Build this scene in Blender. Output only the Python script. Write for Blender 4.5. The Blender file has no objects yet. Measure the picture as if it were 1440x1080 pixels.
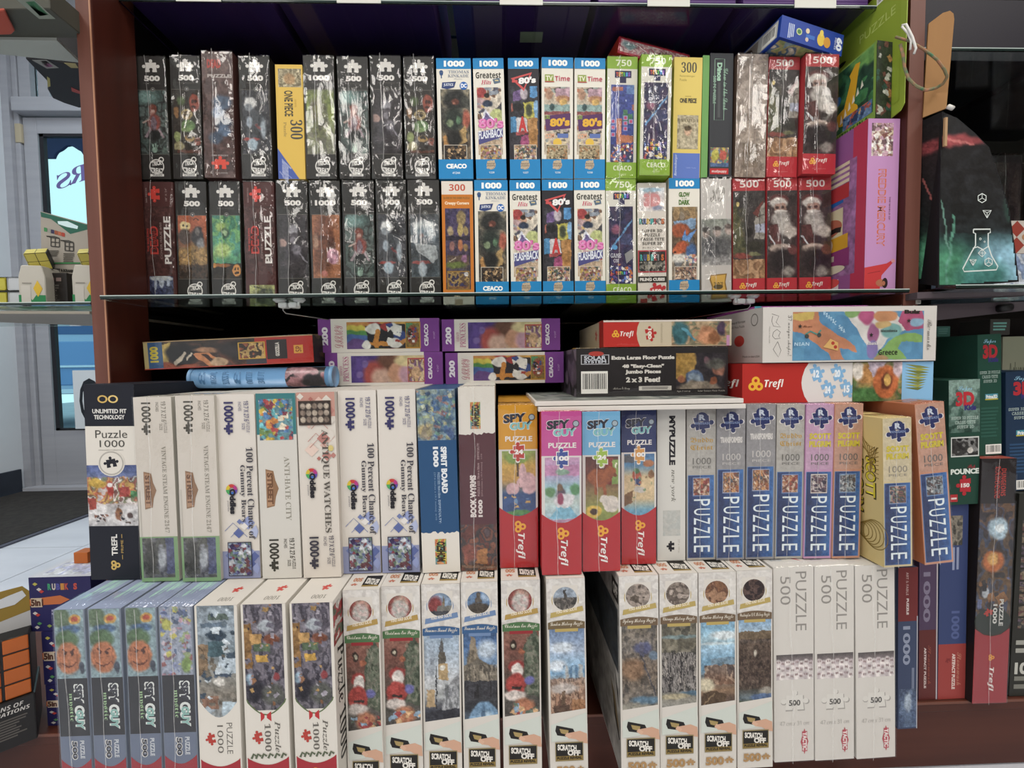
import bpy, bmesh, math, random
import numpy as np
from mathutils import Matrix, Vector

# ------------------------------------------------------------------ camera, world, lights, exposure
SC = bpy.context.scene
COL = SC.collection
F = 620.0                                   # focal length in pixels of the 1440x1080 frame
EYE = Vector((0.0, 0.0, 0.66))
PITCH, YAW, ROLL = math.radians(2.5), math.radians(1.66), -0.013
cam_data = bpy.data.cameras.new('camera')
cam_data.sensor_fit = 'HORIZONTAL'; cam_data.sensor_width = 36.0
cam_data.lens = F / 1440.0 * 36.0
cam_data.clip_start = 0.02
cam = bpy.data.objects.new('camera', cam_data); COL.objects.link(cam)
RM = Matrix.Rotation(-YAW, 3, 'Z') @ Matrix.Rotation(math.pi / 2 - PITCH, 3, 'X') @ Matrix.Rotation(ROLL, 3, 'Z')
cam.matrix_world = Matrix.Translation(EYE) @ RM.to_4x4()
SC.camera = cam

w = bpy.data.worlds.new('world'); SC.world = w; w.use_nodes = True
bg = w.node_tree.nodes['Background']
bg.inputs[0].default_value = (0.60, 0.98, 1.0, 1); bg.inputs[1].default_value = 1.05   # bright overcast street outside

def area(name, loc, sx, sy, power, color=(1, 0.96, 0.90), rot=(0, 0, 0)):
    l = bpy.data.lights.new(name, 'AREA'); l.shape = 'RECTANGLE'; l.size = sx; l.size_y = sy
    l.energy = power; l.color = color
    o = bpy.data.objects.new(name, l); COL.objects.link(o); o.location = loc; o.rotation_euler = rot
    return o
for x in (-1.4, 0.4, 2.2):                   # recessed 60 x 120 cm ceiling lights running towards the back of the shop
    for y in (-0.55, -2.35, -4.9):
        area('overhead_light', (x, y, 2.70), 0.58, 1.18, 25.5, (1, 0.955, 0.89))
area('overhead_light', (-1.4, 1.35, 2.70), 0.58, 1.18, 34, (0.86, 0.94, 1.0))     # added cool fill lamp to brighten the door wall, no fitting seen there
SC.view_settings.view_transform = 'Standard'
SC.view_settings.look = 'None'
SC.view_settings.gamma = 1.0
SC.view_settings.use_curve_mapping = False
SC.view_settings.exposure = 0.0

# ------------------------------------------------------------------ helpers: points
def ray(x, y):
    return RM @ Vector(((x - 720.0) / F, (540.0 - y) / F, -1.0))
def at(x, y, d):                            # point seen at pixel x,y at distance d into the shop
    r = ray(x, y); return EYE + r * (d / r.y)
def on_z(x, y, z):                          # point seen at pixel x,y on the level z
    r = ray(x, y); return EYE + r * ((z - EYE.z) / r.z)
def on_x(x, y, X):
    r = ray(x, y); return EYE + r * ((X - EYE.x) / r.x)

# ------------------------------------------------------------------ helpers: colours and materials
def lin(c):
    c = np.asarray(c, float) / 255.0
    return np.where(c <= 0.04045, c / 12.92, ((c + 0.055) / 1.055) ** 2.4)
def hx(s):
    if isinstance(s, str):
        s = s.lstrip('#')
        if len(s) == 3: s = ''.join(a + a for a in s)
        return (int(s[0:2], 16), int(s[2:4], 16), int(s[4:6], 16))
    return s
def mat(name, color=None, rough=0.5, metal=0.0, spec=0.5, noise=None, bump=0.0, alpha=None, emit=None, trans=0.0, ior=1.45, coat=0.0):
    m = bpy.data.materials.new(name); m.use_nodes = True
    nt = m.node_tree; b = nt.nodes['Principled BSDF']
    b.inputs['Roughness'].default_value = rough; b.inputs['Metallic'].default_value = metal
    b.inputs['Specular IOR Level'].default_value = spec; b.inputs['IOR'].default_value = ior
    b.inputs['Transmission Weight'].default_value = trans; b.inputs['Coat Weight'].default_value = coat
    if color is not None:
        c = lin(hx(color)); b.inputs['Base Color'].default_value = (*c, 1)
    if emit:
        b.inputs['Emission Color'].default_value = (*lin(hx(emit[0])), 1); b.inputs['Emission Strength'].default_value = emit[1]
    tc = nt.nodes.new('ShaderNodeTexCoord')
    if noise:                                # (scale vector, second colour, amount)
        sc, c2, amt = noise
        mp = nt.nodes.new('ShaderNodeMapping'); mp.inputs['Scale'].default_value = sc
        nz = nt.nodes.new('ShaderNodeTexNoise'); nz.inputs['Scale'].default_value = 1.0; nz.inputs['Detail'].default_value = 6
        rp = nt.nodes.new('ShaderNodeValToRGB'); rp.color_ramp.elements[0].position = 0.35; rp.color_ramp.elements[1].position = 0.65
        mx = nt.nodes.new('ShaderNodeMix'); mx.data_type = 'RGBA'
        mx.inputs[6].default_value = (*lin(hx(color)), 1); mx.inputs[7].default_value = (*lin(hx(c2)), 1)
        ml = nt.nodes.new('ShaderNodeMath'); ml.operation = 'MULTIPLY'; ml.inputs[1].default_value = amt
        nt.links.new(tc.outputs['Object'], mp.inputs[0]); nt.links.new(mp.outputs[0], nz.inputs['Vector'])
        nt.links.new(nz.outputs['Fac'], rp.inputs[0]); nt.links.new(rp.outputs[0], ml.inputs[0])
        nt.links.new(ml.outputs[0], mx.inputs[0]); nt.links.new(mx.outputs[2], b.inputs['Base Color'])
        if bump:
            bp = nt.nodes.new('ShaderNodeBump'); bp.inputs['Strength'].default_value = bump; bp.inputs['Distance'].default_value = 0.002
            nt.links.new(nz.outputs['Fac'], bp.inputs['Height']); nt.links.new(bp.outputs[0], b.inputs['Normal'])
    return m
def print_mat(name, rough, spec, coat=0.0):
    m = bpy.data.materials.new(name); m.use_nodes = True; nt = m.node_tree; b = nt.nodes['Principled BSDF']
    a = nt.nodes.new('ShaderNodeAttribute'); a.attribute_name = 'Col'
    nt.links.new(a.outputs['Color'], b.inputs['Base Color'])
    nz = nt.nodes.new('ShaderNodeTexNoise'); nz.inputs['Scale'].default_value = 60
    mr = nt.nodes.new('ShaderNodeMapRange'); mr.inputs[3].default_value = rough - 0.06; mr.inputs[4].default_value = rough + 0.06
    nt.links.new(nz.outputs['Fac'], mr.inputs[0]); nt.links.new(mr.outputs[0], b.inputs['Roughness'])
    b.inputs['Specular IOR Level'].default_value = spec; b.inputs['Coat Weight'].default_value = coat; b.inputs['Coat Roughness'].default_value = 0.15
    return m
PRINT = print_mat('printed_card', 0.5, 0.25)
GLOSSY = print_mat('glossy_printed_card', 0.32, 0.4, 0.15)

def wrap_mat():
    m = bpy.data.materials.new('shrink_wrap_film'); m.use_nodes = True; nt = m.node_tree
    for n in list(nt.nodes): nt.nodes.remove(n)
    out = nt.nodes.new('ShaderNodeOutputMaterial'); mx = nt.nodes.new('ShaderNodeMixShader')
    tr = nt.nodes.new('ShaderNodeBsdfTransparent'); gl = nt.nodes.new('ShaderNodeBsdfGlossy'); gl.inputs['Roughness'].default_value = 0.06
    ge = nt.nodes.new('ShaderNodeNewGeometry'); dt = nt.nodes.new('ShaderNodeVectorMath'); dt.operation = 'DOT_PRODUCT'   # Schlick reflectance of a thin film, the same from both sides
    nt.links.new(ge.outputs['Incoming'], dt.inputs[0]); nt.links.new(ge.outputs['Normal'], dt.inputs[1])
    def mth(op, a, v, swap=False):
        n = nt.nodes.new('ShaderNodeMath'); n.operation = op
        nt.links.new(a, n.inputs[1 if swap else 0])
        if v is not None: n.inputs[0 if swap else 1].default_value = v
        return n.outputs[0]
    x = mth('ABSOLUTE', dt.outputs['Value'], None); x = mth('SUBTRACT', x, 1.0, True); x = mth('POWER', x, 5.0); x = mth('MULTIPLY', x, 0.9); fac = mth('ADD', x, 0.06)
    tc = nt.nodes.new('ShaderNodeTexCoord'); nz = nt.nodes.new('ShaderNodeTexNoise'); nz.inputs['Scale'].default_value = 190; nz.inputs['Detail'].default_value = 3
    mp = nt.nodes.new('ShaderNodeMapping'); mp.inputs['Scale'].default_value = (1.0, 1.0, 0.45)
    bp = nt.nodes.new('ShaderNodeBump'); bp.inputs['Strength'].default_value = 0.12; bp.inputs['Distance'].default_value = 0.002
    nt.links.new(tc.outputs['Object'], mp.inputs[0]); nt.links.new(mp.outputs[0], nz.inputs['Vector'])
    nt.links.new(nz.outputs['Fac'], bp.inputs['Height']); nt.links.new(bp.outputs[0], gl.inputs['Normal'])
    nt.links.new(fac, mx.inputs[0]); nt.links.new(tr.outputs[0], mx.inputs[1]); nt.links.new(gl.outputs[0], mx.inputs[2])
    nt.links.new(mx.outputs[0], out.inputs[0])
    return m
WRAP = wrap_mat()
SEAMM = bpy.data.materials.new('welded_film_seam'); SEAMM.use_nodes = True
_n = SEAMM.node_tree; _b = _n.nodes['Principled BSDF']; _b.inputs['Base Color'].default_value = (0.75, 0.74, 0.72, 1); _b.inputs['Roughness'].default_value = 0.2
_z = _n.nodes.new('ShaderNodeTexNoise'); _z.inputs['Scale'].default_value = 45; _r = _n.nodes.new('ShaderNodeMapRange'); _r.inputs[1].default_value = .35; _r.inputs[2].default_value = .65; _r.inputs[3].default_value = .12; _r.inputs[4].default_value = .75
_n.links.new(_z.outputs['Fac'], _r.inputs[0]); _n.links.new(_r.outputs[0], _b.inputs['Alpha'])
WOOD = mat('cherry_wood_laminate', '471f16', 0.45, spec=.3, noise=((30, 30, 2.0), '371710', 0.7))
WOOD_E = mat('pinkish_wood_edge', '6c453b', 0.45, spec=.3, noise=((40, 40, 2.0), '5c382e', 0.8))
WOOD_H = mat('cherry_wood_deck', '4e2a20', 0.45, spec=.3, noise=((2.0, 30, 30), '40211a', 0.7))
SLATM = mat('shade_darkened_slatwall', '0e0806', 0.8, spec=.2, noise=((2, 20, 20), '080504', 0.6))  # brown wood slats, coloured near-black to carry the shade inside the cabinet
GLASS = mat('shelf_glass', 'dff0ea', 0.02, trans=1.0, ior=1.45, spec=0.5)
GEDGE = mat('green_glass_edge', '1c2b28', 0.1, spec=0.6)
WHITEM = mat('white_plastic', 'd8d6d0', 0.4)
CLEARP = mat('clear_plastic_clip', 'e6eaea', 0.12, trans=0.5, ior=1.4)
STEEL = mat('steel_wire', '9a9a9a', 0.25, metal=1.0)
DARKM = mat('black_plastic', '111113', 0.45)

# ------------------------------------------------------------------ helpers: objects
def empty(name, loc=(0, 0, 0), rot=(0, 0, 0)):
    o = bpy.data.objects.new(name, None); COL.objects.link(o); o.location = loc; o.rotation_euler = rot
    o.empty_display_size = 0.05
    return o
def tag(o, label, cat, group=None):
    o['label'] = label; o['category'] = cat
    if group: o['group'] = group
    return o
def link(name, me, parent=None, m=None, smooth=False):
    o = bpy.data.objects.new(name, me); COL.objects.link(o); o.parent = parent
    if m is not None: me.materials.append(m)
    if smooth:
        for p in me.polygons: p.use_smooth = True
    return o
def pydata(name, vs, fs, cols=None):
    me = bpy.data.meshes.new(name); vs = np.array([tuple(v) for v in vs] if not isinstance(vs, np.ndarray) else vs, np.float32)
    grp = [f if isinstance(f, np.ndarray) and f.ndim == 2 else np.array([f], np.int32) for f in fs] if not isinstance(fs, np.ndarray) else [fs]
    loops = np.concatenate([g.ravel() for g in grp]).astype(np.int32)
    sizes = np.concatenate([np.full(len(g), g.shape[1], np.int32) for g in grp]); starts = np.concatenate([[0], np.cumsum(sizes)[:-1]]).astype(np.int32)
    me.vertices.add(len(vs)); me.vertices.foreach_set('co', vs.ravel()); me.loops.add(len(loops)); me.loops.foreach_set('vertex_index', loops)
    me.polygons.add(len(sizes)); me.polygons.foreach_set('loop_start', starts); me.update(calc_edges=True)
    if cols is not None:
        a = me.color_attributes.new('Col', 'FLOAT_COLOR', 'POINT')
        c = np.ones((len(vs), 4), np.float32); c[:, :3] = cols
        a.data.foreach_set('color', c.ravel())
    return me
def cuboid(name, lo, hi, m, parent=None, bevel=0.0, color=None):
    bm = bmesh.new(); bmesh.ops.create_cube(bm, size=1.0)
    for v in bm.verts:
        v.co = Vector([lo[k] + (v.co[k] + 0.5) * (hi[k] - lo[k]) for k in range(3)])
    if bevel: bmesh.ops.bevel(bm, geom=bm.edges[:], offset=bevel, segments=2, affect='EDGES', profile=0.6)
    me = bpy.data.meshes.new(name); bm.to_mesh(me); bm.free()
    if color is not None: paint(me, color)
    return link(name, me, parent, m)
def paint(me, color):
    a = me.color_attributes.new('Col', 'FLOAT_COLOR', 'POINT')
    c = np.ones((len(me.vertices), 4), np.float32); c[:, :3] = lin(hx(color)); a.data.foreach_set('color', c.ravel())
def prism(name, base, ext, m, parent=None, color=None, bevel=0.0):   # polygon of points swept by a vector
    n = len(base); ext = Vector(ext); base = [Vector(b) for b in base]
    bm = bmesh.new(); a = [bm.verts.new(b) for b in base]; b2 = [bm.verts.new(b + ext) for b in base]
    bm.faces.new(a); bm.faces.new(b2[::-1])
    for i in range(n): bm.faces.new((a[i], b2[i], b2[(i + 1) % n], a[(i + 1) % n]))
    bmesh.ops.recalc_face_normals(bm, faces=bm.faces)
    if bevel: bmesh.ops.bevel(bm, geom=bm.edges[:], offset=bevel, segments=1, affect='EDGES')
    me = bpy.data.meshes.new(name); bm.to_mesh(me); bm.free()
    if color is not None: paint(me, color)
    return link(name, me, parent, m)
def tube(name, pts, r, m, parent=None, n=8, closed=False, flat=1.0, cap=True):
    P = [Vector(p) for p in pts]; vs = []; fs = []; N = len(P); up = None
    for i, p in enumerate(P):
        t = (P[(i + 1) % N] - P[i - 1]) if closed else (P[min(i + 1, N - 1)] - P[max(i - 1, 0)])
        t.normalize()
        if up is None:
            up = Vector((0, 0, 1)) if abs(t.z) < 0.9 else Vector((0, 1, 0))
        s = t.cross(up).normalized(); up = s.cross(t).normalized()
        for k in range(n):
            a = 2 * math.pi * k / n
            vs.append(p + s * (math.cos(a) * r) + up * (math.sin(a) * r * flat))
    for i in range(N if closed else N - 1):
        for k in range(n):
            j = (i + 1) % N
            fs.append((i * n + k, i * n + (k + 1) % n, j * n + (k + 1) % n, j * n + k))
    if cap and not closed:
        fs.append(tuple(range(n))[::-1]); fs.append(tuple((N - 1) * n + k for k in range(n)))
    return link(name, pydata(name, vs, fs), parent, m, True)
def structure(o):
    o['kind'] = 'structure'; return o

# ------------------------------------------------------------------ helpers: lettering
_TX = {}
_TC = bpy.data.curves.new('lettering', 'FONT'); _TO = bpy.data.objects.new('lettering', _TC); PLAINF = _TC.font
try: MATHF = bpy.data.fonts.load(bpy.utils.system_resource('DATAFILES', path='fonts') + '/NotoSansMath-Regular.woff2')   # Blender's own serif, script and gothic letters
except Exception: MATHF = None
_OFF = {'b': (0x1D5D4, 0x1D5EE, 0x1D7EC), 'serif': (0x1D400, 0x1D41A, 0x1D7CE), 'ital': (0x1D468, 0x1D482, 0x1D7CE), 'ital1': (0x1D434, 0x1D44E, None),
        'script': (0x1D4D0, 0x1D4EA, 0x1D7CE), 'frak': (0x1D56C, 0x1D586, 0x1D7CE), 'mono': (0x1D670, 0x1D68A, 0x1D7F6), 'bi': (0x1D63C, 0x1D656, 0x1D7EC)}
def restyle(s, st):
    if st not in _OFF: return s
    A, a, d = _OFF[st]; out = ''
    for ch in s:
        if 'A' <= ch <= 'Z': out += chr(A + ord(ch) - 65)
        elif 'a' <= ch <= 'z': out += 'ℎ' if (st == 'ital1' and ch == 'h') else chr(a + ord(ch) - 97)
        elif '0' <= ch <= '9' and d: out += chr(d + ord(ch) - 48)
        else: out += ch
    return out
def text_geom(s, st):
    key = (s, st)
    if key in _TX: return _TX[key]
    cu = _TC; cu.body = restyle(s, st); cu.resolution_u = 3; cu.font = MATHF if (st in _OFF and MATHF) else PLAINF
    cu.offset = {'heavy': 0.03, 'fat': 0.055}.get(st, 0.0)
    me = _TO.to_mesh(); me.calc_loop_triangles()
    n = len(me.vertices); v = np.zeros(n * 3); me.vertices.foreach_get('co', v); v = v.reshape(-1, 3)[:, :2].copy()
    t = np.zeros(len(me.loop_triangles) * 3, np.int32); me.loop_triangles.foreach_get('vertices', t); t = t.reshape(-1, 3)
    _TO.to_mesh_clear()
    if n == 0: v = np.zeros((3, 2)); t = np.array([[0, 1, 2]])
    lo = v.min(0); hi = v.max(0); v = (v - lo) / np.maximum(hi - lo, 1e-6)
    _TX[key] = (v, t); return _TX[key]

def vnoise(U, V, su, sv, seed):
    rs = np.random.RandomState(seed); nu, nv = int(su) + 3, int(sv) + 3
    g = rs.rand(nv, nu); x = U * su; y = V * sv
    x = np.clip(x, 0, nu - 2.001); y = np.clip(y, 0, nv - 2.001)
    i = x.astype(int); j = y.astype(int); fx = x - i; fy = y - j
    fx = fx * fx * (3 - 2 * fx); fy = fy * fy * (3 - 2 * fy)
    return (g[j, i] * (1 - fx) + g[j, i + 1] * fx) * (1 - fy) + (g[j + 1, i] * (1 - fx) + g[j + 1, i + 1] * fx) * fy
def inpoly(U, V, poly):
    r = np.zeros(U.shape, bool); n = len(poly)
    for i in range(n):
        x1, y1 = poly[i]; x2, y2 = poly[(i + 1) % n]
        if y1 == y2: continue
        c = ((y1 > V) != (y2 > V)) & (U < (x2 - x1) * (V - y1) / (y2 - y1) + x1); r ^= c
    return r

# ------------------------------------------------------------------ flat print on one face of a box
CELL = 0.001
class Face:
    """u runs 0..1 across the face, v runs 0..1 down it; o is the top left corner, eu and ev the edges, en the outward normal."""
    def __init__(s, o, eu, ev):
        s.o = np.array(o, float); s.eu = np.array(eu, float); s.ev = np.array(ev, float)
        n = np.cross(s.ev, s.eu); s.en = n / np.linalg.norm(n)
        s.w = np.linalg.norm(s.eu); s.h = np.linalg.norm(s.ev)
        s.vs = []; s.fs = []; s.cs = []; s.n = 0; s.lay = 0
    def add(s, uv, fs, cols, step=True):
        if step: s.lay += 1
        uv = np.asarray(uv, float)
        p = s.o + uv[:, :1] * s.eu + uv[:, 1:2] * s.ev + s.en * (0.00012 + 0.000035 * s.lay)
        s.vs.append(p); s.cs.append(np.broadcast_to(cols, (len(uv), 3)))
        if isinstance(fs, np.ndarray): s.fs.append(fs.astype(np.int32) + s.n)
        else: s.fs += [np.array([f], np.int32) + s.n for f in fs]
        s.n += len(uv)
    def R(s, u0, v0, u1, v1, c, step=True):
        s.add([(u0, v0), (u0, v1), (u1, v1), (u1, v0)], [(0, 1, 2, 3)], lin(hx(c)), step)
    def P(s, pts, c, step=True):
        s.add(pts, [tuple(range(len(pts)))], lin(hx(c)), step)
    def E(s, u, v, ru, rv, c, n=24):
        s.P([(u + ru * math.cos(2 * math.pi * k / n), v + rv * math.sin(2 * math.pi * k / n)) for k in range(n)], c)
    def C(s, u, v, r, c, n=24):             # true circle, r as a share of the width
        s.E(u, v, r, r * s.w / s.h, c, n)
    def ring(s, u, v, r, t, c, a0=0, a1=360, n=28, sq=1.0):
        vs = []; k = s.w / s.h
        for i in range(n + 1):
            a = math.radians(a0 + (a1 - a0) * i / n); ca, sa = math.cos(a), math.sin(a)
            vs += [(u + (r - t) * ca, v + (r - t) * sa * k * sq), (u + r * ca, v + r * sa * k * sq)]
        s.add(vs, [(2 * i, 2 * i + 1, 2 * i + 3, 2 * i + 2) for i in range(n)], lin(hx(c)))
    def L(s, pts, t, c):                     # stroke, t as a share of the width
        vs = []; k = s.w / s.h; n = len(pts)
        q = [(p[0], p[1] / k) for p in pts]
        for i in range(n):
            dx = q[min(i + 1, n - 1)][0] - q[max(i - 1, 0)][0]; dy = q[min(i + 1, n - 1)][1] - q[max(i - 1, 0)][1]
            l = math.hypot(dx, dy) or 1; nx, ny = -dy / l * t / 2, dx / l * t / 2
            vs += [(q[i][0] - nx, (q[i][1] - ny) * k), (q[i][0] + nx, (q[i][1] + ny) * k)]
        s.add(vs, [(2 * i, 2 * i + 1, 2 * i + 3, 2 * i + 2) for i in range(n - 1)], lin(hx(c)))
    def T(s, txt, u0, v0, u1, v1, c, st='', rot=0, shear=0.0):   # lettering fitted into a rectangle; rot 90 reads upward, -90 downward
        v, t = text_geom(txt, st); x = v[:, 0]; y = v[:, 1]
        if rot == 0: a, b = x, 1 - y
        elif rot == 90: a, b = 1 - y, 1 - x
        elif rot == -90: a, b = y, x
        else: a, b = 1 - x, y
        uv = np.stack([u0 + a * (u1 - u0), v0 + b * (v1 - v0) + shear * a], 1)
        s.add(uv, t, lin(hx(c)))
    def piece(s, u, v, r, c, rot=0):         # jigsaw piece, r half its size as a share of the width
        def knob(x, y, dx, dy, q=.2):        # round tab leaving the body at x,y towards dx,dy
            out = []
            for t in (-150, -110, -60, -20, 20, 60, 110, 150):
                a = math.radians(t); cx, cy = x + dx * q * .95, y + dy * q * .95
                out.append((cx + q * (math.cos(a) * dx - math.sin(a) * dy), cy + q * (math.cos(a) * dy + math.sin(a) * dx)))
            return out
        B = .58
        pts = [(-B, B * .9)] + knob(0, B * .85, 0, 1)[::-1] + [(B, B * .9)] + knob(B, .1, 1, 0)[::-1] + [(B * 1.12, -B * .9)] + [(.16, -B * .9), (.13, -B * .62), (.2, -B * .4), (.12, -B * .12), (-.12, -B * .12), (-.2, -B * .4), (-.13, -B * .62), (-.16, -B * .9)] + [(-B * 1.12, -B * .9)] + knob(-B, .1, -1, 0)[::-1]
        rr = math.radians(rot); k = s.w / s.h
        s.P([(u + r * (x * math.cos(rr) - y * math.sin(rr)), v - r * (x * math.sin(rr) + y * math.cos(rr)) * k) for x, y in pts], c)
    def A(s, u0, v0, u1, v1, bg, ops=(), grain=10, seed=0, cell=None, warp=0.03, tone=0.2):   # a painted picture, coarse as print
        cell = cell or CELL
        nx = max(3, int((u1 - u0) * s.w / cell)); ny = max(3, int((v1 - v0) * s.h / cell))
        V, U = np.meshgrid(np.linspace(0, 1, ny + 1), np.linspace(0, 1, nx + 1), indexing='ij')
        if isinstance(bg, (list,)):
            st = np.linspace(0, 1, len(bg)); cc = np.array([hx(b) for b in bg], float)
            C = np.stack([np.interp(V, st, cc[:, k]) for k in range(3)], 2)
        else: C = np.ones(U.shape + (3,)) * np.array(hx(bg), float)
        asp = (s.h * (v1 - v0)) / (s.w * (u1 - u0)); rs = np.random.RandomState(seed + 17); U0, V0 = U, V
        if warp:                             # brushy outlines
            U = U0 + warp * ((vnoise(U0, V0, 7, 7 * asp, seed + 5) - .5) * 1.6 + (vnoise(U0, V0, 15, 15 * asp, seed + 6) - .5)); V = V0 + warp / asp * ((vnoise(U0, V0, 7, 7 * asp, seed + 7) - .5) * 1.6 + (vnoise(U0, V0, 15, 15 * asp, seed + 8) - .5))
            U = np.clip(U, 0, 1); V = np.clip(V, 0, 1)
        for i, op in enumerate(ops):
            k = op[0]
            if k == 'e':
                _, cu, cv, ru, rv, col = op[:6]; soft = op[6] if len(op) > 6 else 0.15
                q = np.sqrt(((U - cu) / ru) ** 2 + ((V - cv) / rv) ** 2); a = np.clip((1 + soft / 2 - q) / max(soft, 1e-3), 0, 1)
            elif k == 'r':
                _, a0, b0, a1, b1, col = op[:6]; a = ((U >= a0) & (U <= a1) & (V >= b0) & (V <= b1)) * (op[6] if len(op) > 6 else 1.0)
            elif k == 'p':
                _, pts, col = op[:3]; a = inpoly(U, V, pts) * (op[3] if len(op) > 3 else 1.0)
            elif k == 'l':
                _, x1, y1, x2, y2, t, col = op; dx, dy = x2 - x1, (y2 - y1) * asp; L2 = dx * dx + dy * dy + 1e-9
                tt = np.clip(((U - x1) * dx + (V - y1) * asp * dy) / L2, 0, 1)
                a = (np.hypot(U - x1 - tt * dx, (V - y1) * asp - tt * dy) < t / 2) * 1.0
            elif k == 'n':                   # mottling in a palette: scale across, scale down, palette, amount, optional window
                _, su, sv, pal, amt = op[:5]; win = op[5] if len(op) > 5 else (0, 0, 1, 1)
                z = vnoise(U, V, su, sv, seed * 31 + i * 7 + 3); z2 = vnoise(U, V, su * 1.7, sv * 1.7, seed * 13 + i * 5 + 1)
                q = np.clip((z * 0.65 + z2 * 0.35 - 0.18) / 0.64, 0, 0.999); idx = (q * len(pal) * 1.0).astype(int) % len(pal)
                pc = np.array([hx(p) for p in pal], float)[idx]
                a = amt * ((U >= win[0]) & (V >= win[1]) & (U <= win[2]) & (V <= win[3]))
                C = C * (1 - a[..., None]) + pc * a[..., None]; continue
            elif k == 'c':                   # confetti of small patches
                _, nn, sz, pal = op[:4]; win = op[4] if len(op) > 4 else (0, 0, 1, 1)
                for _q in range(nn):
                    cu = win[0] + rs.rand() * (win[2] - win[0]); cv = win[1] + rs.rand() * (win[3] - win[1]); r = sz * (0.5 + rs.rand())
                    ang = rs.rand() * 3.14; x = (U - cu) * math.cos(ang) + (V - cv) * asp * math.sin(ang); y = -(U - cu) * math.sin(ang) + (V - cv) * asp * math.cos(ang)
                    mk = (abs(x) < r) & (abs(y) < r * (0.4 + rs.rand() * 0.6)) & (U >= win[0]) & (U <= win[2]) & (V >= win[1]) & (V <= win[3])
                    C[mk] = np.array(hx(pal[rs.randint(len(pal))]), float)
                continue
            C = C * (1 - a[..., None]) + np.array(hx(col), float) * a[..., None]
        U, V = U0, V0
        if tone:
            z = (vnoise(U, V, 9, 9 * asp, seed + 11) - .5) * .9 + (vnoise(U, V, 20, 20 * asp, seed + 12) - .5) * .8 + (vnoise(U, V, 40, 40 * asp, seed + 13) - .5) * .6
            C = C * (1 + tone * 1.3 * z)[..., None] + (tone * 30 * z)[..., None]
        g_ = C.mean(2, keepdims=True); C = g_ + (C - g_) * 0.76
        C = np.clip(C + (rs.rand(*U.shape)[..., None] - 0.5) * grain, 0, 255)
        uv = np.stack([u0 + U.ravel() * (u1 - u0), v0 + V.ravel() * (v1 - v0)], 1)
        W = nx + 1; J, I = np.meshgrid(np.arange(ny), np.arange(nx), indexing='ij'); a = (J * W + I).ravel()
        s.add(uv, np.stack([a, a + W, a + W + 1, a + 1], 1), lin(C.reshape(-1, 3)))
    def bar(s, u0, v0, u1, v1, n=22, seed=1, vert=True):     # barcode
        s.R(u0, v0, u1, v1, 'e8e6e0'); rs = random.Random(seed); s.lay += 1
        L = (u1 - u0) if vert else (v1 - v0); x = 0.06
        while x < 0.94:
            wd = rs.choice((0.015, 0.02, 0.035))
            if vert: s.R(u0 + x * L, v0 + (v1 - v0) * .1, u0 + (x + wd) * L, v1 - (v1 - v0) * .2, '222', False)
            else: s.R(u0 + (u1 - u0) * .1, v0 + x * L, u1 - (u1 - u0) * .2, v0 + (x + wd) * L, '222', False)
            x += wd + rs.choice((0.015, 0.03))
    def lines(s, u0, v0, u1, v1, n, c, rot=0, seed=0):       # rows of unreadably small print
        rs = random.Random(seed); s.lay += 1
        for i in range(n):
            f0, f1 = i / n, (i + 0.55) / n; e = 0.75 + 0.25 * rs.random()
            if rot == 0: s.R(u0, v0 + (v1 - v0) * f0, u0 + (u1 - u0) * e, v0 + (v1 - v0) * f1, c, False)
            else: s.R(u0 + (u1 - u0) * f0, v0, u0 + (u1 - u0) * f1, v0 + (v1 - v0) * e, c, False)
    def build(s, name, parent, m=None):
        if not s.vs: return None
        me = pydata(name, np.concatenate(s.vs), s.fs, np.concatenate(s.cs))
        return link(name, me, parent, m or PRINT)

def faces_of(wd, dp, h):
    """front, top, left side and right side of a box standing on z=0 with its front on y=0"""
    return dict(front=Face((-wd / 2, 0, h), (wd, 0, 0), (0, 0, -h)), top=Face((-wd / 2, dp, h), (wd, 0, 0), (0, -dp, 0)),
                left=Face((-wd / 2, dp, h), (0, -dp, 0), (0, 0, -h)), right=Face((wd / 2, 0, h), (0, dp, 0), (0, 0, -h)),
                bottom=Face((-wd / 2, 0, 0), (wd, 0, 0), (0, dp, 0)))

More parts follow.
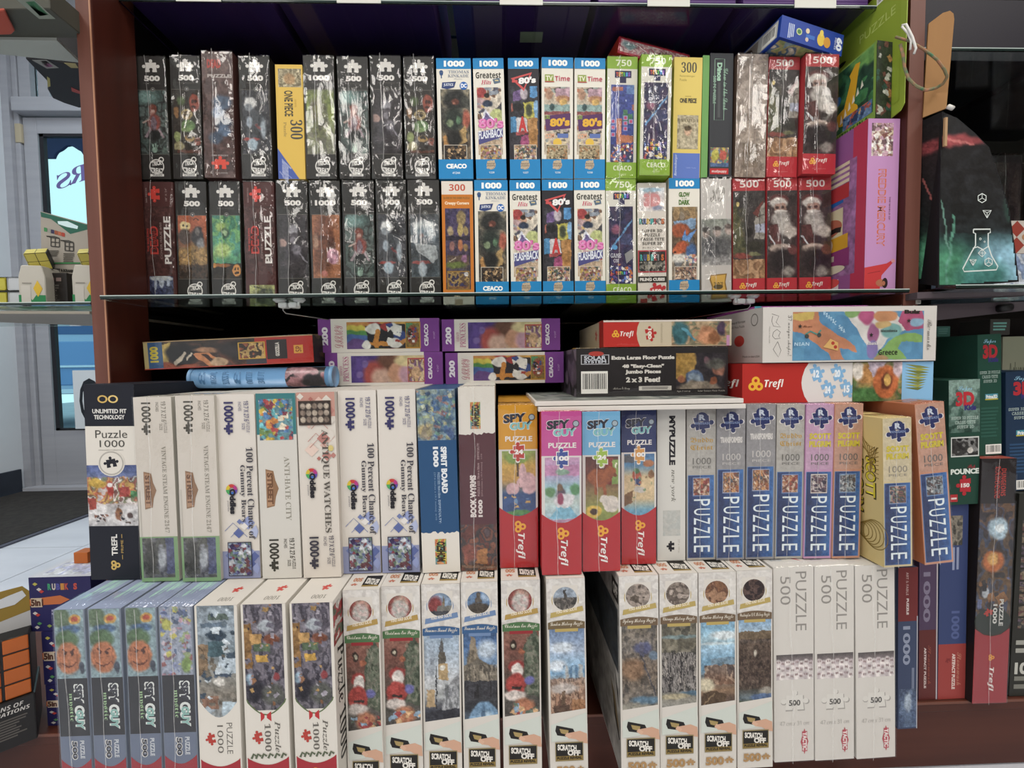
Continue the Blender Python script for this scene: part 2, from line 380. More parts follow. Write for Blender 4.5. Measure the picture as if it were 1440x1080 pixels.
def wrap_mesh(wd, h, dp, seed, amp, seam):
    """loose film over the front and folded over the top: wrinkled, with the welded seam as a ridge"""
    nx, ny = 28, max(24, int(h / 0.0034)); V, U = np.meshgrid(np.linspace(0, 1, ny + 1), np.linspace(0, 1, nx + 1), indexing='ij')
    k = h / wd; e = np.minimum(np.minimum(U, 1 - U), np.minimum(V, 1 - V) * k); edge = np.clip(1 - e / 0.22, 0, 1)
    rs0 = np.random.RandomState(seed + 4); calm = 0.04 if amp < 0.8 else 0.2; z = (vnoise(U, V, 2, 2 * k * .7, seed) - 0.5) * 0.0030 * amp
    if amp > 0.8:                             # slack film standing off the card, sloping like a shallow tent
        for _ in range(2):
            cu, cv = rs0.uniform(.2, .8), rs0.uniform(.15, .85); q = np.hypot((U - cu) / .5, (V - cv) / .33)
            z += 0.0042 * min(amp, 2) * np.clip(1 - q, 0, 1)
    z += (vnoise(U, V, 7, 5 * k, seed + 1) - 0.5) * 0.0017 * amp * (calm + (1 - calm) * edge)
    z += (vnoise(U + V * .6, V, 16, 9 * k, seed + 2) - 0.5) * 0.0009 * amp * (calm * .5 + edge)
    if amp > 1.4: z += (vnoise(U * .7 + V * 1.5, V - U * .3, 18, 12 * k, seed + 3) - 0.5) * 0.0011 * (amp - 1)
    z += 0.0012 * np.exp(-((U - seam - 0.03 * np.sin(V * 5 + seed)) / 0.02) ** 2)
    y = -0.0014 - np.clip(z + 0.0012 * amp, 0, 0.009) * np.clip(e / 0.03, 0.3, 1)
    vs = np.stack([(U - 0.5) * (wd + 0.0012), y, (1 - V) * h], 2).reshape(-1, 3)
    W = nx + 1; fs = [(j * W + i, (j + 1) * W + i, (j + 1) * W + i + 1, j * W + i + 1) for j in range(ny) for i in range(nx)]
    n0 = len(vs); rs = np.random.RandomState(seed + 9)
    top = []                                  # puckered film along the top edge
    for j in range(3):
        for i in range(nx + 1):
            top.append(((i / nx - 0.5) * (wd + 0.001), vs[i][1] + j * min(dp * .4, 0.02), h + 0.0006 + rs.rand() * 0.0026 * amp * (1 if j == 1 else .5)))
    vs = np.concatenate([vs, np.array(top)]); fs += [(i, i + 1, n0 + i + 1, n0 + i) for i in range(nx)]
    for j in range(2):
        fs += [(n0 + j * W + i, n0 + j * W + i + 1, n0 + (j + 1) * W + i + 1, n0 + (j + 1) * W + i) for i in range(nx)]
    return pydata('shrink_wrap', vs, fs)

SEED = [3]
def carton(name, loc, size, draw, label, cat='puzzle box', body='e6e2da', lean=0.0, yaw=0.0, tilt=0.0, wrap=0.0, group=None, m=None, tops=None, lefts=None, rights=None, seam=0.4, bottoms=None, bevel=0.0009):
    wd, dp, h = size
    e = empty(name, loc, (tilt, lean, yaw)); tag(e, label, cat, group)
    cuboid('box_body', (-wd / 2, 0, 0), (wd / 2, dp, h), m or PRINT, e, bevel, body)
    f = faces_of(wd, dp, h); SEED[0] += 1
    if draw: draw(f['front']); f['front'].build('front_print', e, m)
    for k, fn in (('top', tops), ('left', lefts), ('right', rights), ('bottom', bottoms)):
        if fn: fn(f[k]); f[k].build(k + '_print', e, m)
    if wrap:
        link('shrink_wrap', wrap_mesh(wd, h, dp, SEED[0] * 7, wrap, seam), e, WRAP, True)
        if 0 < seam < 1 and h > wd:           # welded seam running down the film
            sd = SEED[0] * 7; vs = []
            for i in range(41):
                v = i / 40; u = seam + 0.03 * math.sin(v * 5 + sd) + .012 * math.sin(v * 23 + sd); x = (u - .5) * wd
                vs += [(x - .00035, -.0075 if wrap > .8 else -.004, (1 - v) * h), (x + .00035, -.0075 if wrap > .8 else -.004, (1 - v) * h)]
            link('film_seam', pydata('film_seam', vs, [(2 * i, 2 * i + 2, 2 * i + 3, 2 * i + 1) for i in range(40)]), e, SEAMM)
    return e
def spine(px, base, d, draw, label, dp=0.2, shrink=0.985, **kw):
    """a box standing on level `base` with its spine to the shop, px = (left top x, right top x, top y, left bottom x, right bottom x)"""
    xlt, xrt, yt, xlb, xrb = px
    tl = at(xlt, yt, d); tr = at(xrt, yt, d)
    def low(x):                               # where the vertical plane y=d at that pixel column meets the base level
        y = 540.0
        for _ in range(6):
            p = at(x, y, d); y += (p.z - base) * F / d
        return at(x, y, d)
    bl, br = low(xlb), low(xrb)
    wd = ((tr - tl).length + (br - bl).length) / 2 * shrink
    hh = tl.z - base; lean = math.atan2(((tl.x + tr.x) - (bl.x + br.x)) / 2, hh); h = math.hypot(hh, ((tl.x + tr.x) - (bl.x + br.x)) / 2)
    cx = (bl.x + br.x) / 2
    lift = wd / 2 * abs(math.sin(lean))
    return carton(kw.pop('name', 'puzzle_box'), (cx, d, base + lift + 0.0002), (wd, dp, h - lift), draw, label, lean=lean, **kw)

# ------------------------------------------------------------------ levels measured from the photograph
D_F, D_G, D_B = 0.655, 0.643, 0.735           # cabinet front, glass front edge, fronts of the boxes on the glass
Z_G = at(720, 410.5, D_G).z                    # top of the glass shelf
Z_D = at(720, 1008, 0.668).z                   # deck
Z_B = at(535, 825, 0.548).z                    # tops of the bottom row
XL0, XL1 = at(129, 420, D_F).x, at(150, 420, D_F).x
XR0, XR1 = at(1269, 440, D_F).x, at(1290, 407, D_F).x
Y_BACK = 1.10

# ------------------------------------------------------------------ the room
Y_W = 2.52                                     # wall with the shop door
X_W = at(40, 640, Y_W).x                       # left wall
WALLM = mat('painted_wall', 'd5dade', 0.7, noise=((3, 3, 3), 'c6ccd2', 0.5))
CEILM = mat('ceiling_paint', 'd9d7d2', 0.8, noise=((4, 4, 4), 'cfccc6', 0.5))
FRAMEM = mat('grey_aluminium_frame', 'a3a4aa', 0.45, noise=((2, 2, 30), '93959d', 0.5))
PLANKM = mat('pale_vinyl_plank', 'c9cbd2', 0.45, noise=((2.5, 9, 1), 'b5b7c0', 0.6))
MATM = mat('dark_door_mat', '24211f', 0.95, noise=((40, 40, 40), '34302c', 0.8), bump=0.6)
BASEM = mat('dark_vinyl_baseboard', '2e3540', 0.5, noise=((8, 8, 8), '252b35', 0.5))
floor = structure(cuboid('floor', (X_W, -7.0, -0.10), (3.2, Y_W, -0.004), PLANKM))
structure(cuboid('ceiling', (X_W - .1, -7.0, 2.72), (3.3, Y_W + .1, 2.80), CEILM))
structure(cuboid('wall_left', (X_W - .1, -7.0, -0.1), (X_W, Y_W + .12, 2.72), WALLM))
FARM = mat('shop_shelving_wall', '6b6257', 0.8, noise=((6, 6, 6), '3a342f', 0.9))
structure(cuboid('wall_right', (3.2, -7.0, -0.1), (3.3, Y_W + .12, 2.72), FARM))
structure(cuboid('wall_back', (X_W - .1, -7.1, -0.1), (3.3, -7.0, 2.72), FARM))
structure(cuboid('baseboard_left', (X_W, -6.9, -0.002), (X_W + .012, Y_W - .05, 0.125), BASEM, None, 0.003))
# planks where the floor shows
pa, pb = on_z(0, 771, 0), on_z(121, 727, 0); dv = (pb - pa).normalized(); nv = Vector((dv.y, -dv.x, 0)); pc = on_z(60, 793, 0)
pw = abs((pc - pa).dot(nv)); pw = max(pw, 0.12)
for i in range(-1, 5):
    for j in range(-2, 2):
        o = pa + nv * (pw * i) + dv * (1.1 * j + 0.37 * (i % 3))
        a = [o + dv * .002 + nv * .0015, o + dv * 1.098 + nv * .0015, o + dv * 1.098 + nv * (pw - .0015), o + dv * .002 + nv * (pw - .0015)]
        if min(p.x for p in a) < X_W + .02 or max(p.x for p in a) > 3.0: continue
        prism('plank', [Vector((p.x, p.y, -0.0042)) for p in a], (0, 0, 0.0042), PLANKM, floor)
mt = empty('door_mat', (0, 0, 0)); tag(mt, 'dark brown mat lying on the floor before the shop door', 'mat')
m0, m1 = on_z(0, 769, 0), on_z(125, 724, 0); dm_ = (m1 - m0).normalized(); xw = X_W + .04
nl = m0 - dm_ * 1.6; nf = m1 + dm_ * ((Y_W - .08 - m1.y) / dm_.y)
q = [Vector((v.x, v.y, 0.0005)) for v in (nl, nf, Vector((xw, Y_W - .08, 0)), Vector((xw, nl.y, 0)))]
prism('mat_pile', q, (0, 0, 0.008), MATM, mt); 
prism('mat_edging', [q[0] + nv * .0, q[1] + nv * .0, q[1] + nv * .022, q[0] + nv * .022], (0, 0, 0.006), mat('mat_rubber_edge', '4b4c58', 0.6), mt)

# ------------------------------------------------------------------ front wall, door and what stands outside
dl = at(47, 430, Y_W).x; gl_ = at(66, 430, Y_W).x; dr = dl + 0.95
zt = at(60, 165, Y_W).z; zgt = at(90, 188, Y_W).z; zgb = at(90, 605, Y_W).z; zh = at(60, 143, Y_W).z; ztt = at(60, 80, Y_W).z
structure(cuboid('wall_front', (dr + .10, Y_W, -0.1), (3.3, Y_W + .12, 2.72), WALLM))
tr1 = structure(cuboid('trim_1', (X_W, Y_W - .03, 0), (dl - .035, Y_W + .12, 2.72), FRAMEM))
structure(cuboid('trim_2', (dl - .035, Y_W - .012, 0), (dl - .006, Y_W + .12, 2.72), FRAMEM, None, .004))
structure(cuboid('trim_3', (dl - .006, Y_W - .05, zt + .008), (dr + .1, Y_W + .1, zh), FRAMEM, None, .006))
structure(cuboid('trim_4', (dl - .006, Y_W - .02, ztt), (dr + .1, Y_W + .12, 2.72), FRAMEM))
structure(cuboid('trim_5', (dr + .006, Y_W - .012, 0), (dr + .1, Y_W + .12, zt + .008), FRAMEM))
structure(cuboid('trim_6', (X_W + .02, Y_W - .06, 0), (dr + .1, Y_W + .1, 0.02), mat('door_sill', 'a9aab0', .4)))
PANE = mat('window_glass', 'f4fbff', 0.0, trans=1.0, ior=1.02, spec=0.3)
wn = structure(empty('window_1', (dl, Y_W, zh)))
cuboid('pane', (0.06, .02, 0.0), (dr - dl + .1, .026, ztt - zh), PANE, wn)
for x0 in (0.0, .10, .60): cuboid('window_frame', (x0, -.01, 0), (x0 + .06, .05, ztt - zh), FRAMEM, wn, .003)
door = structure(empty('door_1', (dl, Y_W, 0.02)))
gx = gl_ - dl
cuboid('stile', (0, 0, 0), (gx, .045, zt - .02), FRAMEM, door, .003)
cuboid('stile', (.95 - gx, 0, 0), (.95, .045, zt - .02), FRAMEM, door, .003)
cuboid('bottom_rail', (gx, 0, 0), (.95 - gx, .045, zgb - .02), FRAMEM, door, .003)
cuboid('top_rail', (gx, 0, zgt - .02), (.95 - gx, .045, zt - .02), FRAMEM, door, .003)
cuboid('pane', (gx, .018, zgb - .02), (.95 - gx, .024, zgt - .02), PANE, door)
GASK = mat('black_door_gasket', '14141c', .6)
cuboid('gasket', (gx + .012, -.002, zgb - .02), (gx + .034, .018, zgt - .02), GASK, door)
cuboid('gasket', (gx + .012, -.002, zgt - .036), (.95 - gx, .018, zgt - .02), GASK, door)
cuboid('gasket', (gx + .012, -.002, zgb - .02), (.95 - gx, .018, zgb - .008), GASK, door)
cuboid('hinge', (-.028, -.016, zt - .16), (.004, .0, zt - .06), mat('brass_hinge', 'b0a58c', .4), door, .003)
# lettering on the door glass, seen from behind
for ch, (x0, y0, x1, y1), rot in (('S', (79, 243, 99, 264), 0.35), ('R', (98, 233, 122, 256), 0.35)):
    v, t = text_geom(ch, 'serif'); p0 = at(x0, y1, Y_W + .015); p1 = at(x1, y0, Y_W + .015)
    vs = [(p0.x + (1 - a) * (p1.x - p0.x), Y_W + .0165, p0.z + b * (p1.z - p0.z) + (1 - a - .5) * .03) for a, b in v]
    link('window_letter', pydata('window_letter', [Vector(q) - Vector((dl, Y_W, .02)) for q in vs], t), door, mat('violet_window_vinyl', '6a629c', .6))
sg = empty('open_sign', (at(112, 600, Y_W - .012).x, Y_W - .006, at(112, 603, Y_W - .012).z)); tag(sg, 'white card sign with tall black letters hanging inside the door glass', 'sign')
cuboid('card', (-.025, -.004, 0), (.42, -.001, .325), mat('white_sign_card', 'd7dde2', .5), sg)
v, t = text_geom('OPEN', ''); link('lettering', pydata('lettering', [(.005 + a * .40, -.0046, .03 + b * .25) for a, b in v], t), sg, mat('black_sign_ink', '1a1e26', .5))
# street outside
structure(cuboid('ground_outside', (-9, Y_W + .12, -0.2), (5, 14, -0.01), mat('pale_asphalt', '9aa2ae', .8, noise=((3, 3, 3), '848c99', .6))))
aw = empty('awning', (0, 0, 0)); tag(aw, 'dark navy awning with a scalloped lower edge outside the door', 'awning')
AWM = mat('navy_awning_cloth', '20264c', .8, noise=((6, 6, 6), '1a1f40', .6))
ya = Y_W + .75
prof = [(40, 80), (150, 80), (150, 222), (124, 222), (118, 219), (114, 213), (110, 211), (104, 207), (98, 204), (92, 205), (86, 210), (80, 213), (77, 217), (75, 222), (40, 222)]
prism('valance', [at(x, y, ya) for x, y in prof], (0, .02, 0), AWM, aw)
prism('canopy', [at(40, 80, ya), at(150, 80, ya), at(150, 80, ya) + Vector((0, -.7, .35)), at(40, 80, ya) + Vector((0, -.7, .35))], (0, 0, .01), AWM, aw)
# parked truck seen through the lower glass
tk = empty('parked_truck', (at(104, 590, 5.2).x, 5.2, -0.01), (0, 0, .12)); tag(tk, 'pale blue parked truck seen through the lower door glass', 'vehicle')
TKM = mat('pale_blue_car_paint', '9fb6d6', .25, coat=.5, noise=((1, 1, 1), '92aacd', .5)); TKD = mat('dark_car_glass', '3b5a8c', .1); TKC = mat('chrome_bumper', 'b9c4d4', .2, metal=.8)
prism('body', [(-1.3, 0, .42), (1.6, 0, .42), (1.6, 0, .78), (1.5, 0, 1.02), (.9, 0, 1.06), (.65, 0, 1.55), (-.6, 0, 1.58), (-1.0, 0, 1.08), (-1.3, 0, 1.02)], (0, 1.6, 0), TKM, tk, None, .03)
prism('side_window', [(-.9, -.004, 1.08), (.82, -.004, 1.08), (.6, -.004, 1.48), (-.55, -.004, 1.5)], (0, .02, 0), TKD, tk)
prism('door_panel', [(-.55, -.012, .5), (.75, -.012, .5), (.75, -.012, 1.0), (-.55, -.012, 1.0)], (0, .03, 0), mat('blue_door_panel', '6f93c6', .3), tk, None, .01)
cuboid('rocker_trim', (-1.3, -.03, .40), (1.6, .02, .46), TKC, tk, .008)
cuboid('belt_trim', (-1.3, -.03, .70), (1.6, .02, .73), TKC, tk, .006)
cuboid('mirror', (.45, -.18, 1.06), (.75, -.02, 1.28), TKM, tk, .03)
cuboid('door_handle', (-.35, -.03, .88), (-.12, -.005, .92), DARKM, tk, .008)
for x in (-.85, 1.1):
    bm = bmesh.new(); bmesh.ops.create_cone(bm, cap_ends=True, segments=24, radius1=.34, radius2=.34, depth=.22); bmesh.ops.rotate(bm, verts=bm.verts, matrix=Matrix.Rotation(math.pi / 2, 3, 'X')); bmesh.ops.translate(bm, verts=bm.verts, vec=(x, .08, .34))
    bmesh.ops.bevel(bm, geom=[e for e in bm.edges if len(e.link_faces) == 2 and e.calc_face_angle(0) > 1], offset=.03, segments=2, affect='EDGES')
    me = bpy.data.meshes.new('wheel'); bm.to_mesh(me); bm.free(); wh = link('wheel', me, tk, DARKM)
    bm = bmesh.new(); bmesh.ops.create_cone(bm, cap_ends=True, segments=20, radius1=.19, radius2=.15, depth=.03); bmesh.ops.rotate(bm, verts=bm.verts, matrix=Matrix.Rotation(math.pi / 2, 3, 'X')); bmesh.ops.translate(bm, verts=bm.verts, vec=(x, -.04, .34))
    me = bpy.data.meshes.new('hubcap'); bm.to_mesh(me); bm.free(); link('hubcap', me, wh, TKC)

# ------------------------------------------------------------------ the cabinet
cab = empty('display_cabinet', (0, D_F, 0)); tag(cab, 'cherry wood display cabinet with glass shelves holding the puzzles', 'cabinet')
def cpart(name, lo, hi, m, bevel=0.0):
    return cuboid(name, (lo[0], lo[1] - D_F, lo[2]), (hi[0], hi[1] - D_F, hi[2]), m, cab, bevel)
H_C = 2.2
cpart('side_panel', (XL0, D_F, Z_D + .0005), (XL1, D_F + .076, H_C), WOOD, .002)
cpart('side_panel', (XR0, D_F, Z_D + .0005), (XR1, D_F + .076, H_C), WOOD, .002)
LINER = mat('black_cabinet_liner', '120c0b', .7, noise=((10, 10, 10), '0b0706', .6))
cpart('side_liner', (XL0 - .02, D_F + .076, Z_D + .0005), (XL1 - .030, Y_BACK, H_C), LINER)
cpart('side_liner', (XR0 + .030, D_F + .076, Z_D + .0005), (XR1 + .02, Y_BACK, H_C), LINER)
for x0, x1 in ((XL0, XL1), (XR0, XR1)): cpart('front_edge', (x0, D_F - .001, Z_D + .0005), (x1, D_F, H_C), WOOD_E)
cpart('edge_band', (XL1 - .0025, D_F - .0016, Z_D + .0005), (XL1 - .0005, D_F - .001, H_C), mat('pale_edge_band', 'a8795c', .4))
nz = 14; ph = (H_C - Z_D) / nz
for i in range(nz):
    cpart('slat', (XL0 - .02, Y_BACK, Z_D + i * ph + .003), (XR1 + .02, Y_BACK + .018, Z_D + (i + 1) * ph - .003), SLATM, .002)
cpart('back_board', (XL0 - .02, Y_BACK + .018, 0), (XR1 + .02, Y_BACK + .024, H_C), LINER)
EDGE = mat('deck_edge_band', '6a4032', .45)
dk = empty('display_deck', (0, .668, 0)); tag(dk, 'low cherry wood plinth running under all the bays', 'plinth')
cuboid('deck_board', (-1.15, 0, Z_D - .018), (1.55, Y_BACK - .668 - .001, Z_D), WOOD_H, dk, .0015)
cuboid('fascia', (-1.15, .0006, 0), (1.55, .022, Z_D - .018), WOOD_H, dk)
cuboid('deck_edge', (-1.15, -.0015, Z_D - .004), (1.55, 0, Z_D), EDGE, dk)

def glass_plate(name, label, x0, x1, y0, y1, z, t=.006):
    g = empty(name, ((x0 + x1) / 2, y0, z)); tag(g, label, 'shelf'); hw = (x1 - x0) / 2
    cuboid('pane', (-hw, .0006, -t), (hw, y1 - y0, 0), GLASS, g)
    cuboid('polished_edge', (-hw, 0, -t + .0016), (hw, .0006, -.0012), GEDGE, g)
    cuboid('edge_highlight', (-hw, 0, -.0012), (hw, .0006, 0), mat('painted_glass_glint', 'b8c4c0', .15), g)  # pale strip painted in as the highlight along the upper glass edge
    return g
glass_plate('glass_shelf', 'long glass shelf carrying the two upper rows of puzzle boxes', XL1 + .001, XR0 - .001, D_G, 1.08, Z_G)
Z_T = at(720, -6, 0.69).z
glass_plate('glass_shelf', 'upper glass shelf carrying the dark purple storage bins', XL1 + .001, XR0 - .001, .7005, 1.08, Z_T)

def glass_clip(x, y, label, sgn):
    p = at(x, y, D_G + .018); e = empty('glass_clip', (p.x, D_G + .018, Z_G - .006)); tag(e, label, 'clip', 'clips under the glass shelf')
    for s in (-1, 1):
        bm = bmesh.new(); bmesh.ops.create_cone(bm, cap_ends=True, segments=20, radius1=.0052, radius2=.0095, depth=.004); bmesh.ops.translate(bm, verts=bm.verts, vec=(s * .014, 0, -.0022))
        me = bpy.data.meshes.new('suction_pad'); bm.to_mesh(me); bm.free(); link('suction_pad', me, e, CLEARP, True)
    cuboid('clamp', (-.0135, -.008, -.0125), (-.001, .008, -.0042), CLEARP, e, .003)
    cuboid('clamp', (.001, -.008, -.0125), (.0135, .008, -.0042), CLEARP, e, .003)
    tube('screw', [(sgn * .015, -.004, -.004), (sgn * .015, -.004, -.011)], .002, CLEARP, e)
    tube('wire_hook', [(-sgn * .006, -.006, -.006), (-sgn * .0065, -.006, -.016), (-sgn * .004, -.004, -.020), (sgn * .04, .11, -.022), (sgn * .06, .2, -.018), (sgn * .06, .21, -.004)], .0009, STEEL, e)
glass_clip(407, 428, 'clear plastic clip under the glass shelf above the red gorilla puzzle', 1)
glass_clip(1046, 424, 'clear plastic clip under the glass shelf above the map puzzle', -1)

# ------------------------------------------------------------------ purple bins on the upper shelf
BINM = mat('dark_purple_bin', '4b2a68', .45, noise=((5, 5, 5), '40225c', .5))
bx = [at(x, 5, .70).x for x in (174, 384, 630, 836, 1040, 1226)]
who = ['leftmost', 'second', 'middle', 'fourth', 'rightmost']; tags_x = [280, 505, 733, 940, 1146]
for i in range(5):
    x0, x1 = bx[i] + .006, bx[i + 1] - .006 - (.018 if i == 1 else 0)
    e = empty('storage_bin', ((x0 + x1) / 2, .70, Z_T + .0003)); tag(e, f'dark purple storage bin on the top shelf, {who[i]} of five', 'bin', 'purple bins on the top shelf'); hw = (x1 - x0) / 2
    t = .004
    for nm, lo, hi in (('bottom', (-hw, 0, 0), (hw, .30, t)), ('front', (-hw, 0, t), (hw, t, .16)), ('rear', (-hw, .30 - t, t), (hw, .30, .16)), ('side', (-hw, t, t), (-hw + t, .30 - t, .16)), ('side', (hw - t, t, t), (hw, .30 - t, .16))):
        cuboid(nm, lo, hi, BINM, e, .001)
    xx = at(tags_x[i], 5, .70).x - (x0 + x1) / 2
    cuboid('price_tag', (xx - .033, -.0015, -.0062), (xx + .033, -.0002, .03), mat('white_price_tag', 'cfcfc6', .5), e)
    if i == 2:
        p = on_z(747, 50, Z_T); cuboid('tape_scrap', (p.x - (x0 + x1) / 2 - .019, p.y - .70 - .012, -.0002), (p.x - (x0 + x1) / 2 + .019, p.y - .70 + .012, .0), mat('masking_tape', 'b9b3a0', .6), e)

# ------------------------------------------------------------------ print designs
def trefoil(f, u, v, r, c, t=.3):
    k = f.w / f.h
    for a in (90, 210, 330): f.ring(u + r * .95 * math.cos(math.radians(a)), v - r * .95 * math.sin(math.radians(a)) * k, r, r * t * 2, c)
def trefoil_r(f, u, v, r, c):                # turned on its side
    k = f.w / f.h
    for a in (0, 120, 240): f.ring(u + r * .95 * math.cos(math.radians(a)), v - r * .95 * math.sin(math.radians(a)) * k, r, r * .6, c)
def badge(f, v0=.83, v1=.965, u0=.3, u1=.8):
    f.ring((u0 + u1) / 2, (v0 + v1) / 2, (u1 - u0) / 2, .035, 'd8d6d0')
    f.ring(u1 - .09, v0 + .01, .09, .035, 'd8d6d0')
    f.T('TRICK', u0 + .09, v0 + .025, u1 - .07, v0 + .065, 'd8d6d0', 'fat', shear=-.012)
    f.T('TREAT', u0 + .05, v0 + .075, u1 - .04, v0 + .12, 'd8d6d0', 'fat', shear=.008)
    f.R(u0 + .02, v1 - .006, u1 - .02, v1 + .014, 'd8d6d0'); f.T('STUDIOS', u0 + .08, v1 - .003, u1 - .08, v1 + .011, '222', 'b')
def black_box(n, bg, ops, seed=0):
    def d(f):
        f.R(0, 0, 1, 1, '2b2a28'); f.piece(.51, .088, .30, 'd5d2cc', 0)
        f.T(n, .27 if len(n) == 3 else .17, .155, .79 if len(n) == 3 else .85, .2, 'dedbd5', 'fat'); f.T('PIECE PUZZLE', .24, .212, .8, .224, '5c5a55')
        f.A(.06, .275, .97, .795, bg, ops, 14, seed)
        f.L([(.03, .272), (1, .272)], .012, '6c6a62'); f.L([(.03, .797), (1, .797)], .012, '6c6a62')
        f.C(.54, .268, .062, '222'); f.ring(.54, .268, .07, .015, '8a8880'); f.T('9', .515, .262, .565, .275, 'ccc', 'b'); badge(f)
    return d
A_WOMAN = (['2c3a38', '39403c', '3a3f38', '2a2d2a'], [('n', 4, 8, ['3a5550', '55706a', '2a2d2c', '6f8580', '39443f'], .5), ('e', .3, .1, .35, .1, '6f938c', .7), ('e', .48, .3, .14, .09, '7a3a2c', .3), ('e', .48, .34, .08, .05, 'b08c7c', .3),
    ('e', .52, .5, .22, .14, '8a3d34', .4), ('e', .5, .52, .11, .12, '6f5c66', .3), ('e', .48, .7, .25, .08, '1f2322', .4), ('l', .22, .72, .35, .6, .09, '8f7a80'), ('l', .82, .72, .7, .62, .09, '8f7a80'), ('l', .12, .5, .35, .45, .06, 'a98c80'),
    ('e', .5, .93, .09, .045, '86a692', .3), ('l', .46, .9, .45, .84, .03, '86a692'), ('l', .52, .9, .53, .84, .03, '86a692'), ('l', .56, .91, .6, .86, .03, '86a692'), ('e', .85, .95, .1, .05, '54665c', .5)])
A_PUMP = ('2d2823', [('e', .78, .2, .2, .14, 'b0452f', .15), ('e', .72, .18, .05, .03, '401a14', .2), ('e', .82, .18, .05, .03, '401a14', .2), ('e', .78, .26, .1, .02, '401a14', .2), ('e', .3, .17, .16, .07, '4c6a34', .4), ('e', .12, .35, .09, .09, 'a06a36', .3),
    ('e', .5, .38, .2, .09, 'b59a58', .15), ('e', .5, .38, .15, .015, '3a2c1c', .2), ('e', .5, .41, .13, .012, '3a2c1c', .2), ('e', .5, .345, .13, .012, '3a2c1c', .2), ('e', .55, .56, .27, .09, '5f8c48', .2), ('e', .45, .62, .2, .04, '7da65a', .3),
    ('e', .14, .73, .13, .09, '94a85c', .2), ('e', .2, .88, .2, .07, 'b3aa74', .3), ('e', .58, .76, .17, .05, 'c79a4a', .15), ('e', .58, .74, .1, .025, '2d2823', .2), ('e', .87, .8, .12, .06, 'a04632', .15), ('e', .83, .79, .03, .015, '2d2823', .2), ('e', .91, .79, .03, .015, '2d2823', .2), ('r', .1, .94, .98, .985, '7c3c2a', .8), ('n', 9, 16, ['2d2823', '3d3428', '51463a'], .25)])
A_HOCK = ('34353a', [('n', 5, 9, ['2c2d30', '45474c', '3a3b40'], .6), ('e', .3, .2, .22, .09, 'c9cac6', .3), ('e', .25, .27, .15, .06, '7c848a', .4), ('e', .5, .45, .3, .15, '3e4348', .5), ('e', .25, .5, .12, .09, '84919c', .4), ('e', .3, .77, .3, .025, '9c3a34', .2), ('l', .5, .55, .7, .62, .1, '6a3434'), ('e', .35, .85, .17, .1, '8fa4b0', .3), ('e', .75, .6, .1, .15, '8c98a0', .6)])
A_MASK = (['3a3d40', '54606a', '2c3034', '3c4a52'], [('e', .5, .22, .38, .12, 'b9bfbc', .3), ('e', .52, .27, .28, .07, '5f7884', .5), ('e', .38, .34, .08, .03, '6a3a34', .3), ('e', .8, .37, .1, .06, '8a97a0', .4), ('p', [(.1, .45), (.9, .5), (.95, .7), (.75, .78), (.5, .68), (.25, .62)], '9fa4a4'), ('e', .35, .77, .32, .03, '9a342e', .2), ('e', .4, .88, .14, .12, 'a7b4bc', .3), ('n', 5, 9, ['2e3236', '5a666c', '8a9498'], .25)])
A_VINC = ('332f31', [('n', 5, 9, ['2c292b', '3f3a3e', '4b4448'], .5), ('e', .5, .25, .15, .1, '8f8d93', .4), ('e', .5, .33, .14, .05, '4f4a50', .3), ('e', .48, .41, .1, .06, '7a757c', .4), ('e', .13, .44, .13, .06, '9a7a70', .4), ('e', .5, .6, .3, .13, '3c383e', .5), ('l', .55, .5, .95, .75, .05, '77747c'), ('e', .6, .55, .16, .08, '6c6870', .6), ('l', .05, .8, .5, .77, .02, '5e5a60')])
A_ORNG = ('a5623c', [('e', .42, .4, .36, .42, '6e3c28', .4), ('e', .38, .22, .28, .12, '7c4630', .5), ('e', .35, .36, .2, .04, '4a281e', .5), ('e', .12, .42, .09, .12, 'a07a60', .5), ('e', .33, .56, .14, .03, '5a2e22', .4), ('e', .35, .75, .3, .16, '5f3422', .6), ('e', .68, .5, .16, .14, '432620', .5), ('e', .73, .66, .22, .13, 'c089a6', .2), ('e', .73, .6, .12, .02, '8a5a78', .4), ('e', .66, .72, .06, .03, '8f5c7c', .4), ('e', .42, .93, .12, .05, 'c26a62', .3), ('n', 8, 14, ['8a4e30', 'a5623c', '5f3422'], .2)])
A_BOG = (['6d7a42', '7e9a3c', '8a8a70', '6a6a62'], [('e', .45, .45, .3, .35, '5b5a44', .5), ('e', .35, .3, .22, .16, '6b6446', .4), ('e', .85, .35, .1, .12, '94ac38', .4), ('n', 6, 10, ['6a6c48', '7f8a4a', '5b5848'], .4)])
A_GHOST = (['3a6a4c', '4f9c70', '3f7f5c', '24302a'], [('n', 4, 6, ['2f7a5c', '6fae5c', '3f8f7c', '4d9c6a'], .7, (0, 0, 1, .76)), ('e', .3, .18, .2, .07, '97b858', .6), ('e', .35, .55, .3, .12, 'a3c069', .6), ('e', .45, .28, .12, .08, '2c4a36', .5), ('e', .44, .27, .08, .05, '8fb07c', .5), ('r', 0, .76, 1, 1, '26221c'), ('e', .3, .79, .3, .03, '9a5a2a', .3), ('e', .85, .87, .15, .1, 'd08636', .15), ('e', .8, .84, .03, .02, '2a1a10', .2), ('e', .9, .84, .03, .02, '2a1a10', .2), ('e', .85, .91, .09, .025, '2a1a10', .2), ('e', .04, .79, .07, .04, 'd08636', .2), ('n', 9, 6, ['26221c', '3c3428', '5a3a20'], .4, (0, .82, .7, 1))])
